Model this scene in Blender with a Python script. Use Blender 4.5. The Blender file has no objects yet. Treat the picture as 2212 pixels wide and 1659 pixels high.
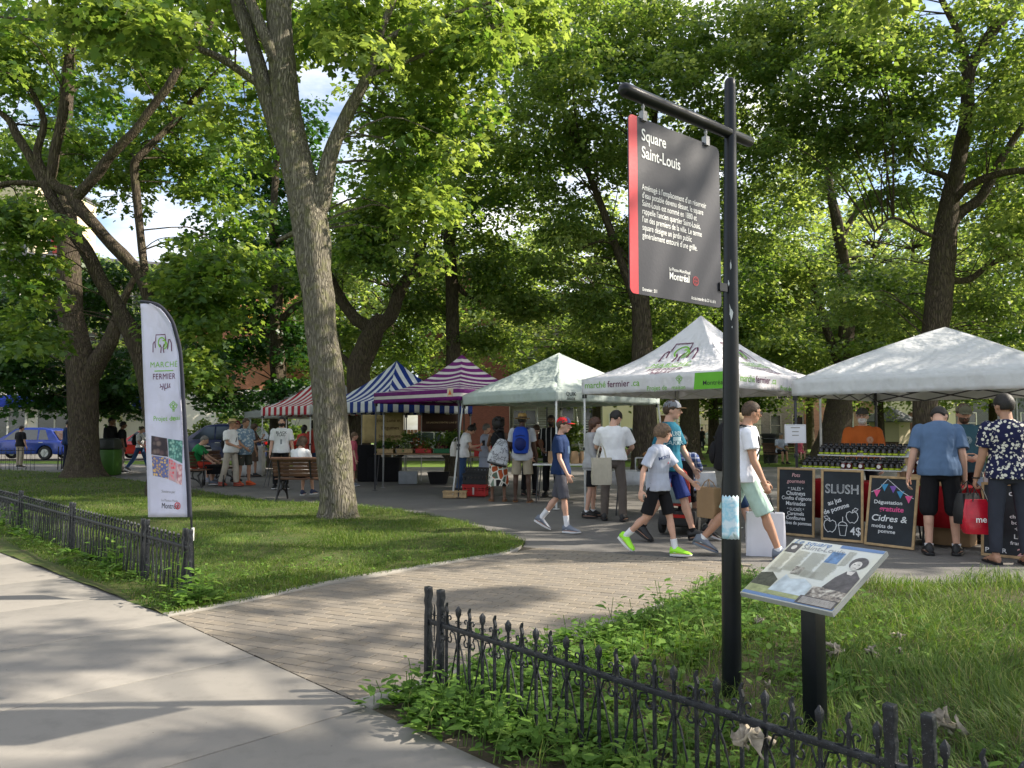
import bpy, bmesh, math, random
import numpy as np
from mathutils import Vector, Matrix, noise
from mathutils.bvhtree import BVHTree
R = math.radians
SC = bpy.context.scene
COL = SC.collection
# ---------------------------------------------------------------- camera, sky, sun, exposure
CAMH = 1.45
PITCH = math.atan((930 - 829.5) / 1661.0)
cd = bpy.data.cameras.new("camera")
cam = bpy.data.objects.new("camera", cd); COL.objects.link(cam)
cam.location = (0, 0, CAMH); cam.rotation_euler = (R(90) + PITCH, 0, 0)
cd.sensor_fit = 'HORIZONTAL'; cd.sensor_width = 36.0
cd.lens = 36.0 * 1661.0 / 2212.0
cd.clip_start = 0.05; cd.clip_end = 2000
SC.camera = cam
SUN_AZ = 88.0      # compass-like: measured from +Y (away from the camera) towards +X
SUN_EL = 37.0
W = bpy.data.worlds.new("World"); SC.world = W; W.use_nodes = True
nt = W.node_tree; nt.nodes.clear()
wo = nt.nodes.new('ShaderNodeOutputWorld'); bg = nt.nodes.new('ShaderNodeBackground')
sky = nt.nodes.new('ShaderNodeTexSky'); sky.sky_type = 'NISHITA'; sky.sun_disc = False
sky.sun_elevation = R(SUN_EL); sky.sun_rotation = R(SUN_AZ); sky.air_density = 1.0; sky.dust_density = 1.5
tc = nt.nodes.new('ShaderNodeTexCoord'); mp = nt.nodes.new('ShaderNodeMapping')
mp.inputs['Scale'].default_value = (1, 1, 2.5)
nz = nt.nodes.new('ShaderNodeTexNoise'); nz.inputs['Scale'].default_value = 2.2; nz.inputs['Detail'].default_value = 7; nz.inputs['Roughness'].default_value = .6
cr = nt.nodes.new('ShaderNodeValToRGB'); cr.color_ramp.elements[0].position = .42; cr.color_ramp.elements[1].position = .62
mx = nt.nodes.new('ShaderNodeMix'); mx.data_type = 'RGBA'
mx.inputs['B'].default_value = (6.4, 6.4, 6.5, 1)     # sunlit cloud, in the sky texture's own units
L = nt.links
L.new(tc.outputs['Generated'], mp.inputs['Vector']); L.new(mp.outputs[0], nz.inputs['Vector'])
L.new(nz.outputs['Fac'], cr.inputs['Fac']); L.new(cr.outputs[0], mx.inputs['Factor'])
L.new(sky.outputs[0], mx.inputs['A']); L.new(mx.outputs['Result'], bg.inputs['Color'])
bg.inputs['Strength'].default_value = 0.12
L.new(bg.outputs[0], wo.inputs['Surface'])
sd = bpy.data.lights.new("sun", 'SUN'); sd.energy = 4.8; sd.angle = R(0.53); sd.color = (1.0, .91, .77)
so = bpy.data.objects.new("sun", sd); COL.objects.link(so)
_sv = Vector((math.sin(R(SUN_AZ)) * math.cos(R(SUN_EL)), math.cos(R(SUN_AZ)) * math.cos(R(SUN_EL)), math.sin(R(SUN_EL))))
so.rotation_euler = _sv.to_track_quat('Z', 'Y').to_euler(); so.location = (20, 10, 30)
SC.view_settings.view_transform = 'Standard'; SC.view_settings.look = 'None'
SC.view_settings.gamma = 1; SC.view_settings.exposure = 1.18
SC.render.engine = 'CYCLES'
cy = SC.cycles
cy.max_bounces = 7; cy.diffuse_bounces = 4; cy.glossy_bounces = 3; cy.transmission_bounces = 5; cy.transparent_max_bounces = 8
cy.use_denoising = True; cy.sample_clamp_indirect = 6; cy.caustics_reflective = False; cy.caustics_refractive = False
# ---------------------------------------------------------------- helpers
CF, SF = math.cos(PITCH), math.sin(PITCH)
def ray(x, y):
    """direction of the picture point (x, y) on the 2212 x 1659 survey grid, scaled so that its Y is 1"""
    cx, cz = (x - 1106) / 1661.0, (829.5 - y) / 1661.0
    dy = CF - cz * SF; dz = SF + cz * CF
    return Vector((cx / dy, 1.0, dz / dy))
def G(x, y, z=0.0):
    r = ray(x, y); return Vector((0, 0, CAMH)) + r * ((z - CAMH) / r.z)
def A(x, y, Y):
    return Vector((0, 0, CAMH)) + ray(x, y) * Y
def pix(p):
    q = Vector(p) - Vector((0, 0, CAMH))
    f = q.y * CF + q.z * SF; u = -q.y * SF + q.z * CF
    return 1106 + 1661 * q.x / f, 829.5 - 1661 * u / f

def nrm(v): return v / max(v.length, 1e-9)
def setc(ob, kw):
    for k, v in kw.items():
        if v is not None: ob[k] = v
def thing(name, label, cat, loc=(0, 0, 0), rz=0.0, group=None, kind=None):
    o = bpy.data.objects.new(name, None); COL.objects.link(o)
    o.location = loc; o.rotation_euler = (0, 0, rz); o.empty_display_size = .2
    setc(o, dict(label=label, category=cat, group=group, kind=kind)); return o
def tag(o, label=None, cat=None, group=None, kind=None):
    setc(o, dict(label=label, category=cat, group=group, kind=kind)); return o
def kids(o): return [c for c in COL.objects if c.parent == o]
def copy_tree(root, loc=None, rz=None, label=None, group=None, sc=None):
    r = root.copy(); COL.objects.link(r)
    for ch in root.children:
        c = ch.copy(); COL.objects.link(c); c.parent = r
        for g in ch.children:
            d = g.copy(); COL.objects.link(d); d.parent = c
    if loc is not None: r.location = loc
    if rz is not None: r.rotation_euler = (0, 0, rz)
    if sc is not None: r.scale = (sc, sc, sc) if not hasattr(sc, '__len__') else sc
    if label: r['label'] = label
    if group: r['group'] = group
    return r

class MB:
    """collects shapes into one mesh"""
    def __init__(s): s.v = []; s.f = []; s.m = []; s.uv = {}
    def add(s, vs, fs, mi=0):
        b = len(s.v); s.v += [Vector(v) for v in vs]
        s.f += [tuple(b + i for i in f) for f in fs]; s.m += [mi] * len(fs); return b
    def box(s, c, d, M=None, mi=0, taper=1.0):
        c = Vector(c); x, y, z = d[0] / 2, d[1] / 2, d[2] / 2; t = taper
        vs = [Vector(p) for p in ((-x, -y, -z), (x, -y, -z), (x, y, -z), (-x, y, -z), (-x * t, -y * t, z), (x * t, -y * t, z), (x * t, y * t, z), (-x * t, y * t, z))]
        if M is not None: vs = [M @ v for v in vs]
        s.add([v + c for v in vs], [(3, 2, 1, 0), (4, 5, 6, 7), (0, 1, 5, 4), (1, 2, 6, 5), (2, 3, 7, 6), (3, 0, 4, 7)], mi)
    def tube(s, pts, rad, seg=8, mi=0, cap=True, flat=1.0, up=None):
        pts = [Vector(p) for p in pts]; n = len(pts)
        if not hasattr(rad, '__len__'): rad = [rad] * n
        t0 = nrm(pts[1] - pts[0]); a = Vector(up) if up is not None else (Vector((0, 0, 1)) if abs(t0.z) < .9 else Vector((0, 1, 0)))
        u = nrm(a - t0 * a.dot(t0)); vs = []
        for i, p in enumerate(pts):
            t = nrm((pts[min(i + 1, n - 1)] - pts[max(i - 1, 0)]))
            u = u - t * u.dot(t); u = nrm(u) if u.length > 1e-6 else nrm(t.orthogonal()); w = t.cross(u)
            for k in range(seg):
                an = 2 * math.pi * k / seg
                vs.append(p + u * (math.cos(an) * rad[i]) + w * (math.sin(an) * rad[i] * flat))
        fs = []
        for i in range(n - 1):
            for k in range(seg):
                k2 = (k + 1) % seg
                fs.append((i * seg + k, i * seg + k2, (i + 1) * seg + k2, (i + 1) * seg + k))
        if cap:
            fs.append(tuple(range(seg - 1, -1, -1))); fs.append(tuple((n - 1) * seg + k for k in range(seg)))
        s.add(vs, fs, mi)
    def rings(s, rings, mi=0, cap=True):
        seg = len(rings[0]); vs = [p for r in rings for p in r]; fs = []
        for i in range(len(rings) - 1):
            for k in range(seg):
                k2 = (k + 1) % seg
                fs.append((i * seg + k, i * seg + k2, (i + 1) * seg + k2, (i + 1) * seg + k))
        if cap:
            fs.append(tuple(range(seg - 1, -1, -1))); fs.append(tuple((len(rings) - 1) * seg + k for k in range(seg)))
        s.add(vs, fs, mi)
    def lathe(s, prof, seg=16, c=(0, 0, 0), mi=0, M=None, cap=True):
        c = Vector(c); rs = []
        for r, z in prof:
            ring = [Vector((r * math.cos(2 * math.pi * k / seg), r * math.sin(2 * math.pi * k / seg), z)) for k in range(seg)]
            if M is not None: ring = [M @ p for p in ring]
            rs.append([p + c for p in ring])
        s.rings(rs, mi, cap)
    def ball(s, c, r, M=None, seg=12, nr=8, mi=0):
        c = Vector(c); r = (r, r, r) if not hasattr(r, '__len__') else r; rs = []
        for i in range(nr + 1):
            t = math.pi * (i + .02) / (nr + .04); ring = []
            for k in range(seg):
                a = 2 * math.pi * k / seg
                p = Vector((r[0] * math.sin(t) * math.cos(a), r[1] * math.sin(t) * math.sin(a), -r[2] * math.cos(t)))
                ring.append((M @ p if M is not None else p) + c)
            rs.append(ring)
        s.rings(rs, mi)
    def prism(s, poly, th, O, X, Y, mi=0, mi_side=None):
        """2D polygon (x, y) on the plane O, X, Y, extruded by th along X x Y"""
        O, X, Y = Vector(O), Vector(X), Vector(Y); N = nrm(X.cross(Y)); n = len(poly)
        a = [O + X * p[0] + Y * p[1] for p in poly]; b = [p + N * th for p in a]
        bb = len(s.v); s.v += a + b
        s.f += [tuple(bb + i for i in reversed(range(n))), tuple(bb + n + i for i in range(n))]; s.m += [mi, mi]
        for i in range(n):
            j = (i + 1) % n; s.f.append((bb + i, bb + j, bb + n + j, bb + n + i)); s.m.append(mi if mi_side is None else mi_side)
    def quad(s, a, b, c, d, mi=0): s.add([a, b, c, d], [(0, 1, 2, 3)], mi)
    def build(s, name, mats, parent=None, smooth=True, rel=None, angle=40, bevel=0, uv=None):
        me = bpy.data.meshes.new(name)
        off = Vector(rel) if rel is not None else Vector((0, 0, 0))
        me.from_pydata([v - off for v in s.v], [], s.f)
        if not isinstance(mats, (list, tuple)): mats = [mats]
        for m in mats: me.materials.append(m)
        me.polygons.foreach_set('material_index', s.m)
        if uv is not None:
            l = me.uv_layers.new(name='uv')
            for i, lp in enumerate(me.loops): l.data[i].uv = uv[lp.vertex_index]
        me.validate(); me.update()
        if bevel:
            bm = bmesh.new(); bm.from_mesh(me)
            es = [e for e in bm.edges if len(e.link_faces) == 2 and e.calc_face_angle(0) > R(35)]
            bmesh.ops.bevel(bm, geom=es, offset=bevel, segments=2, affect='EDGES', profile=.5, clamp_overlap=True)
            bm.to_mesh(me); bm.free()
        if smooth:
            me.polygons.foreach_set('use_smooth', [True] * len(me.polygons))
            try: me.set_sharp_from_angle(angle=R(angle))
            except Exception: pass
        o = bpy.data.objects.new(name, me); COL.objects.link(o)
        if parent is not None: o.parent = parent
        return o

def np_mesh(name, V, F, mat, parent=None, tint=None, nper=None):
    """V (n,3); F list of index arrays (m,k) ; tint per face (concatenated)"""
    me = bpy.data.meshes.new(name)
    V = np.asarray(V, np.float32); me.vertices.add(len(V)); me.vertices.foreach_set('co', V.ravel())
    loops = np.concatenate([f.ravel() for f in F]).astype(np.int32)
    tot = np.concatenate([np.full(len(f), f.shape[1]) for f in F]).astype(np.int32)
    st = np.concatenate([[0], np.cumsum(tot)[:-1]]).astype(np.int32)
    me.loops.add(len(loops)); me.loops.foreach_set('vertex_index', loops)
    me.polygons.add(len(tot)); me.polygons.foreach_set('loop_start', st); me.polygons.foreach_set('loop_total', tot)
    me.update(calc_edges=True)
    if tint is not None:
        a = me.attributes.new('tint', 'FLOAT', 'FACE'); a.data.foreach_set('value', np.asarray(tint, np.float32))
    me.materials.append(mat)
    o = bpy.data.objects.new(name, me); COL.objects.link(o)
    if parent is not None: o.parent = parent
    return o

# ---------------------------------------------------------------- materials
_M = {}
class NT:
    def __init__(s, name):
        s.m = bpy.data.materials.new(name); s.m.use_nodes = True; s.t = s.m.node_tree; s.t.nodes.clear()
        s.o = s.t.nodes.new('ShaderNodeOutputMaterial')
    def n(s, ty, **kw):
        k = s.t.nodes.new('ShaderNode' + ty)
        for a, b in kw.items():
            if a[0] == '_': setattr(k, a[1:], b)
            else:
                key = a.replace('__', ' ')
                k.inputs[int(key[1:]) if key[0] == 'i' and key[1:].isdigit() else key].default_value = b
        return k
    def l(s, a, b): s.t.links.new(a, b)
    def coord(s, kind='Object', scale=(1, 1, 1), rot=(0, 0, 0)):
        c = s.n('TexCoord'); m = s.n('Mapping'); m.inputs['Scale'].default_value = scale; m.inputs['Rotation'].default_value = rot
        s.l(c.outputs[kind], m.inputs['Vector']); return m.outputs[0]
    def noise(s, vec, scale, detail=4, rough=.55):
        k = s.n('TexNoise', Scale=scale, Detail=detail, Roughness=rough); s.l(vec, k.inputs['Vector']); return k.outputs['Fac']
    def ramp(s, fac, stops):
        k = s.n('ValToRGB'); e = k.color_ramp.elements
        while len(e) < len(stops): e.new(.5)
        for i, (p, c) in enumerate(stops): e[i].position = p; e[i].color = (c[0], c[1], c[2], 1) if hasattr(c, '__len__') else (c, c, c, 1)
        s.l(fac, k.inputs['Fac']); return k.outputs['Color']
    def mix(s, f, a, b):
        k = s.n('Mix'); k.data_type = 'RGBA'
        for v, q in ((f, 'Factor'), (a, 'A'), (b, 'B')):
            if isinstance(v, bpy.types.NodeSocket): s.l(v, k.inputs[q])
            else: k.inputs[q].default_value = v if not hasattr(v, '__len__') else (v[0], v[1], v[2], 1)
        return k.outputs['Result']
    def math(s, op, a, b=0.0, c=0.0):
        k = s.n('Math'); k.operation = op
        for i, v in enumerate((a, b, c)):
            if isinstance(v, bpy.types.NodeSocket): s.l(v, k.inputs[i])
            else: k.inputs[i].default_value = v
        return k.outputs[0]
    def bump(s, h, st=.3, dist=.01, nrmi=None):
        k = s.n('Bump', Strength=st, Distance=dist); s.l(h, k.inputs['Height'])
        if nrmi is not None: s.l(nrmi, k.inputs['Normal'])
        return k.outputs[0]
    def bsdf(s, col, rough=.6, metal=0.0, spec=.5, bump=None, trans=0.0, alpha=1.0):
        b = s.n('BsdfPrincipled')
        for v, q in ((col, 'Base Color'), (rough, 'Roughness'), (metal, 'Metallic'), (spec, 'Specular IOR Level')):
            if isinstance(v, bpy.types.NodeSocket): s.l(v, b.inputs[q])
            else: b.inputs[q].default_value = v if not hasattr(v, '__len__') else (v[0], v[1], v[2], 1)
        if trans: b.inputs['Transmission Weight'].default_value = trans
        b.inputs['Alpha'].default_value = alpha
        if bump is not None: s.l(bump, b.inputs['Normal'])
        return b
    def out(s, sh): s.l(sh.outputs[0], s.o.inputs['Surface']); return s.m

def mat(name, col, rough=.6, metal=0.0, spec=.4, var=.15, vs=6.0, bs=60.0, bst=.15, trans=0.0):
    """plain surface with a little tonal variation and fine relief"""
    if name in _M: return _M[name]
    k = NT(name); v = k.coord(); n = k.noise(v, vs, 5)
    c2 = [max(0, c * (1 - var)) for c in col]; c3 = [min(1, c * (1 + var)) for c in col]
    colr = k.ramp(n, [(.3, c2), (.7, c3)])
    b = k.bump(k.noise(v, bs, 3), bst, .004)
    _M[name] = k.out(k.bsdf(colr, rough, metal, spec, b, trans)); return _M[name]
def cloth(name, col, rough=.85, var=.12):
    """woven cloth with soft folds"""
    if name in _M: return _M[name]
    k = NT(name); v = k.coord(); n = k.noise(v, 5, 5)
    colr = k.ramp(n, [(.3, [c * (1 - var) for c in col]), (.7, [min(1, c * (1 + var)) for c in col])])
    v2 = k.coord(scale=(1, 1, .45)); b1 = k.bump(k.noise(v2, 9, 2), .55, .05)
    b2 = k.bump(k.noise(v, 260, 2), .2, .002, b1)
    _M[name] = k.out(k.bsdf(colr, rough, 0, .2, b2)); return _M[name]
def patterned(name, kind, cols, scale=30.0, rough=.85):
    if name in _M: return _M[name]
    k = NT(name); v = k.coord()
    if kind == 'cells':          # blobs on a ground colour
        d = k.n('TexNoise', Scale=scale * .4, Detail=2); k.l(v, d.inputs['Vector'])
        vv = k.n('VectorMath', _operation='MULTIPLY_ADD'); k.l(d.outputs['Color'], vv.inputs[0]); vv.inputs[1].default_value = (.05, .05, .05); k.l(v, vv.inputs[2])
        w = k.n('TexVoronoi', Scale=scale); k.l(vv.outputs[0], w.inputs['Vector'])
        f = k.ramp(w.outputs['Distance'], [(.38, 1.0), (.44, 0.0)])
        w2 = k.n('TexNoise', Scale=scale * 1.3, Detail=1); k.l(v, w2.inputs['Vector'])
        f2 = k.ramp(w2.outputs['Fac'], [(.40, 0.0), (.44, 1.0)])
        c = k.mix(k.math('MULTIPLY', f, f2), cols[0], cols[1])
    elif kind == 'patch':        # angular patches of several colours
        w = k.n('TexVoronoi', Scale=scale); w.distance = 'MANHATTAN'; k.l(v, w.inputs['Vector'])
        sep = k.n('SeparateColor'); k.l(w.outputs['Color'], sep.inputs[0])
        n = len(cols); kk = k.n('ValToRGB'); kk.color_ramp.interpolation = 'CONSTANT'; e = kk.color_ramp.elements
        while len(e) < n: e.new(.5)
        for i, q in enumerate(cols): e[i].position = i / n; e[i].color = (*q, 1)
        k.l(sep.outputs[0], kk.inputs['Fac'])
        ed = k.n('TexVoronoi', Scale=scale); ed.feature = 'DISTANCE_TO_EDGE'; k.l(v, ed.inputs['Vector'])
        c = k.mix(k.ramp(ed.outputs['Distance'], [(.06, 1.0), (.09, 0.0)]), kk.outputs[0], (.7, .67, .58))
    elif kind == 'plaid':
        sp = k.n('SeparateXYZ'); k.l(v, sp.inputs[0])
        s1 = k.math('GREATER_THAN', k.math('FRACT', k.math('MULTIPLY', sp.outputs[0], scale)), .72)
        s2 = k.math('GREATER_THAN', k.math('FRACT', k.math('MULTIPLY', sp.outputs[2], scale)), .72)
        c = k.mix(k.math('MULTIPLY', k.math('ADD', s1, s2), .5), cols[0], cols[1])
    elif kind == 'hstripe':
        sp = k.n('SeparateXYZ'); k.l(v, sp.inputs[0])
        c = k.mix(k.math('GREATER_THAN', k.math('FRACT', k.math('MULTIPLY', sp.outputs[2], scale)), .7), cols[0], cols[1])
    elif kind == 'vstripe':
        sp = k.n('SeparateXYZ'); k.l(v, sp.inputs[0])
        c = k.mix(k.math('GREATER_THAN', k.math('FRACT', k.math('MULTIPLY', sp.outputs[0], scale)), .85), cols[0], cols[1])
    v2 = k.coord(scale=(1, 1, .45)); b1 = k.bump(k.noise(v2, 9, 2), .5, .05)
    _M[name] = k.out(k.bsdf(c, rough, 0, .2, b1)); return _M[name]

# ---------------------------------------------------------------- flat graphics: text and strokes laid on surfaces
def text2d(s, size=1.0, align='LEFT', bold=0.0, shear=0.0, spacing=1.0, sx=1.0, res=3, line=1.0):
    cu = bpy.data.curves.new('t', 'FONT'); cu.body = s; cu.size = size; cu.align_x = align; cu.offset = bold * .35; cu.shear = shear
    cu.space_character = spacing; cu.resolution_u = res; cu.fill_mode = 'FRONT'; cu.space_line = line
    o = bpy.data.objects.new('t', cu); COL.objects.link(o)
    dg = bpy.context.evaluated_depsgraph_get(); ev = o.evaluated_get(dg); me = ev.to_mesh()
    vs = [(v.co.x * sx, v.co.y) for v in me.vertices]; fs = [tuple(p.vertices) for p in me.polygons]
    ev.to_mesh_clear(); bpy.data.objects.remove(o); bpy.data.curves.remove(cu)
    return vs, fs
def stroke2d(lines, w):
    vs, fs = [], []
    for ln in lines:
        P = [Vector((p[0], p[1])) for p in ln]; n = len(P); closed = (P[0] - P[-1]).length < 1e-6
        b = len(vs)
        for i, p in enumerate(P):
            if closed: a, c = P[(i - 1) % (n - 1)], P[(i + 1) % (n - 1)] if i < n - 1 else P[1]
            else: a, c = P[max(i - 1, 0)], P[min(i + 1, n - 1)]
            t = c - a; t = t / max(t.length, 1e-9); q = Vector((-t.y, t.x)) * w / 2
            vs += [(p.x - q.x, p.y - q.y), (p.x + q.x, p.y + q.y)]
        for i in range(n - 1): fs.append((b + 2 * i, b + 2 * i + 2, b + 2 * i + 3, b + 2 * i + 1))
    return vs, fs
def rect2d(x0, y0, x1, y1, nx=1, ny=1):
    vs = [(x0 + (x1 - x0) * i / nx, y0 + (y1 - y0) * j / ny) for j in range(ny + 1) for i in range(nx + 1)]
    fs = [(j * (nx + 1) + i, j * (nx + 1) + i + 1, (j + 1) * (nx + 1) + i + 1, (j + 1) * (nx + 1) + i) for j in range(ny) for i in range(nx)]
    return vs, fs
def xf2(g, dx=0, dy=0, s=1, rot=0):
    c, n = math.cos(rot), math.sin(rot)
    return [((x * c - y * n) * s + dx, (x * n + y * c) * s + dy) for x, y in g[0]], g[1]
def merge2(*gs):
    vs, fs = [], []
    for g in gs:
        b = len(vs); vs += list(g[0]); fs += [tuple(i + b for i in f) for f in g[1]]
    return vs, fs
def arc(cx, cy_, r, a0, a1, n=14, ry=None):
    ry = r if ry is None else ry
    return [(cx + r * math.cos(R(a0 + (a1 - a0) * i / n)), cy_ + ry * math.sin(R(a0 + (a1 - a0) * i / n))) for i in range(n + 1)]
def bvh_of(objs):
    vs, fs = [], []
    bpy.context.view_layer.update()
    for o in (objs if isinstance(objs, (list, tuple)) else [objs]):
        b = len(vs); mw = o.matrix_world
        vs += [mw @ v.co for v in o.data.vertices]; fs += [tuple(i + b for i in p.vertices) for p in o.data.polygons]
    return BVHTree.FromPolygons(vs, fs)
def decal(name, g, O, X, Y, m, parent=None, bvh=None, off=.002, back=.5, label=None):
    """lay the flat graphic g on the plane O, X, Y (or press it onto bvh along -normal); world coordinates"""
    O, X, Y = Vector(O), nrm(Vector(X)), nrm(Vector(Y)); N = nrm(X.cross(Y)); vs = []
    for x, y in g[0]:
        p = O + X * x + Y * y
        if bvh is not None:
            h = bvh.ray_cast(p + N * back, -N, back * 2.5)
            if h[0] is not None: p = h[0]
        vs.append(p + N * off)
    mb = MB(); mb.add(vs, g[1])
    bpy.context.view_layer.update()
    o = mb.build(name, m, None, smooth=False)
    if parent is not None:
        o.parent = parent; o.matrix_parent_inverse = parent.matrix_world.inverted()
    if label: o['label'] = label
    return o
rng = random.Random(7)
NR = np.random.default_rng(11)
# ---------------------------------------------------------------- ground materials
def ground_mat(name, c1, c2, c3, scale=1.2, bst=.5, rough=.95):
    k = NT(name); v = k.coord()
    a = k.noise(v, scale, 6, .65); b = k.noise(v, scale * 14, 5, .6); c = k.noise(v, scale * 90, 3)
    col = k.mix(k.ramp(a, [(.38, 0.0), (.62, 1.0)]), c1, c2)
    col = k.mix(k.ramp(b, [(.5, 0.0), (.68, 1.0)]), col, c3)
    return k.out(k.bsdf(col, rough, 0, .15, k.bump(k.math('ADD', b, c), bst, .02)))
def concrete_mat(name, col, joints=False):
    k = NT(name); v = k.coord()
    a = k.noise(v, .55, 6, .6); b = k.noise(v, 6, 6, .7); c = k.noise(v, 240, 3)
    cc = k.mix(k.ramp(a, [(.3, 0.0), (.7, 1.0)]), [q * .86 for q in col], [q * 1.1 for q in col])
    cc = k.mix(k.math('MULTIPLY', k.ramp(b, [(.5, 0.0), (.75, 1.0)]), .45), cc, [q * .55 for q in col])
    sp = k.n('TexVoronoi', Scale=7.0); k.l(v, sp.inputs['Vector'])
    cc = k.mix(k.ramp(sp.outputs['Distance'], [(.02, 1.0), (.035, 0.0)]), cc, (.07, .06, .05))
    cc = k.mix(k.math('MULTIPLY', k.ramp(c, [(.45, 0.0), (.7, 1.0)]), .3), cc, [q * .7 for q in col])
    return k.out(k.bsdf(cc, .88, 0, .25, k.bump(k.math('ADD', c, b), .25, .003)))
def asphalt_mat():
    k = NT('asphalt'); v = k.coord()
    a = k.noise(v, .5, 6, .65); b = k.noise(v, 5, 5, .7); g = k.n('TexVoronoi', Scale=110.0); k.l(v, g.inputs['Vector'])
    cc = k.mix(k.ramp(a, [(.3, 0.0), (.7, 1.0)]), (.105, .10, .094), (.17, .16, .148))
    cc = k.mix(k.ramp(g.outputs['Distance'], [(.15, 1.0), (.35, 0.0)]), cc, (.2, .195, .185))
    cc = k.mix(k.math('MULTIPLY', k.ramp(b, [(.55, 0.0), (.7, 1.0)]), .5), cc, (.18, .165, .14))
    return k.out(k.bsdf(cc, .9, 0, .3, k.bump(g.outputs['Distance'], .5, .006)))
M_ASPH = asphalt_mat()
M_CONC = concrete_mat('sidewalk_concrete', (.228, .213, .19))
M_KERB = concrete_mat('kerb_concrete', (.30, .28, .245))
M_SOILG = ground_mat('grassy_soil', (.045, .075, .018), (.085, .10, .03), (.10, .08, .05))
M_SOIL = ground_mat('bare_soil', (.075, .058, .04), (.11, .09, .065), (.05, .06, .022), 2.5)
M_FARGR = ground_mat('far_grass', (.07, .13, .02), (.13, .20, .035), (.14, .15, .05), .5)
M_JOINT = ground_mat('joint_sand', (.06, .054, .045), (.08, .072, .06), (.035, .035, .02), 6)

def poly_sheet(name, pts, z, m, grid=0.0, amp=0.0, kind='structure', edge_drop=True):
    bm = bmesh.new(); vs = [bm.verts.new((p[0], p[1], z)) for p in pts]; bm.faces.new(vs)
    bmesh.ops.triangulate(bm, faces=bm.faces[:])
    if grid:
        xs = [p[0] for p in pts]; ys = [p[1] for p in pts]
        for ax, lo, hi in ((0, min(xs), max(xs)), (1, min(ys), max(ys))):
            q = lo + grid
            while q < hi:
                co = (q, 0, 0) if ax == 0 else (0, q, 0); no = (1, 0, 0) if ax == 0 else (0, 1, 0)
                bmesh.ops.bisect_plane(bm, geom=bm.verts[:] + bm.edges[:] + bm.faces[:], plane_co=co, plane_no=no, dist=1e-5); q += grid
        for v in bm.verts:
            if not v.is_boundary:
                v.co.z += amp * (noise.noise(Vector((v.co.x * .9, v.co.y * .9, 3))) * .6 + noise.noise(Vector((v.co.x * 4, v.co.y * 4, 7))) * .4 + .3)
    for f in bm.faces:
        if f.normal.z < 0: f.normal_flip()
        f.smooth = True
    me = bpy.data.meshes.new(name); bm.to_mesh(me); bm.free(); me.materials.append(m)
    o = bpy.data.objects.new(name, me); COL.objects.link(o); tag(o, kind=kind); return o

# key lines of the square, seen from above
S0 = G(1075, 1659); S1 = G(0, 1168); SD = nrm(Vector((S1.x - S0.x, S1.y - S0.y, 0))); SN = Vector((SD.y, -SD.x, 0))   # SD: along the sidewalk, away; SN: from the sidewalk into the park
if SN.y < 0: SN = -SN
def sw(a, b=0.0, z=0.0):          # sidewalk frame: a metres along from S0, b metres into the park
    p = S0 + SD * a + SN * b; return Vector((p.x, p.y, z))
def to_sw(p):
    q = Vector((p.x, p.y, 0)) - Vector((S0.x, S0.y, 0)); return q.dot(SD), q.dot(SN)
KL0, KL1 = G(380, 1331), G(1106, 1200)          # left kerb of the brick path
KR0 = G(772, 1517); PD = nrm(Vector((KL1.x - KL0.x, KL1.y - KL0.y, 0)))
aL, aR = to_sw(KL0)[0], to_sw(KR0)[0]
plaza_near_L, plaza_near_R = G(1118, 1180), G(1560, 1214)
bed_far = [G(1568, 1248), G(1700, 1256), G(1890, 1264), G(2212, 1258), Vector((7.5, 7.9, 0)), Vector((14, 9.5, 0))]

def sheet(name, c, sx, sy, z, m):
    mb = MB(); x, y = c; mb.add([(x - sx, y - sy, z), (x + sx, y - sy, z), (x + sx, y + sy, z), (x - sx, y + sy, z)], [(0, 1, 2, 3)])
    return tag(mb.build(name, m, smooth=False), kind='structure')
sheet('ground', (0, 150), 400, 400, -.05, M_FARGR)
lawn_far_edge = [(1128, 1182), (1135, 1170), (1105, 1158), (1050, 1145), (1000, 1127), (920, 1112), (850, 1101), (770, 1092), (700, 1087), (590, 1084), (500, 1072), (400, 1055), (300, 1040), (225, 1028), (160, 1024), (90, 1019), (0, 1015)]
LAWN = [sw(aL + .02, -.004)] + [G(*p) for p in [(450, 1318), (560, 1296), (725, 1259), (900, 1230), (1030, 1208), (1095, 1198)]] + [G(*p) for p in lawn_far_edge] + [Vector((-34, 27.5, 0)), Vector((-34, 35, 0))]
LAWN.append(sw(48, -.004)); LAWN = [(p.x, p.y) for p in LAWN]
BED = [sw(aR - .16, -.004), sw(aR - .16, .02) + PD * 3.0, bed_far[0] - Vector((.12, .12, 0))] + bed_far + [Vector((14, -6, 0)), sw(-12, -.004)]
BED = [(p.x, p.y) for p in BED]
PLAZA = [(p.x, p.y) for p in [plaza_near_L, plaza_near_R, G(1590, 1240)] + bed_far[1:] + [Vector((22, 14, 0)), Vector((22, 31, 0)), Vector((-8, 31, 0)), Vector((-14, 33, 0)), Vector((-34, 36, 0)), Vector((-34, 27, 0))]] + [(G(*p).x, G(*p).y) for p in reversed(lawn_far_edge)]
poly_sheet('plaza', PLAZA, -.012, M_ASPH)
poly_sheet('lawn_soil', LAWN, .004, M_SOILG, .35, .05)
poly_sheet('bed_soil', BED, .004, M_SOIL, .25, .06)
# far path beyond the stalls, street and its far pavement
sheet('street', (-38, 43.5), 46, 5.5, -.03, M_ASPH)
sheet('street_pavement', (-38, 50.4), 46, 1.3, -.015, M_CONC)
sheet('side_street', (45, 84), 60, 5, -.03, M_ASPH)
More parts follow.
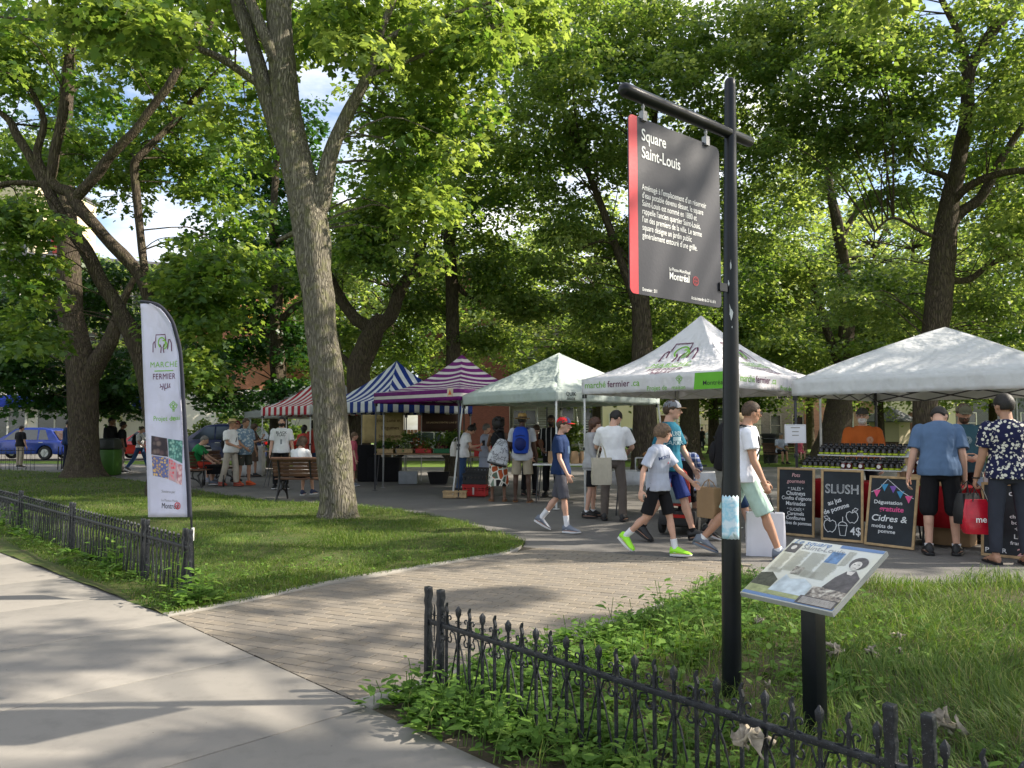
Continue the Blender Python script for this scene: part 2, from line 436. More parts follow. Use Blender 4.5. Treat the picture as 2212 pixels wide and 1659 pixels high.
# sidewalk slabs with tooled joints
sheet_base = MB(); mb = MB()
a0 = to_sw(G(385, 1343))[0]; st = 1.275
for i in range(-9, 40):
    for (b0, b1) in ((-6.0, 0.0),):
        p = [sw(a0 + i * st + .006, b0), sw(a0 + (i + 1) * st - .006, b0), sw(a0 + (i + 1) * st - .006, b1), sw(a0 + i * st + .006, b1)]
        if SD.cross(SN).z < 0: p.reverse()
        mb.add([(q.x, q.y, -.06) for q in p] + [(q.x, q.y, .008) for q in p], [(4, 5, 6, 7), (0, 1, 5, 4), (1, 2, 6, 5), (2, 3, 7, 6), (3, 0, 4, 7)])
tag(mb.build('sidewalk', M_CONC, bevel=.006), kind='structure')
# brick path: every brick is a bevelled block on a sand bed
PATH = [sw(aL, .012), sw(aR, .012), sw(aR, .012) + PD * 4.6, G(1590, 1242), plaza_near_R + Vector((.25, -.12, 0)), plaza_near_L - Vector((.02, -.02, 0)), G(1095, 1200)]
PATH = [(p.x, p.y) for p in PATH]
poly_sheet('path_bedding', PATH, -.006, M_JOINT)
PATHX = [tuple(Vector((*p, 0)) + SD * (.20 if i in (0, 5, 6) else (-.12 if i in (1, 2, 3) else 0)))[:2] for i, p in enumerate(PATH)]
def in_poly(P, x, y):
    P = np.asarray(P); x = np.asarray(x); y = np.asarray(y); c = np.zeros(x.shape, bool); j = len(P) - 1
    for i in range(len(P)):
        xi, yi, xj, yj = P[i][0], P[i][1], P[j][0], P[j][1]
        if yi != yj: c ^= ((yi > y) != (yj > y)) & (x < (xj - xi) * (y - yi) / (yj - yi) + xi)
        j = i
    return c
k = NT('paver'); tn = k.n('Attribute', _attribute_name='tint'); v = k.coord()
cc = k.ramp(tn.outputs['Fac'], [(0, (.185, .158, .122)), (.35, (.215, .185, .147)), (.7, (.198, .174, .142)), (1, (.17, .15, .125))])
nn = k.noise(v, 60, 4); n3 = k.noise(v, 1.3, 5)
cc = k.mix(k.math('MULTIPLY', k.ramp(nn, [(.45, 0.0), (.7, 1.0)]), .35), cc, (.15, .13, .11))
cc = k.mix(k.math('MULTIPLY', k.ramp(n3, [(.45, 0.0), (.65, 1.0)]), .35), cc, (.2, .175, .14))
M_PAV = k.out(k.bsdf(cc, .9, 0, .25, k.bump(nn, .3, .004)))
bm = bmesh.new(); Lb, Wb, gp = .205, .105, .007; ang = math.atan2(-.42, .907)
ca, sa = math.cos(ang), math.sin(ang); tint_l = bm.faces.layers.float.new('tint')
cxp = sum(p[0] for p in PATH) / len(PATH); cyp = sum(p[1] for p in PATH) / len(PATH)
for r in range(-60, 60):
    for c in range(-34, 34):
        u0 = c * Lb + (r % 2) * Lb / 2; v0 = r * Wb
        mx_, my_ = u0 + Lb / 2, v0 + Wb / 2; X = cxp + mx_ * ca - my_ * sa; Y = cyp + mx_ * sa + my_ * ca
        if not (min(p[0] for p in PATH) - .3 < X < max(p[0] for p in PATH) + .3 and min(p[1] for p in PATH) - .3 < Y < max(p[1] for p in PATH) + .3): continue
        t = rng.random(); dz = rng.uniform(-.0015, .0015); e = .004
        def q(u, w, z): return bm.verts.new((cxp + u * ca - w * sa, cyp + u * sa + w * ca, z + dz))
        g = gp / 2; lo = [q(u0 + g, v0 + g, -.02), q(u0 + Lb - g, v0 + g, -.02), q(u0 + Lb - g, v0 + Wb - g, -.02), q(u0 + g, v0 + Wb - g, -.02)]
        mi = [q(u0 + g, v0 + g, .001), q(u0 + Lb - g, v0 + g, .001), q(u0 + Lb - g, v0 + Wb - g, .001), q(u0 + g, v0 + Wb - g, .001)]
        g += e; hi = [q(u0 + g, v0 + g, .004), q(u0 + Lb - g, v0 + g, .004), q(u0 + Lb - g, v0 + Wb - g, .004), q(u0 + g, v0 + Wb - g, .004)]
        fs = [bm.faces.new(hi)]
        for i in range(4):
            j = (i + 1) % 4; fs.append(bm.faces.new((lo[i], lo[j], mi[j], mi[i]))); fs.append(bm.faces.new((mi[i], mi[j], hi[j], hi[i])))
        for f in fs: f[tint_l] = t
# trim to the path outline (convex enough): cut by each outline edge
n = len(PATH); area = sum(PATH[i][0] * PATH[(i + 1) % n][1] - PATH[(i + 1) % n][0] * PATH[i][1] for i in range(n))
dl = []
for f in bm.faces:
    c = f.calc_center_median()
    if not in_poly(PATHX, c.x, c.y): dl.append(f)
for (p, q_) in ((PATH[4], PATH[5]), (PATH[0], PATH[1]), (PATH[0], PATH[-1]), (PATHX[1], PATHX[2])):
    d = Vector((q_[0] - p[0], q_[1] - p[1], 0)); nn_ = Vector((d.y, -d.x, 0))
    mid = Vector((cxp, cyp, 0)) - Vector((p[0], p[1], 0))
    if nn_.dot(mid) > 0: nn_ = -nn_
    if q_ is PATH[-1]: p, q_ = tuple((Vector((*p, 0)) + SD * .09)[:2]), tuple((Vector((*q_, 0)) + SD * .09)[:2])
    bmesh.ops.bisect_plane(bm, geom=bm.verts[:] + bm.edges[:] + bm.faces[:], plane_co=(p[0], p[1], 0), plane_no=nn_, clear_outer=True)
dl = [f for f in bm.faces if not in_poly(PATHX, f.calc_center_median().x, f.calc_center_median().y)]
bmesh.ops.delete(bm, geom=dl, context='FACES')
me = bpy.data.meshes.new('brick_path'); bm.to_mesh(me); bm.free(); me.materials.append(M_PAV)
o = bpy.data.objects.new('brick_path', me); COL.objects.link(o); tag(o, kind='structure')
# kerbs of the path
def kerb(name, pts, w, h, side=1):
    pts = [Vector((p[0], p[1], 0)) for p in pts]; mb = MB(); rs = []
    for i, p in enumerate(pts):
        t = nrm(pts[min(i + 1, len(pts) - 1)] - pts[max(i - 1, 0)]); q = Vector((-t.y, t.x, 0)) * w * side
        rs.append([p + Vector((0, 0, -.05)), p + Vector((0, 0, h)), p + q + Vector((0, 0, h)), p + q + Vector((0, 0, -.05))])
    mb.rings(rs); return tag(mb.build(name, M_KERB, bevel=.008, smooth=True), kind='structure')
lk = [sw(aL, .0)] + [G(*p) for p in [(450, 1318), (560, 1296), (725, 1259), (900, 1230), (1030, 1208), (1095, 1198), (1118, 1190), (1128, 1181)]]
kerb('kerb', lk, .10, .02, 1)
kerb('kerb', [sw(aR, .0), sw(aR, 0) + PD * 2, sw(aR, 0) + PD * 4.1, bed_far[0]], .15, .02, -1)
# ---------------------------------------------------------------- houses round the square
def wall_mat(name, col, kind='plain', sc=1.0):
    k = NT(name); v = k.coord()
    if kind == 'brick':
        cm = k.n('TexCoord'); mp_ = k.n('Mapping'); mp_.inputs['Rotation'].default_value = (R(90), 0, 0); k.l(cm.outputs['Object'], mp_.inputs['Vector'])
        b = k.n('TexBrick', Scale=3.2 * sc); b.inputs['Color1'].default_value = (*col, 1); b.inputs['Color2'].default_value = (*[q * .78 for q in col], 1); b.inputs['Mortar'].default_value = (*[min(1, q * 1.25 + .05) for q in col], 1)
        b.inputs['Mortar Size'].default_value = .012; k.l(mp_.outputs[0], b.inputs['Vector']); c = b.outputs['Color']
    elif kind == 'siding':
        sp = k.n('SeparateXYZ'); k.l(v, sp.inputs[0]); f = k.math('FRACT', k.math('MULTIPLY', sp.outputs[2], 5.0 * sc)); c = k.mix(k.ramp(f, [(.0, 1.0), (.18, 0.0)]), col, [q * .5 for q in col])
    else: c = k.mix(0.0, col, col)
    c = k.mix(k.math('MULTIPLY', k.ramp(k.noise(v, .6, 6), [(.4, 0.0), (.7, 1.0)]), .3), c, [q * .72 for q in col])
    return k.out(k.bsdf(c, .9, 0, .2, k.bump(k.noise(v, 12, 4), .2, .02)))
M_PANE = mat('window_glass', (.03, .04, .05), .08, 0, .9, var=.3, vs=1.0); M_WFR = mat('window_frame_white', (.6, .59, .55), .6); M_SLATE = mat('roof_slate', (.10, .10, .115), .7, var=.3, vs=4)
def house(label, x0, x1, ytop, Y, m, wins=(), depth=9.0, roof=None, base=None, trim=None, name='house', cornice=True):
    a, b = A(x0, ytop, Y), A(x1, ytop, Y); zt_ = a.z; w = b.x - a.x; cx_ = (a.x + b.x) / 2
    t = thing(name, label, 'building' if name != 'house' else 'house', (cx_, Y, 0)); mb = MB(); mb.box((0, depth / 2, zt_ / 2 - .1), (w, depth, zt_ + .2)); mb.build('wall', m, t, smooth=False)
    if base:
        z1 = A(x0, base[0], Y).z; mb = MB(); mb.box((0, -.06, z1 / 2), (w + .05, .16, z1)); mb.build('lower_wall', base[1], t, smooth=False)
    mb = MB(); mb.box((0, depth / 2 - .1, zt_ + .12), (w + .5, depth + .6, .28)); mb.box((0, depth / 2 - .1, zt_ - .25), (w + .25, depth + .3, .18)); mb.build('roof' if not roof else 'cornice', trim or M_SLATE, t, bevel=.02)
    if roof:
        mb = MB(); h = roof; mb.rings([[Vector((-w / 2, -.1, zt_ + .26)), Vector((w / 2, -.1, zt_ + .26)), Vector((w / 2, depth, zt_ + .26)), Vector((-w / 2, depth, zt_ + .26))], [Vector((-w / 2 + .4, 1.1, zt_ + h)), Vector((w / 2 - .4, 1.1, zt_ + h)), Vector((w / 2 - .4, depth - 1, zt_ + h)), Vector((-w / 2 + .4, depth - 1, zt_ + h))]])
        mb.build('roof', M_SLATE, t, smooth=False)
    off = -.14 if base else 0
    for (fx, fz, ww, hh, *kind) in wins:
        x, z = -w / 2 + fx * w, fz; kd = kind[0] if kind else 'window'; mb = MB(); f = .08; y = off - .03
        mb.box((x - ww / 2, y, z), (f, .14, hh + f)); mb.box((x + ww / 2, y, z), (f, .14, hh + f)); mb.box((x, y, z + hh / 2), (ww - f, .13, f)); mb.box((x, y - .02, z - hh / 2), (ww + .2, .2, f)); 
        if kd == 'window': mb.box((x, y, z), (ww - f, .11, .05))
        fr = mb.build(kd, M_WFR if kd == 'window' else mat('door_brown', (.10, .04, .02), .5), t, smooth=False)
        mb = MB(); mb.box((x, off - .015, z), (ww - .04, .05, hh - .02)); mb.build('pane' if kd == 'window' else 'panel', M_PANE if kd == 'window' else mat('door_brown', (.10, .04, .02), .5), fr, smooth=False)
    return t, w, zt_
W_WHITE = wall_mat('white_render', (.72, .68, .60)); W_GREY = wall_mat('grey_siding', (.26, .25, .25), 'siding'); W_ORB = wall_mat('orange_brick', (.48, .21, .12), 'brick', 1.3); W_RB = wall_mat('red_brick', (.24, .085, .06), 'brick', 1.3)
W_STONE = wall_mat('grey_stone', (.36, .34, .31), 'brick', .5); W_CREAM = wall_mat('cream_render', (.62, .54, .40)); W_BEIGE = wall_mat('beige_panel', (.60, .50, .36))
g4 = lambda n, z0, nz, dz, ww, hh: [((i + .5) / n, z0 + j * dz, ww, hh) for i in range(n) for j in range(nz)]
t, w, zt_ = house('low shop with white columns and a blue fascia, upper floors in grey siding', -90, 336, 560, 52, W_GREY, g4(5, 7.0, 2, 3.2, 1.3, 1.8), name='shop_building', base=(815, W_WHITE))
mb = MB(); za, zb_ = A(0, 880, 51.6).z, A(0, 855, 51.6).z; mb.box((.4, -.42, (za + zb_) / 2), (w - .6, .5, zb_ - za)); mb.build('fascia', mat('fascia_blue', (.02, .05, .42), .4), t, bevel=.02)
for i in range(3):
    mb = MB(); xx = -w / 2 + 1.6 + i * 2.7; mb.box((xx, -.18, 1.6), (2.0, .06, 2.3)); o = mb.build('shop_window', M_PANE, t, smooth=False)
    mb = MB(); [mb.box((xx + s, -.22, 1.6), (.1, .12, 2.4)) for s in (-1.02, 0, 1.02)]; mb.build('frame', M_WFR, o, smooth=False)
for xx in (w / 2 - .9, -w / 2 + .3): mb = MB(); mb.box((xx, -.5, 1.2), (.28, .28, 2.4)); mb.build('column', W_WHITE, t, bevel=.02)
house('tall beige apartment tower far away at the left edge', -240, 79, 372, 95, W_BEIGE, g4(6, 9, 4, 5.0, 1.7, 2.2), name='apartment_building', depth=14)
mb = None
for _h in [o for o in COL.objects if o.get('category') == 'building' and 'low shop' in o['label']]: _h.rotation_euler[2] = R(22)
rs_ = thing('rooftop_sign', 'grey stepped pillar sign with a flared red top over the shop roof', 'sign', (A(132, 560, 60).x, 60, 0)); mb = MB()
z_ = [A(132, q, 60).z for q in (640, 575, 545, 492, 484)]; mb.rings([[Vector((sx * ww, sy * .35, z)) for sx, sy in ((-1, -1), (1, -1), (1, 1), (-1, 1))] for z, ww in ((0, .5), (z_[0], .5), (z_[1], .5), (z_[2], .9), (z_[3], 1.05), (z_[4], 1.1))]); mb.build('pillar', wall_mat('sign_shingle', (.16, .16, .17), 'siding', 1.0), rs_, smooth=False)
mb = MB(); mb.prism([(-.35, z_[1] + .3), (.35, z_[1] + .3), (.72, z_[3] - .05), (-.72, z_[3] - .05)], .06, (0, -.36, 0), (1, 0, 0), (0, 0, 1)); mb.build('red_panel', mat('sign_red', (.42, .04, .03), .6), rs_, smooth=False)
t, w, zt_ = house('orange brick building with a white ground floor behind the climbing shrubs', 385, 740, 610, 55, W_ORB, [(.35, 7.0, 1.1, 1.5), (.72, 7.0, 1.1, 1.5)], name='brick_building', base=(842, W_WHITE))
mb = MB(); q = A(522, 697, 54.6); mb.box((q.x - (A(400, 0, 55).x + A(720, 0, 55).x) / 2, -.5, q.z), (1.2, .2, 1.1)); mb.build('sign_board', mat('sign_yellow', (.75, .5, .02), .5), t, bevel=.03)
t.rotation_euler[2] = R(26)
t, w, zt_ = house('dark red brick house behind the purple tent', 905, 1100, 560, 56, W_RB, [(.35, 8.2, 1, 1.7), (.7, 8.2, 1, 1.7)], name='house')
t, w, zt_ = house('grey stone house with outdoor stairs and tall white windows', 1101, 1300, 640, 58, W_STONE, [(.1, 1.9, .9, 2.2), (.22, 1.9, .9, 2.2), (.62, 2.2, 1, 2), (.85, 2.2, 1, 2), (.2, 6, 1, 1.9), (.5, 6, 1, 1.9), (.8, 6, 1, 1.9)], trim=mat('copper_green', (.10, .30, .24), .7))
def stairs(t, x, n, w, dz, dy, z0=0, name='stairs', y0=-.2):
    mb = MB(); [mb.box((x + i * .0, y0 - (n - i) * dy, z0 + (i + .5) * dz), (w, dy * 1.1, .05)) for i in range(n)]
    for s in (-1, 1):
        mb.tube([(x + s * w / 2, y0 - n * dy, z0), (x + s * w / 2, y0, z0 + n * dz)], .06, 4); mb.tube([(x + s * w / 2, y0 - n * dy, z0 + .95), (x + s * w / 2, y0, z0 + n * dz + .95)], .03, 5)
        for i in range(0, n, 2): mb.tube([(x + s * w / 2, y0 - (n - i) * dy, z0 + i * dz), (x + s * w / 2, y0 - (n - i) * dy, z0 + i * dz + .95)], .015, 4)
    mb.build(name, mat('stair_paint', (.5, .5, .48), .6), t, smooth=False)
stairs(t, -.8, 13, 1.3, .19, .27); stairs(t, 2.1, 11, 1.2, .19, .27)
t, w, zt_ = house('pale cream row house with a balcony right of the broad trunk', 1301, 1470, 700, 76, W_CREAM, [(.15, 2.0, 1.1, 2.2), (.5, 2.0, 1.1, 2.2), (.8, 1.6, 1.2, 2.6, 'door'), (.2, 6.2, 1.1, 2), (.5, 6.2, 1.1, 2), (.8, 6.2, 1.1, 2)], roof=2.4)
t, w, zt_ = house('cream row house with an iron balcony seen left of the sign pole', 1471, 1640, 715, 78, W_CREAM, [(.15, 2.6, 1.2, 2.4), (.45, 2.6, 1.2, 2.4), (.75, 2.3, 1.2, 2.8, 'door'), (.2, 7, 1.1, 2), (.5, 7, 1.1, 2), (.8, 7, 1.1, 2)], roof=2.2)
mb = MB(); mb.box((0, -.9, 1.0), (w * .9, 1.7, .18)); [mb.tube([(-w * .44 + i * w * .88 / 24, -1.7, 1.05), (-w * .44 + i * w * .88 / 24, -1.7, 2.0)], .02, 4) for i in range(25)]; mb.tube([(-w * .45, -1.7, 2.0), (w * .45, -1.7, 2.0)], .03, 4); mb.build('balcony', M_BLKP, t, smooth=False) if False else mb.build('balcony', mat('balcony_iron', (.05, .05, .05), .5), t, smooth=False)
t, w, zt_ = house('house with a slate mansard and a small white gable above the tents', 1641, 1800, 800, 82, W_STONE, [(.2, 2, 1.1, 2.2), (.5, 2, 1.1, 2.2), (.8, 2, 1.1, 2.2), (.3, 5.6, 1.1, 1.6), (.7, 5.6, 1.1, 1.6)], roof=4.2)
mb = MB(); mb.prism([(-.9, 0), (.9, 0), (.9, 1.3), (0, 2.6), (-.9, 1.3)], 1.4, (.2, .9, zt_ + .6), (1, 0, 0), (0, 0, 1)); mb.build('gable', M_WFR, t, smooth=False)
t, w, zt_ = house('pinkish brick house between the leaning trunk and the vendor', 1801, 1905, 770, 74, wall_mat('pink_brick', (.46, .27, .20), 'brick', 1), [(.25, 2, 1, 2.1), (.7, 2, 1, 2.1), (.25, 5.5, 1, 1.9), (.7, 5.5, 1, 1.9)])
t, w, zt_ = house('cream house with a brown door and outside stairs at the right', 1906, 2060, 780, 72, W_CREAM, [(.15, 2.2, 1, 2.1), (.42, 1.9, 1, 2.4, 'door'), (.7, 2.2, 1.2, 2.1), (.2, 5.8, 1, 1.9), (.6, 5.8, 1, 1.9)], roof=2)
stairs(t, .2, 9, 1.2, .19, .27)
t, w, zt_ = house('dark grey house front farthest right behind the trees', 2061, 2420, 760, 76, wall_mat('dark_stone', (.13, .13, .14), 'brick', .6), g4(6, 2.2, 2, 3.6, 1.1, 2.0), roof=2)
# climbing shrubs and a board fence before the orange building
def shrub(label, x, y, w, h, seed, m=None, size=.14, per=90, n=26, grp=None):
    rr = random.Random(seed); t = thing('shrub', label, 'shrub', (x, y, 0), group=grp); cl = []; mb = MB()
    for i in range(n):
        a = rr.uniform(0, 6.28); q = rr.random() ** .5; z = rr.uniform(.15, .95) * h; s = math.sin(min(1, z / h * 1.1) * 2.2) * .5 + .5
        p = (math.cos(a) * q * w / 2 * s, math.sin(a) * q * .5, z); cl.append((p, .34, .22, min(1, max(0, .6 + rr.gauss(0, .2))), per)); mb.tube([(p[0] * .2, 0, 0), (p[0] * .5, p[1] * .5, z * .5), p], [.02, .014, .006], 5)
    mb.build('stem', M_BARK2, t); crown_mesh('foliage', cl, size, KITE, m, t, (0, 0, 0), seed=seed); return t
# ---------------------------------------------------------------- parked cars
M_TYRE = mat('tyre_rubber', (.02, .02, .02), .8); M_RIM = mat('alloy_rim', (.4, .4, .42), .3, .8); M_CGL = mat('car_glass', (.03, .04, .05), .05, 0, .9, var=.1); M_LAMPR = mat('rear_lamp', (.4, .01, .01), .2); M_LAMPW = mat('headlamp', (.7, .7, .7), .1)
def car_paint(name, c): return mat(name, c, .22, .1, .7, var=.04)
def make_car(label, x, y, rz, paint, L_=4.5, Hc=1.62, suv=True, group='cars parked along the street'):
    t = thing('parked_car', label, 'car', (x, y, 0), rz, group); wd = .9; h1 = Hc * .58
    prof = [(-L_ / 2, .38), (-L_ / 2 + .04, h1 * .85), (-L_ / 2 + .15, h1 * 1.0), (-L_ * .28, h1 * 1.06), (L_ * .12, h1 * 1.04), (L_ * .36, h1 * .90), (L_ / 2 - .08, h1 * .74), (L_ / 2, .40)]
    fx, rx, wr = L_ * .31, -L_ * .30, .34; bot = []
    for cx_ in (fx, rx): bot += [(cx_ + (wr + .05) * math.cos(a), .32 + (wr + .05) * math.sin(a)) for a in np.linspace(-.1, math.pi + .1, 9)]
    poly = prof + [(L_ / 2 - .05, .24)] + bot[:9] + bot[9:] + [(-L_ / 2 + .05, .24)]
    mb = MB(); mb.prism([(p[0], p[1]) for p in poly], 2 * wd, (0, wd, 0), (1, 0, 0), (0, 0, 1))
    body = mb.build('body', paint, t, bevel=.05)
    rear = -L_ * (.45 if suv else .38); cab = [(rear, h1), (rear + .45, Hc * .93), (rear + .9, Hc * .99), (-L_ * .06, Hc), (L_ * .05, Hc * .96), (L_ * .28, h1 * .96)]
    mb = MB(); n = len(cab); rs = []
    for s, in_ in ((-1, .13), (1, .13)): rs.append([Vector((x_, s * (wd - .04 - (in_ * (z_ - h1) / (Hc - h1) if z_ > h1 else 0)), z_)) for x_, z_ in cab])
    mb.rings(rs); mb.build('cabin', paint, t, bevel=.03)
    for s in (-1, 1):
        for (xa, xb) in ((rear + .50, rear + 1.0), (rear + 1.08, rear + 1.90), (rear + 1.97, L_ * .17)):
            mb = MB(); zb1, zt1 = h1 * 1.07, Hc * .93; xa2, xb2 = xa + .22 * (xa < rear + .6), xb - (.58 if xb > L_ * .12 else 0)
            o_ = lambda z: s * (wd - .04 - .13 * (z - h1) / (Hc - h1) + .008); p = [Vector((xa, o_(zb1), zb1)), Vector((xb, o_(zb1), zb1)), Vector((xb2, o_(zt1), zt1)), Vector((xa2, o_(zt1), zt1))]
            mb.add(p + [q - Vector((0, s * .03, 0)) for q in p], [(0, 1, 2, 3), (7, 6, 5, 4), (0, 4, 5, 1), (1, 5, 6, 2), (2, 6, 7, 3), (3, 7, 4, 0)]); mb.build('side_window', M_CGL, t, smooth=False)
        for hx in (rear + 1.0, rear + 1.95): mb = MB(); mb.box((hx - .15, s * (wd + .012), h1 * .93), (.2, .02, .03)); mb.build('door_handle', M_RIM, t)
        for cx_ in (fx, rx):
            Mx = Matrix.Rotation(R(90), 3, 'X'); mb = MB(); mb.lathe([(.20, -.1), (.31, -.1), (.335, -.06), (.335, .06), (.31, .1), (.20, .1)], 24, (cx_, s * (wd - .10), .335), 0, Mx, cap=False); wh = mb.build('wheel', M_TYRE, t)
            mb = MB(); mb.lathe([(.0, -.07), (.20, -.07), (.205, .07), (.0, .07)], 20, (cx_, s * (wd - .09), .335), 0, Mx)
            for q in range(5): a = q * 1.2566; mb.box((cx_ + .1 * math.cos(a), s * (wd - .005), .335 + .1 * math.sin(a)), (.2, .03, .04), Matrix.Rotation(-a, 3, 'Y'))
            mb.build('rim', M_RIM, wh)
        mb = MB(); mb.box((-L_ / 2 + .04, s * .68, h1 * .9), (.12, .34, .14)); mb.build('rear_light', M_LAMPR, t, bevel=.02); mb = MB(); mb.box((L_ / 2 - .10, s * .66, h1 * .70), (.16, .36, .13)); mb.build('headlight', M_LAMPW, t, bevel=.02)
    for xa, xb, za_, zb2 in ((L_ * .265, L_ * .07, h1 * 1.0, Hc * .94), (rear + .03, rear + .38, h1 * 1.06, Hc * .90)):
        mb = MB(); sg_ = 1 if xa > 0 else -1; mb.add([(xa + sg_ * .02, -.74, za_), (xa + sg_ * .02, .74, za_), (xb + sg_ * .02, .66, zb2), (xb + sg_ * .02, -.66, zb2)], [(0, 1, 2, 3)]); q = mb.build('windscreen' if xa > 0 else 'rear_window', M_CGL, t, smooth=False); s_ = q.modifiers.new('s', 'SOLIDIFY'); s_.thickness = .01
    return t
make_car('blue hatchback SUV parked by the shop, left of the thick trunk', A(62, 990, 39.2).x, 39.2, R(180), car_paint('blue_car_paint', (.012, .035, .26)), 4.4, 1.60)
make_car('red car mostly hidden beyond the walking woman in jeans', A(322, 990, 39.4).x, 39.4, R(180), car_paint('red_car_paint', (.42, .012, .015)), 4.3, 1.48, False)
make_car('dark blue SUV behind the people at the bench near the flag', A(470, 990, 33.8).x, 33.8, R(180), car_paint('navy_car_paint', (.012, .02, .07)), 4.7, 1.74)
make_car('bright red car seen through the striped tent', A(690, 990, 37).x, 37.0, R(180), car_paint('bright_red_paint', (.5, .02, .02)), 4.3, 1.5, False)
make_car('silver car glimpsed between the two stall banners', A(915, 990, 41).x, 41, R(180), car_paint('silver_paint', (.5, .5, .5)), 4.4, 1.45, False)
make_car('white van-like car far off between the trunk and the sign pole', A(1545, 960, 66).x, 66, R(180), car_paint('white_car_paint', (.6, .6, .6)), 4.6, 1.8)
make_car('pale car parked far behind the slender tent leg', A(1325, 960, 62).x, 62, R(180), car_paint('pale_blue_paint', (.4, .5, .6)), 4.6, 1.7)
# ---------------------------------------------------------------- trees
def bark_mat(name, c1, c2, sc=1.0, moss=0.0):
    k = NT(name); v = k.coord(scale=(1, 1, .13)); v3 = k.coord()
    w = k.n('TexVoronoi', Scale=34.0 * sc); w.feature = 'DISTANCE_TO_EDGE'
    nn = k.n('TexNoise', Scale=9.0 * sc, Detail=4); k.l(v, nn.inputs['Vector'])
    va = k.n('VectorMath', _operation='MULTIPLY_ADD'); k.l(nn.outputs['Color'], va.inputs[0]); va.inputs[1].default_value = (.12, .12, .12); k.l(v, va.inputs[2]); k.l(va.outputs[0], w.inputs['Vector'])
    f = k.ramp(w.outputs['Distance'], [(.0, 0.0), (.22, 1.0)]); big = k.noise(v3, 2.2, 5); fine = k.noise(v, 120 * sc, 4)
    col = k.mix(f, [q * .35 for q in c1], c1); col = k.mix(k.math('MULTIPLY', k.ramp(big, [(.42, 0.0), (.62, 1.0)]), .6), col, c2)
    col = k.mix(k.math('MULTIPLY', k.ramp(fine, [(.4, 0.0), (.7, 1.0)]), .4), col, [q * .5 for q in c1])
    if moss: col = k.mix(k.math('MULTIPLY', k.ramp(k.noise(v3, 7, 5), [(.5, 0.0), (.62, 1.0)]), moss), col, (.16, .17, .05))
    b = k.bump(f, .9, .03); b = k.bump(fine, .4, .008, b)
    return k.out(k.bsdf(col, .95, 0, .1, b))
M_BARK = bark_mat('grey_bark', (.26, .235, .185), (.17, .155, .12), 1.0, .35)
M_BARK2 = bark_mat('brown_bark', (.125, .10, .075), (.09, .073, .055), .8, .15)
def leaf_mat(name, stops, tr, trc, rough=.42):
    k = NT(name); a = k.n('Attribute', _attribute_name='tint')
    c = k.ramp(a.outputs['Fac'], stops); tcol = k.ramp(a.outputs['Fac'], trc)
    p = k.bsdf(c, rough, 0, .35); t = k.n('BsdfTranslucent'); k.l(tcol, t.inputs['Color'])
    m = k.n('MixShader'); m.inputs[0].default_value = tr; k.l(p.outputs[0], m.inputs[1]); k.l(t.outputs[0], m.inputs[2])
    return k.out(m)
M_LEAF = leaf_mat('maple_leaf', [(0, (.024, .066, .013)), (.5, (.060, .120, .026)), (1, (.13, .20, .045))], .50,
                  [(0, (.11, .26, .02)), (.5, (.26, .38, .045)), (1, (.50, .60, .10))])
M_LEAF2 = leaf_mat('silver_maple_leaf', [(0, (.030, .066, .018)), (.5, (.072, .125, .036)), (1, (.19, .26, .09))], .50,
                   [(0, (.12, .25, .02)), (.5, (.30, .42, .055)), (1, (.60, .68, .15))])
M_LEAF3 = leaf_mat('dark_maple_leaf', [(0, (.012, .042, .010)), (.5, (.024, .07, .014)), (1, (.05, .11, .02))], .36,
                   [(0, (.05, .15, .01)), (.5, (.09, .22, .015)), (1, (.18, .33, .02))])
STAR = np.array([(0, 0, 0), (.30, .00, -.05), (.20, .26, -.02), (.52, .40, -.10), (.40, .52, -.08), (.24, .52, -.02), (.22, .78, -.05), (0, 1.0, -.12), (-.22, .78, -.05), (-.24, .52, -.02), (-.40, .52, -.08), (-.52, .40, -.10), (-.20, .26, -.02), (-.30, .00, -.05)])
STAR[:, 1] -= .1
KITE = np.array([(0, -.05, 0), (.40, .34, -.09), (0, 1.0, -.04), (-.40, .34, -.09)])
OVAL = np.array([(0, 0, 0), (.24, .2, .06), (.28, .5, .05), (.14, .85, -.02), (0, 1.05, -.1), (-.14, .85, -.02), (-.28, .5, .05), (-.24, .2, .06)])
def norm_rows(a): return a / np.maximum(np.linalg.norm(a, axis=1, keepdims=True), 1e-9)
def place_leaves(P, N, T, S, shape):
    """P (n,3) positions, N normals, T tip directions, S sizes -> verts, faces"""
    T = norm_rows(T - N * (T * N).sum(1, keepdims=True)); B = np.cross(T, N); k = len(shape)
    V = (P[:, None, :] + S[:, None, None] * (shape[None, :, 0:1] * B[:, None, :] + shape[None, :, 1:2] * T[:, None, :] + shape[None, :, 2:3] * N[:, None, :])).reshape(-1, 3)
    return V, np.arange(len(P) * k).reshape(-1, k)
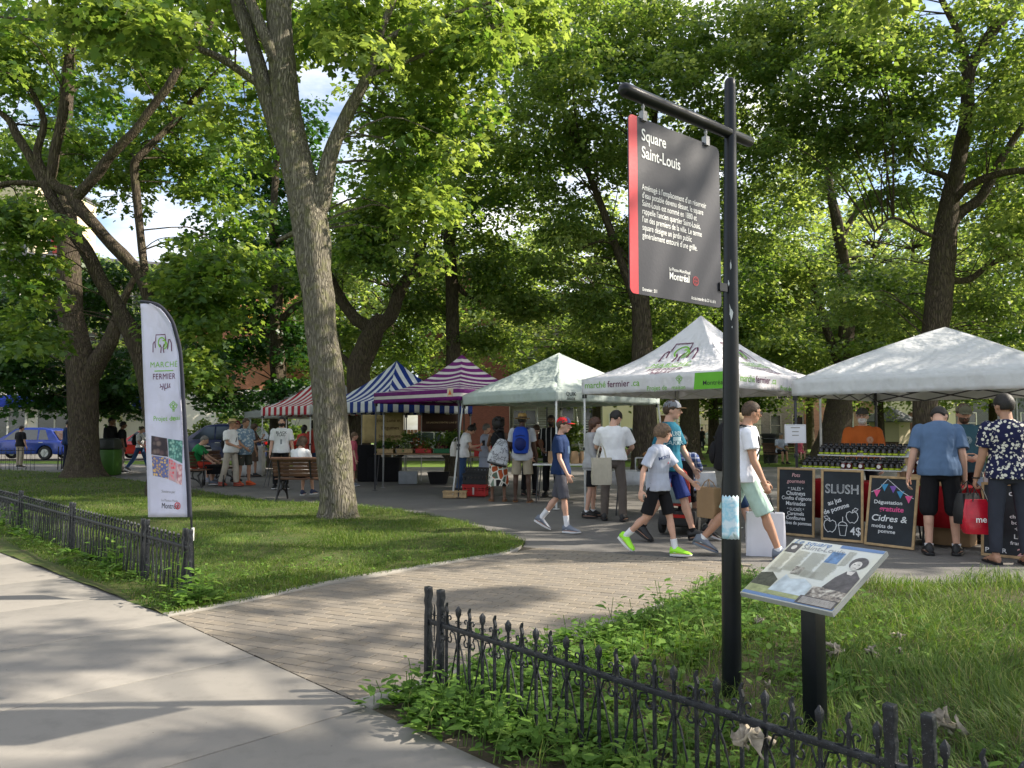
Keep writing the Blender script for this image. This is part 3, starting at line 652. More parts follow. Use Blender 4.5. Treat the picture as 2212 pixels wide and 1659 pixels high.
def crown_mesh(name, clusters, size, shape, m, parent, rel, dens=1.0, seed=1):
    r = np.random.default_rng(seed); Ps, Ns, Ts, Ss, tints = [], [], [], [], []
    rel = np.array(rel)
    for (c, rx, rz, tint0, per) in clusters:
        n = max(4, int(per * dens)); a = r.uniform(0, 2 * np.pi, n); q = np.sqrt(r.uniform(0, 1, n)) ** .8
        d = np.stack([np.cos(a) * q * rx, np.sin(a) * q * rx, r.normal(0, .42, n) * rz], 1)
        d[:, 2] -= .38 * rx * q * q
        tilt = r.uniform(-.35, .35, 2); d[:, 2] += d[:, 0] * tilt[0] + d[:, 1] * tilt[1]
        P = np.array(c) + d; out = np.stack([np.cos(a), np.sin(a), np.zeros(n)], 1)
        N = norm_rows(np.array([0, 0, 1.0]) + out * .35 + r.normal(0, .58, (n, 3)))
        T = out * .8 + r.normal(0, .6, (n, 3)) + np.array([0, 0, -.55])
        Ps.append(P); Ns.append(N); Ts.append(T); Ss.append(size * r.uniform(.5, 1.35, n)); tints.append(np.clip(tint0 + r.normal(0, .14, n), 0, 1))
    P = np.concatenate(Ps) - rel
    V, F = place_leaves(P, np.concatenate(Ns), np.concatenate(Ts), np.concatenate(Ss), shape)
    return np_mesh(name, V, [F], m, parent, np.concatenate(tints))
def catmull(pts, sub=4):
    out = []
    for i in range(len(pts) - 1):
        p0 = pts[max(i - 1, 0)]; p1 = pts[i]; p2 = pts[i + 1]; p3 = pts[min(i + 2, len(pts) - 1)]
        for j in range(sub):
            t = j / sub; out.append(.5 * ((2 * p1) + (p2 - p0) * t + (2 * p0 - 5 * p1 + 4 * p2 - p3) * t * t + (3 * p1 - p0 - 3 * p2 + p3) * t ** 3))
    out.append(pts[-1]); return out
def limb_world(l, dep):
    """survey points (x, y, r[, depth offset]) at depth dep -> centre line and radii in metres"""
    P = [A(p[0], p[1], dep + (p[3] if len(p) > 3 else 0)) for p in l]; rr = [p[2] / 1661.0 * (dep + (p[3] if len(p) > 3 else 0)) for p in l]
    P4 = [Vector((*p, r)) for p, r in zip(P, rr)]; C = catmull(P4, 4)
    return [c.to_3d() for c in C], [max(c[3], .004) for c in C]
def make_tree(name, label, cat, dep, limbs, blobs, size, shape, m, bark, seed=1, crx=.62, per=150, tint=.5, avoid=True, seg=14, group=None, lowz=2.4):
    rr = random.Random(seed); L = [limb_world(l, dep) for l in limbs]; mul = {M_LEAF2.name: 1.7}.get(m.name, 1.15)
    blobs = [(*b[:6], int(b[6] * mul)) for b in blobs]
    base = L[0][0][0].copy(); base.z = 0
    t = thing(name, label, cat, base, group=group)
    tb = MB(); bb = MB()
    for i, (C, rad) in enumerate(L):
        mb = tb if i == 0 else bb; sg = seg if i == 0 else max(7, seg - 5)
        b0 = len(mb.v); mb.tube(C, rad, sg)
        for vi in range(b0, len(mb.v)):
            v = mb.v[vi]; ci = min((vi - b0) // sg, len(C) - 1); d = v - C[ci]
            nz = noise.noise(Vector((d.x * 6, d.y * 6, v.z * .9)) + Vector((seed, 0, 0))) * .10 + noise.noise(v * 2.3) * .10
            v += d * nz
    trunk = tb.build('trunk', bark, t, rel=base)
    # clusters of leaves through the crown volume
    P0 = []; lp = [(p, r) for C, rad in L for p, r in zip(C, rad) if r > .018]
    vis = [(pix(p), r / max(p.y, 1) * 1661, p.y) for p, r in lp]
    for (x, y, dy, rx, ry, rd, n) in blobs:
        D = dep + dy
        for _ in range(n):
            for _try in range(30):
                a, b, c = rr.gauss(0, .5), rr.gauss(0, .5), rr.gauss(0, .5)
                if a * a + b * b + c * c > 1.1: continue
                Y = D + c * rd; p = A(x + a * rx * D / Y, y + b * ry * D / Y, Y)
                rxx = crx * rr.uniform(.6, 1.3)
                if p.z < lowz: continue
                if avoid and rr.random() > .12:
                    q = pix(p); pr = rxx / p.y * 1661
                    # leave the thick limbs that stand in front clear, as a real crown's bare interior is
                    if any(v[1] > 7 and abs(q[0] - v[0][0]) < v[1] + pr * .85 and abs(q[1] - v[0][1]) < v[1] + pr * .6 and p.y < v[2] + rxx * .8 for v in vis): continue
                P0.append((p, rxx)); break
    cl = []
    for p, rxx in P0:
        cl.append(((p.x, p.y, p.z), rxx, rxx * .32, min(1, max(0, tint + rr.gauss(0, .16))), per * (rxx / crx) ** 2 * rr.uniform(.75, 1.2)))
    # twigs join every cluster to the nearest bough
    pts = [p for p, r in lp]; used = {}
    for p, rxx in P0:
        q = min(rr.sample(pts, max(1, len(pts) // 3)), key=lambda s: (s - p).length + .6 * max(0, s.z - p.z))
        dd = (q - p).length
        kq = (round(q.x), round(q.y), round(q.z)); used[kq] = used.get(kq, 0) + 1
        if dd > 4.5 or used[kq] > 3: continue
        mid = q.lerp(p, .5) + Vector((rr.uniform(-.2, .2), rr.uniform(-.2, .2), .12 * dd + rr.uniform(-.1, .2)))
        m2 = q.lerp(p, .8) + Vector((rr.uniform(-.1, .1), rr.uniform(-.1, .1), .08 * dd))
        w = .008 + .006 * dd
        C = catmull([q, mid, m2, p - Vector((0, 0, .1))], 3); n = len(C)
        bb.tube(C, [w * (1 - .8 * i / (n - 1)) for i in range(n)], 5, cap=False)
    if bb.v: bb.build('branches', bark, t, rel=base)
    if cl: crown_mesh('crown', cl, size, shape, m, t, base, seed=seed)
    return t
# ---- the trees of the square
make_tree('maple_tree', 'big maple with a straight grey forking trunk on the lawn by the bench', 'tree', 12.8,
 [[(729, 1130, 50), (729, 1108, 42), (728, 1080, 40), (722, 1000, 40), (712, 880, 37), (697, 740, 35), (683, 610, 35), (672, 500, 38), (660, 440, 36), (640, 350, 33), (620, 250, 32), (608, 120, 29), (603, 0, 28), (600, -150, 26, .3), (610, -350, 20, .6), (630, -600, 10, 1)],
  [(618, 330, 18), (595, 265, 20), (572, 190, 19), (552, 120, 17), (530, 50, 16), (512, 0, 15), (490, -120, 12), (450, -300, 7, -.5)],
  [(604, 150, 12, -.1), (578, 90, 13, -.2), (548, 20, 12, -.2), (520, -60, 9, -.3), (500, -200, 6, -.5)],
  [(572, 190, 9), (540, 168, 9, -.1), (470, 122, 8, -.3), (400, 98, 7, -.5), (300, 75, 6, -.6), (200, 52, 5, -.8), (60, 42, 3, -1), (-60, 30, 2, -1)],
  [(676, 470, 22), (692, 440, 23), (703, 390, 20), (712, 340, 18), (735, 280, 15), (765, 220, 13), (795, 165, 11), (815, 110, 9), (825, 60, 8), (850, 0, 7), (890, -120, 4)],
  [(820, 98, 7), (880, 60, 6, .1), (960, 35, 5, .2), (1060, 5, 4, .2), (1150, -40, 2, .2)],
  [(797, 162, 6), (850, 145, 5, .2), (930, 112, 4, .3), (1040, 72, 3, .3), (1110, 40, 2, .3)],
  [(668, 480, 8), (640, 500, 6, .5), (600, 520, 4, 1)]],
 [(330, 20, -.5, 330, 70, 1.6, 26), (900, 60, .8, 260, 110, 1.6, 34), (930, 260, 1.6, 200, 110, 1.5, 20), (900, 430, 2.4, 130, 150, 1.3, 16), (500, 20, 1.5, 200, 130, 1.4, 14), (770, 20, -1, 120, 80, 1.2, 8), (560, 250, 2.2, 110, 120, 1.2, 7), (430, -330, 0, 500, 230, 3, 42), (900, -300, 0, 420, 230, 3, 40), (680, 60, 3.5, 150, 110, 1.2, 18), (1080, 40, 3, 160, 90, 1.6, 22)],
 .15, STAR, M_LEAF, M_BARK, seed=3, crx=.55, per=105, tint=.62, seg=22)
make_tree('maple_tree', 'leaning maple with twin arching limbs right behind the feather flag', 'tree', 17.0,
 [[(352, 1080, 34.8), (347, 1040, 27.0), (345, 980, 24.4), (330, 880, 22.6), (312, 790, 21.8), (290, 730, 20.9), (262, 680, 17.4), (240, 640, 15.7), (215, 600, 14.8), (185, 540, 14.8), (150, 490, 13.1), (118, 440, 12.2), (100, 400, 12.2), (60, 330, 9.6), (35, 290, 9.6), (20, 260, 7.8), (-20, 230, 5.2), (-80, 190, 2.6)],
  [(100, 410, 12.2), (112, 370, 11.3), (120, 320, 10.4), (135, 250, 10.4), (148, 150, 9.6), (150, 40, 8.7), (150, -150, 5.2)],
  [(334, 800, 17.4), (334, 720, 14.8), (322, 645, 13.9), (305, 600, 13.1), (270, 555, 13.9), (235, 520, 13.1), (200, 480, 13.1), (165, 440, 13.1), (150, 415, 12.2), (118, 400, 12.2), (80, 340, 8.7), (95, 260, 7.0), (60, 180, 4.3)],
  [(160, 432, 11.3), (185, 405, 11.3), (215, 370, 11.3), (240, 335, 10.4), (290, 285, 9.6), (330, 230, 8.7), (365, 185, 8.7), (395, 130, 7.8), (425, 100, 7.8), (450, 60, 7.0), (480, 0, 6.1), (520, -100, 3.5)],
  [(326, 660, 9.6), (315, 600, 8.7, .3), (305, 520, 8.7, .6), (296, 430, 8.7, .6), (290, 360, 8.7, .6), (305, 335, 7.8, .6), (350, 290, 7.0, .8), (390, 250, 6.1, 1), (440, 185, 5.2, 1), (500, 120, 2.6, 1)],
  [(100, 400, 7.0), (50, 395, 6.1), (0, 400, 5.2), (-60, 440, 3.5)],
  ],
 [(60, 120, 0, 210, 110, 2, 34), (330, 120, 1.5, 200, 120, 2, 34), (120, 330, 3, 160, 130, 1.5, 22), (380, 330, 3.5, 160, 120, 1.5, 26), (420, 640, -1, 130, 120, 1.2, 34), (480, 560, 0, 110, 80, 1.2, 16), (40, 480, -1.5, 90, 60, 1, 10), (50, 590, -.5, 100, 60, 1, 10), (30, 700, -.8, 90, 70, 1, 12), (250, 330, 2.5, 170, 120, 1.5, 10), (90, 460, -1.2, 60, 50, .6, 3), (480, 330, 2, 120, 150, 1.5, 14), (560, 480, 2.0, 80, 160, 1.5, 10), (380, 800, .3, 70, 60, .8, 7)],
 .145, STAR, M_LEAF, M_BARK2, seed=5, crx=.6, per=120, tint=.5, seg=16)
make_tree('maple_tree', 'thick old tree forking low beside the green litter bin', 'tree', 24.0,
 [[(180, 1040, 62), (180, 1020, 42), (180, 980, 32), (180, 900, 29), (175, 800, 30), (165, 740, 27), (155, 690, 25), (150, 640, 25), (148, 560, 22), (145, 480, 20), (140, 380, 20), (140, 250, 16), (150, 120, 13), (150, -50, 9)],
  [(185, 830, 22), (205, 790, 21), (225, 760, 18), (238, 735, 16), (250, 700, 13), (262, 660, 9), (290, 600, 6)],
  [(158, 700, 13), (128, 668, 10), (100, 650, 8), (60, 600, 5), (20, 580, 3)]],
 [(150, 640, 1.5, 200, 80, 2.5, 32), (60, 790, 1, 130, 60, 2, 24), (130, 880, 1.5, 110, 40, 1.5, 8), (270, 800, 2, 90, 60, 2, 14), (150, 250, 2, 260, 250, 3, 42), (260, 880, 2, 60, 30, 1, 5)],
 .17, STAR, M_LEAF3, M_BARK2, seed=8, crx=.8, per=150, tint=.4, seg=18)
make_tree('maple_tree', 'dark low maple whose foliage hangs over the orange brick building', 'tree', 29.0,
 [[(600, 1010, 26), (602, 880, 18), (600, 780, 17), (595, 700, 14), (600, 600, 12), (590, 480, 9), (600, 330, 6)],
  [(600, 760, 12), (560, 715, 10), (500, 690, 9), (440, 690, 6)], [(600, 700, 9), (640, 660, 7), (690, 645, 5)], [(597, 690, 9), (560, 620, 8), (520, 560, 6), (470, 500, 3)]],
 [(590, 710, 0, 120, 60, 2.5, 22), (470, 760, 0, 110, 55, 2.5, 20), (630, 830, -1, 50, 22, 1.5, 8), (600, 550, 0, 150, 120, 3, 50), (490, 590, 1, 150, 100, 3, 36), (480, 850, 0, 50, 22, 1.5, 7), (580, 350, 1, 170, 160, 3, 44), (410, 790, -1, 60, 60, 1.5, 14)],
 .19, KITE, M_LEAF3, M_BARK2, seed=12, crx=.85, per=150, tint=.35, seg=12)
make_tree('maple_tree', 'maple behind the red and blue striped tents, its trunk forking into a wide V', 'tree', 24.0,
 [[(775, 1045, 34), (776, 980, 27), (777, 900, 25), (775, 800, 26), (788, 760, 25), (803, 725, 23), (812, 702, 19), (822, 680, 10)],
  [(806, 715, 15), (785, 700, 14), (768, 688, 13), (745, 660, 12), (722, 620, 12), (700, 570, 10), (690, 500, 8), (700, 400, 6), (720, 300, 4)],
  [(810, 715, 17), (826, 698, 16), (845, 680, 15), (860, 640, 14), (880, 600, 12), (895, 570, 10), (920, 510, 8), (940, 420, 6), (930, 300, 4)],
  [(880, 600, 8), (910, 590, 6), (950, 560, 4)], [(775, 860, 9), (760, 800, 8), (740, 770, 6), (720, 760, 4)]],
 [(830, 560, -1, 150, 120, 2.5, 34), (880, 330, 0, 200, 180, 3, 46), (800, 450, -2, 110, 100, 1.5, 16), (740, 740, 2.5, 60, 60, 1, 8), (880, 740, 3, 60, 50, 1.5, 10), (720, 560, 2, 100, 130, 2, 16)],
 .15, KITE, M_LEAF, M_BARK2, seed=15, crx=.7, per=150, tint=.5, seg=14)
make_tree('maple_tree', 'slender straight trunk rising behind the purple striped tent', 'tree', 25.0,
 [[(980, 1045, 24), (980, 980, 18), (980, 800, 16), (978, 700, 15), (975, 600, 14), (968, 480, 12), (965, 380, 9), (960, 250, 6), (960, 100, 4)],
  [(975, 520, 7), (1000, 455, 6), (1050, 430, 6), (1100, 400, 5), (1140, 340, 3)], [(975, 600, 6), (1010, 640, 5), (1060, 650, 4), (1110, 620, 3)], [(970, 470, 6), (940, 400, 5), (900, 370, 3)]],
 [(1030, 560, 0, 110, 90, 2.5, 26), (1050, 380, 0, 140, 130, 2.5, 34), (1020, 170, 0, 190, 150, 3, 42), (1130, 640, 0, 100, 60, 2, 20), (900, 640, 1, 80, 70, 1.5, 12), (1050, 730, 1, 70, 30, 1.5, 10), (1130, 60, 2, 190, 110, 2.5, 36), (900, 60, 3, 160, 120, 2.5, 24)],
 .14, KITE, M_LEAF2, M_BARK2, seed=18, crx=.7, per=150, tint=.42, seg=12)
make_tree('maple_tree', 'broad dark trunk between the grey and the white lettered tents', 'tree', 22.0,
 [[(1394, 1050, 46), (1394, 1020, 34), (1394, 985, 29), (1392, 860, 25), (1388, 750, 22), (1385, 650, 19), (1382, 560, 16), (1390, 430, 12), (1410, 300, 8), (1420, 150, 5)],
  [(1388, 700, 11), (1365, 630, 10), (1340, 560, 9), (1290, 420, 8), (1240, 300, 5)], [(1385, 640, 9), (1430, 560, 8), (1490, 450, 7), (1540, 330, 4)],
  [(1384, 600, 6), (1340, 540, 5), (1300, 520, 4), (1250, 540, 3)]],
 [(1230, 130, -1, 170, 130, 2.5, 36), (1430, 110, -1, 190, 130, 2.5, 38), (1330, 320, 0, 190, 130, 2.5, 40), (1550, 260, 0, 160, 160, 2.5, 36), (1260, 500, 1, 130, 110, 2.5, 30), (1430, 520, 1, 130, 110, 2.5, 30), (1600, 480, 0, 110, 120, 2, 22), (1290, 660, 2, 110, 55, 2, 20), (1440, 680, 2, 80, 45, 2, 14), (1180, 330, 1, 110, 130, 2, 18), (1300, 20, 0, 260, 70, 2.5, 34)],
 .125, KITE, M_LEAF2, M_BARK2, seed=22, crx=.62, per=170, tint=.5, seg=14)
make_tree('maple_tree', 'distant twin-limbed trunk standing in sunny grass left of the sign pole', 'tree', 38.0,
 [[(1490, 992, 36), (1490, 970, 24), (1489, 860, 20), (1485, 760, 16), (1480, 600, 12), (1470, 450, 8)], [(1487, 800, 12), (1510, 740, 10), (1530, 640, 7), (1560, 520, 4)]],
 [(1520, 640, 0, 130, 100, 3, 36), (1400, 760, 2, 80, 40, 2, 10), (1640, 700, 0, 90, 60, 3, 22), (1300, 740, 2, 120, 50, 3, 22), (1560, 760, 0, 60, 40, 2, 8)],
 .2, KITE, M_LEAF2, M_BARK2, seed=25, crx=1.0, per=150, tint=.6, seg=12)
make_tree('maple_tree', 'leaning trunk with a wide foot behind the orange shirted vendor', 'tree', 30.0,
 [[(1790, 1015, 60), (1795, 990, 44), (1801, 950, 36), (1812, 880, 27), (1820, 820, 22), (1826, 760, 18), (1830, 650, 14), (1812, 500, 12), (1792, 400, 9), (1780, 250, 5)],
  [(1822, 800, 12), (1795, 740, 10), (1770, 660, 8), (1740, 560, 5)], [(1815, 520, 7), (1850, 460, 6), (1900, 430, 4)]],
 [(1720, 590, 0, 160, 90, 3, 40), (1840, 720, 0, 110, 50, 2.5, 22), (1700, 740, -1, 80, 50, 2, 16), (1750, 400, 0, 130, 130, 3, 34), (1950, 700, 2, 110, 60, 2.5, 20), (1920, 600, 2, 80, 60, 2, 12)],
 .16, KITE, M_LEAF2, M_BARK2, seed=28, crx=.85, per=160, tint=.55, seg=12)
make_tree('maple_tree', 'tall dark maple trunk rising behind the peak of the rightmost white tent', 'tree', 20.0,
 [[(1998, 1055, 44), (1998, 1030, 32), (1998, 950, 24), (1998, 860, 24), (2010, 760, 25), (2025, 680, 27), (2032, 600, 27), (2040, 520, 24), (2052, 440, 20), (2065, 380, 18), (2075, 320, 15), (2090, 250, 14), (2090, 170, 13), (2110, 120, 12), (2150, 60, 12), (2200, 0, 11), (2250, -100, 8)],
  [(2050, 490, 13), (2080, 455, 12), (2120, 425, 11), (2160, 350, 9), (2212, 270, 7), (2280, 200, 4)],
  [(2056, 440, 10), (2090, 405, 9, -.5), (2150, 377, 8, -1), (2250, 362, 6, -1.4), (2330, 340, 4, -1.5)],
  [(2034, 600, 8), (2090, 605, 7, .5), (2150, 565, 6, .5), (2240, 540, 4, .5)],
  [(2060, 415, 9), (2040, 380, 7), (2000, 365, 6), (1950, 325, 4)],
  [(2092, 200, 10), (2080, 100, 9), (2050, 30, 7), (2000, -60, 4)],
  [(2040, 520, 5), (1990, 500, 4, -.3), (1930, 470, 3, -.5), (1890, 500, 2, -.6)]],
 [(1880, 110, -1, 200, 120, 2.5, 44), (2110, 90, -1, 130, 110, 2, 24), (1900, 280, -.5, 150, 90, 2, 28), (2160, 240, -1, 90, 110, 2, 16), (2170, 480, 0, 80, 90, 2, 16), (1720, 230, 0, 130, 170, 2, 32), (1930, 420, 1, 90, 50, 1.5, 8), (2130, 640, 1, 110, 60, 2, 18), (1890, 640, 1, 110, 70, 2, 20), (2000, -200, 0, 400, 150, 3.5, 60), (1650, 90, 0, 150, 110, 2.5, 24), (1750, 20, 0, 240, 60, 2.5, 26), (2140, 330, 1.5, 90, 100, 2, 14)],
 .12, KITE, M_LEAF2, M_BARK2, seed=31, crx=.58, per=160, tint=.5, seg=16)
# street-side shade trees to the right of the view (their crowns dapple the pavement)
def round_tree(label, x, y, h, cr, n, seed, m, bark, size=.2, crx=.9, per=120, zlo=.5, r0=.24, group=None, name='maple_tree', shape=KITE, lean=(0, 0), tint=.5):
    rr = random.Random(seed); t = thing(name, label, 'tree', (x, y, 0), group=group); mb = MB(); bb = MB()
    top = Vector((lean[0], lean[1], h * .8)); C = catmull([Vector((0, 0, -.1)), Vector((lean[0] * .1, lean[1] * .1, h * .15)), Vector((lean[0] * .4, lean[1] * .4, h * .45)), top], 4)
    nC = len(C); mb.tube(C, [r0 * (1.5 if i == 0 else 1.0 - .75 * i / nC) for i in range(nC)], 12); mb.build('trunk', bark, t)
    cl = []; cz = h * (zlo + 1) / 2; rz = h * (1 - zlo) / 2
    for i in range(n):
        while True:
            a, b, c = rr.uniform(-1, 1), rr.uniform(-1, 1), rr.uniform(-1, 1); q = a * a + b * b + c * c
            if .15 < q < 1 and rr.random() < q + .2: break
        p = Vector((lean[0] * .8 + a * cr, lean[1] * .8 + b * cr, cz + c * rz)); rx = crx * rr.uniform(.6, 1.3)
        cl.append(((p.x, p.y, p.z), rx, rx * .32, min(1, max(0, tint + rr.gauss(0, .18))), per * rr.uniform(.7, 1.2)))
        q = min(C[nC // 3:], key=lambda s: (s - p).length + .8 * max(0, s.z - p.z)); w = .015 + .007 * (q - p).length
        mid = q.lerp(p, .5) + Vector((0, 0, .1 * (q - p).length))
        bb.tube(catmull([q, mid, p], 3), [w * (1 - .12 * i) for i in range(7)], 5, cap=False)
    bb.build('branches', bark, t); crown_mesh('crown', cl, size, shape, m, t, (0, 0, 0), seed=seed); return t
round_tree('street tree right of the view, its crown high over the stalls', 9.6, 9.0, 12.5, 4.2, 30, 41, M_LEAF2, M_BARK2, .14, .58, 200, .62, .26, lean=(-1.5, 1.2))
round_tree('street tree standing beside the pavement right of the view', 13.5, 3.5, 12.5, 4.8, 46, 42, M_LEAF, M_BARK, .14, .58, 210, .58, .28, lean=(-1, .5))
round_tree('street tree between the fence and the stalls, outside the view', 17.5, 13.2, 14, 4.6, 46, 43, M_LEAF2, M_BARK2, .16, .7, 230, .5, .3, lean=(-1, 0))
round_tree('broad shade tree right of the view behind the large white tent', 17.5, 19.5, 15, 5.6, 62, 44, M_LEAF2, M_BARK2, .15, .85, 300, .40, .34, lean=(-.8, 0))
round_tree('broad shade tree far right behind the stalls', 24, 28, 16, 6.5, 150, 45, M_LEAF2, M_BARK2, .2, 1.1, 150, .35, .36)
# trees of the far side of the square: one shape of each of three, then copies
far = [round_tree('bushy far maple over the parked cars, left of the thick forked trunk', -34, 36, 13, 5.5, 110, 51, M_LEAF, M_BARK2, .24, 1.25, 150, .20, .26, 'trees on the far side of the square', lean=(.5, 0)),
       round_tree('far maple with a loose crown seen over the grey tent', 4.5, 41, 14, 6.2, 135, 52, M_LEAF2, M_BARK2, .22, 1.3, 170, .20, .30, 'trees on the far side of the square', tint=.6),
       round_tree('far maple with a dense crown right of the white lettered tent', 21, 44, 15, 6.5, 150, 53, M_LEAF2, M_BARK2, .22, 1.35, 180, .17, .32, 'trees on the far side of the square', tint=.6)]
_fl = ['far maple between the pale house fronts and the leaning trunk', 'far maple behind the trunk that stands in sunny grass', 'small far maple left of the blue awning', 'far maple closing the view behind the purple striped tent', 'far maple at the right edge behind the last tent', 'far maple behind the wide V of the forked trunk', 'tallest far maple above the stone houses with stairs', 'far maple above the slate roof and gable', 'far maple farthest right beside the side street', 'far maple over the bench where people sit', 'low young maple behind the orange vendor', 'low maple in the grass beyond the lettered tent', 'low maple near the right edge beyond the teal vendor', 'far maple in front of the shop with the blue fascia']
for i, (x, y, s, rz) in enumerate([(30, 48, 1.05, 1), (13, 50, 1.0, 2.2), (-22, 62, .9, 3), (-6, 38, .95, .5), (38, 44, 1.1, 4), (-11, 56, 1.1, 5), (3, 60, 1.25, 1.9), (24, 62, 1.2, 2.8), (50, 58, 1.2, .3), (19, 36, .9, 3.7), (29, 37, .72, .9), (12, 45, .78, 2.5), (36, 39, .75, 5.2), (-27, 52, .9, 1.2)]):
    copy_tree(far[(i + 1) % 3], (x, y, -.03), rz, _fl[i], 'trees on the far side of the square', s)
shrub('tall climbing shrub against the white ground floor, left of the tents', A(500, 900, 50).x, 50.2, 2.6, 3.6, 71, M_LEAF2, .2, 90, 34)
shrub('broad climbing shrub beside the red striped tent', A(552, 900, 50).x, 50.4, 3.0, 3.2, 72, M_LEAF2, .2, 90, 34)
shrub('low hedge-like shrub just right of the flag', A(440, 900, 50).x, 50.0, 3.6, 2.2, 73, M_LEAF2, .2, 90, 30)
shrub('leafy shrub under the striped tent near the red car', A(615, 900, 45).x, 45.4, 2.0, 3.0, 74, M_LEAF, .2, 90, 24)
shrub('green shrub in front of the stone house stairs', A(1215, 930, 50).x, 50, 3.0, 2.2, 75, M_LEAF2, .2, 90, 26)
shrub('bright bush left of the woman in the grey sweatshirt', A(1180, 930, 42).x, 42, 1.8, 1.3, 76, M_LEAF2, .18, 80, 18)
wf = thing('board_fence', 'low brown board fence between the banners by the street', 'fence', (A(905, 930, 44).x, 46.5, 0)); mb = MB()
for i in range(26): mb.box((-2.6 + i * .21, 0, .75), (.19, .03, 1.5))
mb.build('boards', mat('fence_wood', (.28, .15, .07), .8), wf, smooth=False); mb = MB(); [mb.box((s, .06, .75), (.1, .1, 1.6)) for s in (-2.6, 0, 2.6)]; mb.build('post', mat('fence_wood', (.28, .15, .07), .8), wf)
# ---------------------------------------------------------------- market tents
def tent_mat(name, c1, c2=None, axis=0, period=.3, duty=.5, trans=.25):
    k = NT(name); v = k.coord(); 
    if c2 is not None:
        uv = k.n('UVMap', _uv_map='uv'); sp = k.n('SeparateXYZ'); k.l(uv.outputs[0], sp.inputs[0])
        f = k.math('GREATER_THAN', k.math('FRACT', k.math('DIVIDE', sp.outputs[axis], period)), duty); col = k.mix(f, c1, c2)
    else: col = k.mix(k.ramp(k.noise(v, 1.5, 5), [(.35, 0.0), (.65, 1.0)]), [q * .93 for q in c1], c1)
    col = k.mix(k.math('MULTIPLY', k.ramp(k.noise(v, 3, 6, .7), [(.5, 0.0), (.75, 1.0)]), .07), col, (.3, .27, .22))
    b = k.bump(k.noise(k.coord(scale=(1, 1, .5)), 2.6, 3), .8, .14); b = k.bump(k.noise(v, 9, 5), .4, .03, b)
    p = k.bsdf(col, .62, 0, .3, b); t = k.n('BsdfTranslucent'); k.l(col, t.inputs['Color']) if isinstance(col, bpy.types.NodeSocket) else None
    m = k.n('MixShader'); m.inputs[0].default_value = trans; k.l(p.outputs[0], m.inputs[1]); k.l(t.outputs[0], m.inputs[2]); return k.out(m)
M_LEGW = mat('white_enamel', (.62, .62, .60), .4); M_LEGD = mat('dark_enamel', (.045, .045, .05), .45); M_LEGG = mat('grey_steel', (.25, .25, .25), .4, .6)
M_BLKP = mat('black_plastic', (.02, .02, .022), .5)
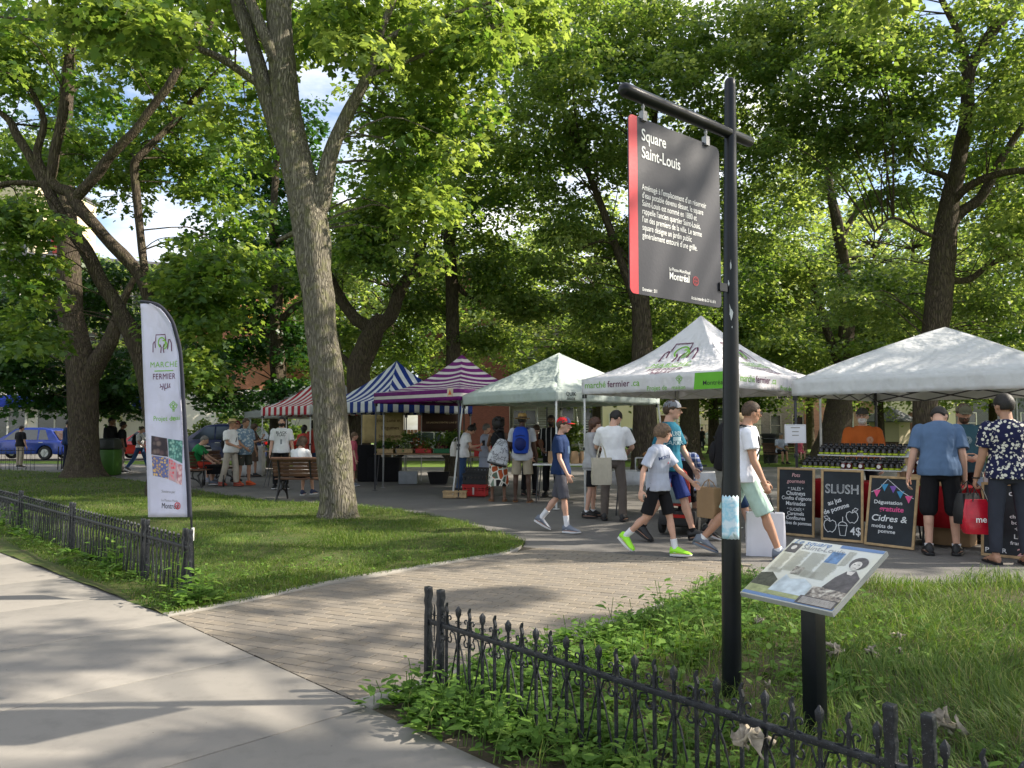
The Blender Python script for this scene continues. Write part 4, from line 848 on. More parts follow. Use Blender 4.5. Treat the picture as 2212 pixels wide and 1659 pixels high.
def make_tent(label, near, th, a, ze, za, vh, m, legm, apexoff=(0, 0), slant=0.0, sag=.55, open_top=0.0, seed=0, scal=.0, legs=(1, 1, 1, 1)):
    """near: the corner nearest the viewer; the front-left side runs from it towards the upper left at angle th"""
    u = Vector((math.cos(R(th)), -math.sin(R(th)), 0)); v = Vector((math.sin(R(th)), math.cos(R(th)), 0))
    c = Vector((near[0], near[1], 0)) - u * a / 2 + v * a / 2
    t = thing('market_tent', label, 'tent', c, math.atan2(u.y, u.x), 'market tents standing in a row')
    h = a / 2; mb = MB(); uv = []; nu, ntt = 16, 9; ax = Vector((apexoff[0], apexoff[1]))
    for k_ in range(4):
        an = k_ * math.pi / 2; ca, sa_ = math.cos(an), math.sin(an); b = len(mb.v); vs = []
        for j in range(ntt):
            tt = j / (ntt - 1); fz = tt + sag * (tt * tt - tt)
            for i in range(nu + 1):
                s = i / nu * 2 - 1; w = h * (1 - tt * (1 - open_top)); x, y = s * w, -h + (h) * tt * (1 - open_top)
                z = ze + (za - ze) * fz - (.06 * (1 - s * s) * (1 - tt)) * 0 + .035 * (1 - s * s) * math.sin(tt * math.pi) * -1.2
                z += .012 * noise.noise(Vector((x * 2.5, y * 2.5, k_ * 7 + seed)))
                X, Y = x * ca - y * sa_, x * sa_ + y * ca; vs.append((X + ax.x * tt, Y + ax.y * tt, z)); uv.append((s * w + 50.0, tt * h * 1.1 + 10))
        mb.add(vs, [(j * (nu + 1) + i, j * (nu + 1) + i + 1, (j + 1) * (nu + 1) + i + 1, (j + 1) * (nu + 1) + i) for j in range(ntt - 1) for i in range(nu)])
    if open_top:
        pass
    can = mb.build('canopy', m, t, uv=uv); sol = can.modifiers.new('s', 'SOLIDIFY'); sol.thickness = .004
    mb = MB(); uv = []
    for k_ in range(4):
        an = k_ * math.pi / 2; ca, sa_ = math.cos(an), math.sin(an); vs = []; nv = 4
        for j in range(nv + 1):
            for i in range(33):
                s = i / 16 - 1; x, y = s * (h + .006), -(h + .006) - .008 * math.sin(i * 1.7 + seed) * j / nv
                z = ze + .004 - vh * j / nv - (scal * abs(math.sin(i * math.pi / 4)) if j == nv else 0)
                vs.append((x * ca - y * sa_, x * sa_ + y * ca, z)); uv.append((s * h + 50.0, 10 - vh * j / nv))
        mb.add(vs, [((j + 1) * 33 + i, (j + 1) * 33 + i + 1, j * 33 + i + 1, j * 33 + i) for j in range(nv) for i in range(32)])
    val = mb.build('valance', m, t, uv=uv); sol = val.modifiers.new('s', 'SOLIDIFY'); sol.thickness = .004
    for q, (sx, sy) in enumerate(((-1, -1), (1, -1), (1, 1), (-1, 1))):
        if not legs[q]: continue
        mb = MB(); d = h - .03; mb.tube([(sx * d, sy * d, ze - .02), (sx * (d + slant), sy * (d + slant), 1.0 * 0 + .03)], .0235, 4, flat=1); mb.box((sx * (d + slant), sy * (d + slant), .015), (.09, .09, .012))
        mb.box((sx * d, sy * d, ze - vh - .02), (.06, .06, .09), mi=1); mb.box((sx * (d + slant * .5), sy * (d + slant * .5), ze * .48), (.055, .055, .06), mi=1)
        mb.build('leg', [legm, M_BLKP], t, bevel=.003)
    mb = MB(); d = h - .04
    for k_ in range(4):
        an = k_ * math.pi / 2; ca, sa_ = math.cos(an), math.sin(an)
        def q(x, y, z): return (x * ca - y * sa_, x * sa_ + y * ca, z)
        for i in range(4):
            x0, x1 = -d + i * d / 2, -d + (i + 1) * d / 2; z0, z1 = ze - vh + .0, ze - .06
            mb.tube([q(x0, -d, z0 if i % 2 else z1), q(x1, -d, z1 if i % 2 else z0)], .011, 6); mb.tube([q(x0, -d + .02, z1 if i % 2 else z0), q(x1, -d + .02, z0 if i % 2 else z1)], .011, 6)
    mb.build('frame', legm, t)
    bpy.context.view_layer.update(); return t, can, val
M_TWHITE = tent_mat('tent_white', (.80, .79, .82)); M_TGREY = tent_mat('tent_pale_grey_green', (.52, .59, .56)); M_TW6 = tent_mat('tent_cool_white', (.72, .73, .74))
M_TBLUE = tent_mat('tent_blue_stripes', (.012, .04, .26), (.75, .77, .80), 0, .34, .5); M_TRED = tent_mat('tent_red_stripes', (.42, .012, .03), (.74, .72, .70), 0, .36, .5)
M_TPUR = tent_mat('tent_purple_stripes', (.17, .012, .17), (.70, .66, .64), 1, .165, .56); M_TW0 = tent_mat('tent_dull_white', (.50, .52, .52))
T0 = make_tent('dull white tent with a hanging side curtain, farthest left of the row', (-7.45, 25.4), 45, 3.0, 2.1, 3.05, .22, M_TW0, M_LEGW, seed=1)
T1 = make_tent('red and white striped tent partly hidden behind the big trunk', (-5.9, 22.5), 45, 3.0, 2.18, 3.32, .27, M_TRED, M_LEGW, seed=2)
T2 = make_tent('blue and white striped tent, the stripes running down its slopes', (-3.24, 19.4), 45, 3.0, 2.2, A(856, 779, 21.5).z, .29, M_TBLUE, M_LEGG, seed=3)
T3 = make_tent('purple and white tent with level stripes and a tall peak', (-1.15, 16.6), 43, 3.0, 2.36, A(1012, 766, 18.7).z, .26, M_TPUR, M_LEGD, seed=4, sag=.95)
T4 = make_tent('pale grey green tent with splayed white legs, between purple and lettered tents', (.83, 14.4), 50, 3.0, 2.2, A(1213, 762, 16.5).z, .20, M_TGREY, M_LEGW, seed=5, slant=.16, sag=.1)
T5 = make_tent('white lettered market tent with green panel and pointed peak', (3.36, 11.45), 45, 3.0, 2.35, A(1529, 680, 13.5).z, .27, M_TWHITE, M_LEGW, seed=6, sag=.62)
T6 = make_tent('large plain white tent at the right over the jar stall', (6.75, 9.5), 45, 3.4, 2.22, A(2045, 706, 11.9).z, .24, M_TW6, M_LEGD, seed=7, sag=-.15, apexoff=(0, 0))
# lettering and pictures printed on the tents and banners
I_GREEN = mat('print_green', (.18, .42, .05), .7, var=.05); I_PURP = mat('print_plum', (.10, .012, .06), .7, var=.05); I_BLK = mat('print_black', (.012, .012, .014), .6, var=.05)
I_WHITE = mat('print_white', (.80, .80, .78), .6, var=.04); I_RED = mat('print_red', (.62, .03, .04), .6, var=.05); I_GREY = mat('print_grey', (.25, .25, .26), .7); I_BLUE = mat('print_blue', (.14, .22, .38), .6)
def logo_market(w=1.0):
    """skyline, round tree and roots; returns (plum strokes, green strokes), about 1 wide"""
    sky_ = [[(-.5, -.32), (-.5, .08), (-.42, .18), (-.38, .18), (-.36, -.12)], [(-.34, .18), (-.32, .5), (.22, .5), (.24, .2)], [(.32, -.2), (.40, .26), (.46, .26), (.54, .1), (.56, -.3)], [(-.06, -.36), (-.02, -.1), (-.10, .05)], [(.12, -.36), (.08, -.1), (.16, .06)]]
    tr = [arc(.02, .12, .2, -60, 240, 16, .24), arc(.10, .02, .2, -80, 100, 10)]
    return [stroke2d(sky_, .045 * w), stroke2d(tr, .055 * w)]
def roots2d(): return stroke2d([[(-.35, 0), (-.28, -.14), (-.36, -.24)], [(-.28, -.14), (-.14, -.2)], [(-.12, .02), (-.1, -.2), (-.2, -.36)], [(.04, .02), (.0, -.25), (.02, -.42)], [(.0, -.25), (.12, -.3)], [(.2, .02), (.22, -.2), (.14, -.3)], [(.22, -.2), (.34, -.22)], [(.4, 0), (.34, -.12), (.42, -.24)]], .05)
def logo_house(): return stroke2d([[(-.5, .1), (0, .55), (.5, .1)], arc(-.2, .0, .16, 0, 360, 12), arc(.22, .0, .16, 0, 360, 12), arc(0, .22, .14, 0, 360, 12), [(-.2, -.16), (-.06, -.34), (-.06, -.55)], [(.22, -.16), (.08, -.34), (.08, -.55)], [(0, .08), (.01, -.4)]], .07)
def rosette(): return stroke2d([arc(.25 * math.cos(q * math.pi / 2 + .78), .25 * math.sin(q * math.pi / 2 + .78), .2, 0, 360, 12) for q in range(4)] + [arc(0, 0, .5, 0, 360, 18)], .07)
def tf(t): return t.matrix_world
def face_frame(t, side, a, ze, za):
    """eave-midpoint frame of a tent side: 0 = front-left, 1 = right"""
    mw = tf(t); h = a / 2
    if side == 0: O, X, V = Vector((0, -h, ze)), Vector((1, 0, 0)), Vector((0, h, za - ze))
    else: O, X, V = Vector((h, 0, ze)), Vector((0, 1, 0)), Vector((-h, 0, za - ze))
    r = mw.to_3x3(); return mw @ O, r @ X, nrm(r @ V)
t5, c5, v5 = T5; B5 = bvh_of(c5); BV5 = bvh_of(v5)
za5 = A(1529, 680, 13.5).z
for side in (0, 1):
    O, X, Y = face_frame(t5, side, 3.0, 2.35, za5); lg = logo_market(); c = .86
    decal('printed_logo', xf2(lg[0], .0, c, .62), O, X, Y, I_PURP, t5, B5, .009); decal('printed_logo', xf2(lg[1], .0, c, .62), O, X, Y, I_GREEN, t5, B5, .009)
    decal('lettering', xf2(text2d('MARCHÉ', .17, 'CENTER', .0, spacing=1.2), 0, .48), O, X, Y, I_GREEN, t5, B5, .009)
    decal('printed_line', rect2d(-.45, .44, .45, .46, 12), O, X, Y, I_GREEN, t5, B5, .009)
    decal('lettering', xf2(text2d('FERMIER', .17, 'CENTER', .0, spacing=1.1), 0, .28), O, X, Y, I_PURP, t5, B5, .009)
    decal('printed_roots', xf2(roots2d(), 0, .24, .5), O, X, Y, I_PURP, t5, B5, .009)
    Z = Vector((0, 0, 1)); b = .135
    decal('lettering', xf2(text2d('marché', .155, 'LEFT', .003), -1.43, -.16), O, X, Z, I_GREEN, t5, BV5, .004)
    decal('lettering', xf2(text2d('fermier', .155, 'LEFT', .004), -.93, -.16), O, X, Z, I_PURP, t5, BV5, .004)
    decal('lettering', xf2(text2d('.ca', .155, 'LEFT', .003), -.43, -.16), O, X, Z, I_GREEN, t5, BV5, .004)
    decal('lettering', xf2(text2d('Projet de', .105, 'LEFT', .002), -.12, -.245), O, X, Z, I_GREEN, t5, BV5, .004)
    decal('lettering', xf2(text2d('maison', .09, 'LEFT', .002), .36, -.245), O, X, Z, I_GREEN, t5, BV5, .004)
    decal('printed_logo', xf2(logo_house(), .50, -.09, .13), O, X, Z, I_GREEN, t5, BV5, .004)
    k_ = rect2d(.76, -.262, 1.49, -.004, 8, 3) if side == 0 else None
    if k_: decal('green_panel', ([(x + .05 * (y + .27) * (1.49 - x) / .73 * 2, y) for x, y in k_[0]], k_[1]), O, X, Z, mat('panel_green', (.13, .42, .03), .7, var=.05), t5, BV5, .003)
    if side == 0: decal('lettering', xf2(text2d('Montréal', .10, 'LEFT', .001), .92, -.2), O, X, Z, I_BLK, t5, BV5, .0055)
t4, c4, v4 = T4; O, X, Y = face_frame(t4, 1, 3.0, 2.2, 3.2); BV4 = bvh_of(v4)
decal('lettering', xf2(text2d('QUIK', .11, 'CENTER', .002), -1.12, -.09), O, X, (0, 0, 1), I_BLK, t4, BV4, .004)
decal('lettering', xf2(text2d('SHADE', .07, 'CENTER', .001), -1.12, -.17), O, X, (0, 0, 1), I_BLK, t4, BV4, .004)
t3, c3_, v3_ = T3; O, X, Y = face_frame(t3, 0, 3.0, 2.36, 3.3)
decal('label_patch', rect2d(1.14, -.17, 1.33, .02, 3, 3), O, X, (0, 0, 1), mat('patch_cream', (.62, .52, .4), .8), t3, bvh_of(v3_), .004)
decal('label_emblem', ([(1.18, -.13), (1.29, -.13), (1.235, -.01)], [(0, 1, 2)]), O, X, (0, 0, 1), mat('patch_orange', (.6, .16, .05), .8), t3, None, .02)
# side curtain of the leftmost tent
mb = MB(); nn_ = 14
for j in range(7): mb.v += [Vector((-1.5 + .5 * i / nn_ , -1.47 + .03 * math.sin(i * 1.3), 2.02 - 1.95 * j / 6)) for i in range(nn_ + 1)]
mb.f = [(j * (nn_ + 1) + i, j * (nn_ + 1) + i + 1, (j + 1) * (nn_ + 1) + i + 1, (j + 1) * (nn_ + 1) + i) for j in range(6) for i in range(nn_)]; mb.m = [0] * len(mb.f)
o = mb.build('side_curtain', M_TW0, T0[0]); s_ = o.modifiers.new('s', 'SOLIDIFY'); s_.thickness = .004
def banner(name, label, x0, y0, x1, y1, Y, m, lines, im, zf=None):
    a, b = A(x0, y0, Y), A(x1, y1, Y); w, h = b.x - a.x, a.z - b.z
    t = thing(name, label, 'banner', ((a.x + b.x) / 2, Y, 0)); mb = MB(); nx = 12; vs = []
    for j in range(5):
        for i in range(nx + 1): vs.append((w * (i / nx - .5), .02 * math.sin(i * .9 + j * .4), b.z + h * j / 4 - .02 * math.sin(math.pi * i / nx) * (j == 4)))
    mb.add(vs, [(j * (nx + 1) + i, j * (nx + 1) + i + 1, (j + 1) * (nx + 1) + i + 1, (j + 1) * (nx + 1) + i) for j in range(4) for i in range(nx)])
    s = mb.build('sheet', m, t); q = s.modifiers.new('s', 'SOLIDIFY'); q.thickness = .004
    pb = MB()
    for sx in (-1, 1): pb.tube([(sx * (w / 2 + .02), .03, 0), (sx * (w / 2 + .02), .03, a.z + .03)], .014, 6)
    pb.tube([(-w / 2 - .02, .03, a.z + .01), (w / 2 + .02, .03, a.z + .01)], .012, 6); pb.build('stand', M_LEGG, t)
    for s_, fx, fy, sz in lines: decal('lettering', xf2(text2d(s_, sz, 'CENTER', .002), 0, 0), (a.x + w * fx, Y - .05, a.z - h * fy), (1, 0, 0), (0, 0, 1), im, t, None, 0)
    return t
banner('stall_banner', 'cream banner about organic vegetables hanging under the blue tent', 783, 890, 872, 957, 23.0, mat('banner_cream', (.50, .38, .18), .8), [('Entre Lune et', .62, .32, .14), ('Légumes', .68, .56, .15), ('biologiques', .66, .82, .14)], mat('banner_ink', (.12, .07, .03), .8))
banner('stall_banner', 'dark brown farm banner behind the vegetables', 912, 884, 990, 933, 22.3, mat('banner_brown', (.05, .022, .014), .7), [("LES JARDINS D'ENTRE LUNE ET", .55, .62, .065)], mat('banner_gold', (.55, .40, .22), .7))
# ---------------------------------------------------------------- iron fences
def iron_mat():
    k = NT('black_iron'); v = k.coord(); a = k.noise(v, 35, 6, .7); b = k.noise(v, 220, 3); g = k.noise(v, 4, 4)
    c = k.mix(k.math('MULTIPLY', k.ramp(a, [(.5, 0.0), (.68, 1.0)]), .55), (.008, .010, .014), (.045, .05, .06))
    c = k.mix(k.math('MULTIPLY', k.ramp(b, [(.66, 0.0), (.7, 1.0)]), .6), c, (.35, .35, .35))
    return k.out(k.bsdf(c, k.ramp(a, [(.3, .28), (.7, .55)]), 0, .35, k.bump(k.math('ADD', a, g), .4, .004)))
M_IRON = iron_mat()
def scroll(c, r, a0, turn, X, Z, n=13):
    """curl in the plane X, Z"""
    out = []
    for i in range(n):
        t = i / (n - 1); an = R(a0 + turn * t); rr = r * (1 - .62 * t)
        out.append(Vector(c) + X * (rr * math.cos(an)) + Z * (rr * math.sin(an)))
    return out
def fence(label, P0, P1, posts, zr, zt, seg=6, name='iron_fence', sp=.10, z0=0.0, detail=True):
    P0, P1 = Vector((P0[0], P0[1], 0)), Vector((P1[0], P1[1], 0)); D = P1 - P0; Ln = D.length; D = nrm(D); Z = Vector((0, 0, 1)); Nn = Vector((-D.y, D.x, 0))
    t = thing(name, label, 'fence', P0); W_ = lambda s, z, o=0.0: D * s + Z * z + Nn * o
    for s in posts:
        for ds in (0, .115):
            mb = MB(); h = zt; rs = []
            for q, (z, w, o) in enumerate([(-.05, .017, 0), (h * .72, .017, 0), (h * .80, .017, .004), (h * .86, .0165, -.004), (h * .92, .018, .004), (h * .97, .0185, 0), (h, .0175, 0)]):
                rs.append([W_(s + ds, z, o) + D * (w * a) + Nn * (w * b) for a, b in ((-1, -1), (1, -1), (1, 1), (-1, 1))])
            mb.rings(rs); mb.build('post', M_IRON, t, bevel=.003)
    mb = MB(); cut = sorted(posts)
    mb.rings([[W_(s, zr, 0) + Nn * a + Z * b for a, b in ((-.011, -.012), (.011, -.012), (.011, .012), (-.011, .012))] for s in (cut[0], Ln)]); mb.build('rail', M_IRON, t, bevel=.002)
    pk, sc = MB(), MB(); zt2 = zr + (zt - zr) * .66; n = int(Ln / sp); k_ = 0
    for i in range(n + 1):
        s = cut[0] + i * sp + .17
        if s > Ln: break
        if any(-.02 < s - p < .135 for p in posts): continue
        A_ = i % 2 == 0; w = .0062; j = rng.uniform(-.004, .004); s += j
        def bar(zs, ws, offs):
            pk.rings([[W_(s + o, z) + D * (q * a) + Nn * (q * b) for a, b in ((-1, -1), (1, -1), (1, 1), (-1, 1))] for z, q, o in zip(zs, ws, offs)])
        if A_:
            bar([-.04, zr, zr + (zt2 - zr) * .45, zr + (zt2 - zr) * .65, zr + (zt2 - zr) * .85, zt2 + .004], [w, w, w, w * 1.1, w * 1.1, w * .7], [0, 0, 0, .005, -.003, .005])
            if detail:
                for q in (-1, 1):
                    c = W_(s + q * .029, zr + .050); sc.tube([W_(s + q * .048, zr + .010)] + [W_(s + q * .018, zr + .018)] + scroll(c, .017, 200 if q > 0 else -20, -300 if q > 0 else 300, D, Z), .0042, 5)
                    c = W_(s + q * .024, zr - .062); sc.tube([W_(s + q * .088, zr - .075), W_(s + q * .070, zr - .022), W_(s + q * .040, zr - .018)] + scroll(c, .023, 75 if q > 0 else 105, -330 if q > 0 else 330, D, Z), .0044, 5)
        else:
            bar([-.04, zr, zr + (zt2 - zr) * .5, zr + (zt2 - zr) * .62, zr + (zt2 - zr) * .84, zt2], [w, w, w * .8, w * 1.7, w * 1.9, w * .25], [0] * 6)
            for q in (-1, 1):
                mz = [W_(s + q * sp * t_ * .92, zr - .012 - (zr - .03) * t_, .004) for t_ in (0, .12, .3, .45, .6, .8, 1)]; mz[1] = W_(s + q * sp * .05, zr - .06)
                pk.tube(mz, [.0045, .0045, .005, .0035, .005, .0035, .0045], 4)
                if detail: c = W_(s + q * .017, zr + .036); sc.tube([W_(s + q * .004, zr + .012)] + scroll(c, .0105, 190 if q > 0 else -10, -280 if q > 0 else 280, D, Z, 9), .0028, 4)
    if detail:
        for s in posts:
            m_ = s + .0575; pk.tube([W_(m_, zr - .10), W_(m_, zr + .02), W_(m_, zr + .05), W_(m_, zr + .075), W_(m_, zr + .10)], [.004, .004, .008, .004, .003], 6)
            for q in (-1, 1):
                sc.tube([W_(m_ + q * .004, zr + .01)] + scroll(W_(m_ + q * .018, zr + .035), .012, 190 if q > 0 else -10, -280 if q > 0 else 280, D, Z, 9), .003, 4)
                pk.tube([W_(m_ - q * .03, zr - .03), W_(m_ + q * .035, 0)], .0045, 4)
    pk.build('picket_row', M_IRON, t, angle=30)
    if sc.v: sc.build('scrollwork', M_IRON, t)
    return t
def at_z(x, y, z): return G(x, y, z)
fr0 = G(925, 1341, .385); fr1 = G(1926, 1652, .385); d_ = nrm(Vector((fr1.x - fr0.x, fr1.y - fr0.y, 0))); ln_ = ((fr1.x - fr0.x) ** 2 + (fr1.y - fr0.y) ** 2) ** .5
fence('low black wrought iron fence with scrolls in front of the weedy bed', fr0, Vector((fr0.x, fr0.y, 0)) + d_ * (ln_ + 4.2), [0, ln_, ln_ + 2.6], .385, .575)
fl0 = G(412, 1181, .44); fl0 = G(408, 1183, .44); dl_ = SD
fence('long low black wrought iron fence along the lawn on the left', (fl0.x, fl0.y), Vector((fl0.x, fl0.y, 0)) + dl_ * 16, [-.03, 1.0, 3.4, 5.9, 8.4, 10.9, 13.4], .44, .60)
# the far railing beside the street
f0 = G(-60, 1016); fence('dark spiked railing at the far left edge of the square by the street', (f0.x, 27.6), (G(132, 1012).x - .4, 28.6), [0, 3.0], .72, .85, sp=.13, detail=False, name='railing')

# ---------------------------------------------------------------- the park sign on its pole
M_POLE = mat('glossy_black_paint', (.005, .0065, .009), .32, 0, .3, var=.3, vs=14, bs=40, bst=.1)
M_CHIP = mat('chipped_paint', (.55, .57, .58), .8)
pb_ = G(1580, 1472, .09); pb_.z = 0; sx_, sy_ = pb_.x, pb_.y
sg = thing('park_sign', 'tall black park sign pole with a hanging dark panel about the square', 'sign', (sx_, sy_, 0))
ptop = A(1577, 168, sy_).z; lean = A(1577, 168, sy_).x - sx_
mb = MB(); H = ptop
prof = [(-.1, .052), (1.15, .052), (1.2, .047), (1.6, .045), (H * .72, .039), (H - .05, .032), (H - .018, .029), (H - .005, .02), (H, .005)]
C = [Vector((lean * z / H, 0, z)) for z, r in prof]; mb.tube(C, [r for z, r in prof], 24); mb.build('pole', M_POLE, sg)
armz = A(1577, 289, sy_).z
al = A(1340, 190, sy_); q = ray(1340, 190); tl = (armz - CAMH) / q.z; al = Vector((q.x * tl, tl, armz)); q = ray(1634, 316); tr_ = (armz - CAMH) / q.z; ar = Vector((q.x * tr_, tr_, armz))
ud = nrm(Vector((al.x - ar.x, al.y - ar.y, 0))); pc = Vector((sx_ + lean * armz / H, sy_, armz)); ud = nrm(Vector((al.x - pc.x, al.y - pc.y, 0)))
La = (al - pc).length; Lb_ = .22
mb = MB(); pts = [-Lb_, -Lb_ + .02, -Lb_ + .03] + [La * i / 6 for i in range(6)] + [La - .03, La - .012, La]; rd = [.010, .026, .030] + [.031 + .0006 * i for i in range(6)] + [.035, .029, .010]
mb.tube([Vector((lean * armz / H, 0, armz)) + ud * s for s in pts], rd, 20); mb.build('cross_arm', M_POLE, sg)
# panel hangs under the arm
zt_ = A(1357, 245, al.y).z
def arm_at(px):                     # distance along the arm from the pole axis seen at px
    best = min(range(0, 400), key=lambda i: abs(pix(pc + ud * (La * i / 400.0))[0] - px)); return La * best / 400.0
s0, s1 = arm_at(1357), arm_at(1552)
pz1 = A(1357, 244, (pc + ud * s0).y).z; pz0 = A(1357, 632, (pc + ud * s0).y).z
Xp = -ud; Zp = Vector((0, 0, 1)); Np = nrm(Xp.cross(Zp)); Op = pc + ud * s0; Op.z = pz0; Wp = s0 - s1; Hp = pz1 - pz0
def rrect(x0, y0, x1, y1, r, n=5):
    o = []
    for cx_, cy2, a0 in ((x1 - r, y0 + r, -90), (x1 - r, y1 - r, 0), (x0 + r, y1 - r, 90), (x0 + r, y0 + r, 180)):
        for i in range(n + 1): a = R(a0 + 90 * i / n); o.append((cx_ + r * math.cos(a), cy2 + r * math.sin(a)))
    return o
M_PANEL = mat('panel_charcoal', (.030, .031, .040), .45, 0, .3, var=.08, vs=1.5); M_PRED = mat('panel_red', (.58, .035, .045), .4, var=.05)
loc = Vector((sx_, sy_, 0)); mb = MB()
rr_ = [p for p in rrect(0, 0, Wp, Hp, .03)]
mb.prism([(x, y) for x, y in rr_], .008, Op - Np * .008 - loc, Xp, Zp); mb.build('panel', M_PANEL, sg)
mb = MB(); lft = [p for p in rrect(0, 0, .2, Hp, .03) if p[0] <= .05]; rp = [(.062, 0), (.062, Hp)] + [p for p in rrect(0, 0, 1, Hp, .03)[12:24]]
mb.prism([(x, y) for x, y in rp], .0012, Op - loc, Xp, Zp); mb.build('red_band', M_PRED, sg)
def sgt(s, x, y, size, b=0.0, al_='LEFT', m=None, line=1.0, sx=.75): decal('lettering', xf2(text2d(s, size, al_, b, sx=sx, line=line, res=4), x, y), Op, Xp, Zp, m or I_WHITE, sg, None, .002)
u_ = Wp
sgt('Square', .125 * u_, Hp * .875, .088 * u_ / .77, .003, sx=.82); sgt('Saint-Louis', .125 * u_, Hp * .775, .088 * u_ / .77, .003, sx=.82)
lines_ = ["Aménagé à l'emplacement d'un réservoir", "d'eau potable devenu désuet, le square", "Saint-Louis est nommé en 1880 et", "rappelle l'ancien quartier Saint-Louis,", "l'un des premiers de la ville. Le terme", "square désigne un jardin public", "généralement entouré d'une grille."]
for i, s in enumerate(lines_): sgt(s, .125 * u_, Hp * (.592 - .0455 * i), .0455 * u_ / .77, .0, sx=.72)
sgt('Le Plateau-Mont-Royal', .40 * u_, Hp * .167, .026 * u_ / .77, .0002); sgt('Montréal', .40 * u_, Hp * .118, .055 * u_ / .77, .002, sx=.85)
sgt('Entretien : 311', .12 * u_, Hp * .022, .026 * u_ / .77, .0004); sgt('Accès interdit de 23 h à 6 h', .64 * u_, Hp * .022, .026 * u_ / .77, .0004)
decal('emblem', xf2(rosette(), .695 * u_, Hp * .135, .048), Op, Xp, Zp, mat('dull_red', (.35, .03, .04), .5), sg, None, .002)
for s in (s0 - .11 * 1, s1 + .12):
    mb = MB(); c = pc + ud * s - loc
    for i in range(4): M_ = Matrix.Rotation(R(90 * (i % 2)), 3, 'Z'); z = armz - .05 - .028 * i
    mb.tube([c - Vector((0, 0, .035)), c - Vector((0, 0, armz - pz1 - .01))], .006, 6); 
    for i in range(3): mb.ball(c - Vector((0, 0, .05 + .028 * i)), (.010, .006, .016), seg=8, nr=5)
    mb.box(c - Vector((0, 0, armz - pz1 - .01)), (.03, .03, .05), Matrix.Rotation(math.atan2(ud.y, ud.x), 3, 'Z')); mb.build('hanger', [M_LEGG], sg)
mb = MB(); c = Op + Xp * (Wp + .01) + Zp * Hp * .13 - loc; mb.box(c, (.07, .02, .045), Matrix.Rotation(math.atan2(ud.y, ud.x), 3, 'Z')); mb.build('bracket', M_POLE, sg)
# torn poster and chipped paint on the pole
def on_pole(name, label, pts, m, z0, h, a0, a1, rad, top=None, side_note=None):
    mb = MB(); n = 10; vs = []
    for j in range(9):
        for i in range(n + 1):
            a = R(a0 + (a1 - a0) * i / n); z = z0 + h * j / 8
            ed = .0 if 0 < i < n and 0 < j < 8 else .006 * math.sin(i * 3.1 + j * 5.3)
            rr_ = rad + .0025 + (.010 * max(0, (i / n - .8)) if j < 4 else 0); vs.append((lean * z / H + math.cos(a) * rr_, math.sin(a) * rr_, z + ed))
    mb.add(vs, [(j * (n + 1) + i, j * (n + 1) + i + 1, (j + 1) * (n + 1) + i + 1, (j + 1) * (n + 1) + i) for j in range(8) for i in range(n)])
    o = mb.build(name, m, None); o.location = loc; s = o.modifiers.new('s', 'SOLIDIFY'); s.thickness = .0012; return o
k = NT('poster_paper'); v = k.coord(); n1 = k.noise(v, 14, 3)
M_POST = k.out(k.bsdf(k.ramp(n1, [(.38, (.62, .72, .78)), (.5, (.28, .55, .68)), (.6, (.66, .74, .78)), (.7, (.12, .25, .16))]), .7))
zp0, zp1 = A(1580, 1165, sy_ - .05).z, A(1580, 1072, sy_ - .05).z
o = on_pole('torn_poster', '', None, M_POST, zp0, zp1 - zp0, -170, -60, .0525); tag(o, 'torn pale blue poster stuck round the sign pole at knee height', 'poster')
for (py0, py1, a0, a1) in ((606, 622, -130, -112), (655, 700, -125, -85), (706, 712, -100, -92), (560, 590, -110, -98)):
    z0_, z1_ = A(1577, py1, sy_).z, A(1577, py0, sy_).z; zm = (z0_ + z1_) / 2; rad = np.interp(zm, [p[0] for p in prof], [p[1] for p in prof]); mb = MB(); vs = []
    r2 = random.Random(int(py0)); 
    for i in range(9): a = 2 * math.pi * i / 9; f = r2.uniform(.35, 1); aa = R((a0 + a1) / 2 + (a1 - a0) / 2 * f * math.cos(a)); z = zm + (z1_ - z0_) / 2 * f * math.sin(a); vs.append((lean * z / H + math.cos(aa) * (rad + .0015), math.sin(aa) * (rad + .0015), z))
    mb.add(vs, [tuple(range(9))]); mb.build('paint_chip', M_CHIP, sg, smooth=False)

# ---------------------------------------------------------------- the interpretive board
zb, zt3 = .68, .90
BL, BR = G(1613, 1282, zb), G(1813, 1326, zb); TL, TR = G(1704, 1162, zt3), G(1900, 1189, zt3)
ctr = (BL + BR + TL + TR) / 4; Xb = nrm(((BR - BL) + (TR - TL))); Yb = ((TL - BL) + (TR - BR)) / 2; wb = ((BR - BL).length + (TR - TL).length) / 2; Nb = nrm(Xb.cross(Yb)); Yb = nrm(Nb.cross(Xb)); hb = ((TL - BL).dot(Yb) + (TR - BR).dot(Yb)) / 2
Ob = ctr - Xb * wb / 2 - Yb * hb / 2
ib = thing('information_board', 'slanted history board on a thick square black post in the grass', 'board', (ctr.x, ctr.y, 0)); lb_ = Vector((ctr.x, ctr.y, 0))
mb = MB(); rz_ = math.atan2(Xb.y, Xb.x); mb.box((0, 0, ctr.z / 2 - .06), (.078, .078, ctr.z + .02), Matrix.Rotation(rz_, 3, 'Z')); mb.build('post', M_POLE, ib, bevel=.004)
mb = MB(); mb.box((0, 0, 0), (wb + .004, hb + .004, .022)); 
for v in mb.v: v.xyz = (Xb * v.x + Yb * v.y + Nb * (v.z - .013)) + (ctr - lb_)
mb.build('board_edge', mat('board_edge_grey', (.35, .35, .33), .5), ib)
k = NT('board_print'); v = k.coord('Object'); 
M_IBP = k.out(k.bsdf(k.ramp(k.noise(v, 3.0, 3), [(.35, (.60, .57, .42)), (.65, (.60, .61, .56))]), .25, 0, .6))
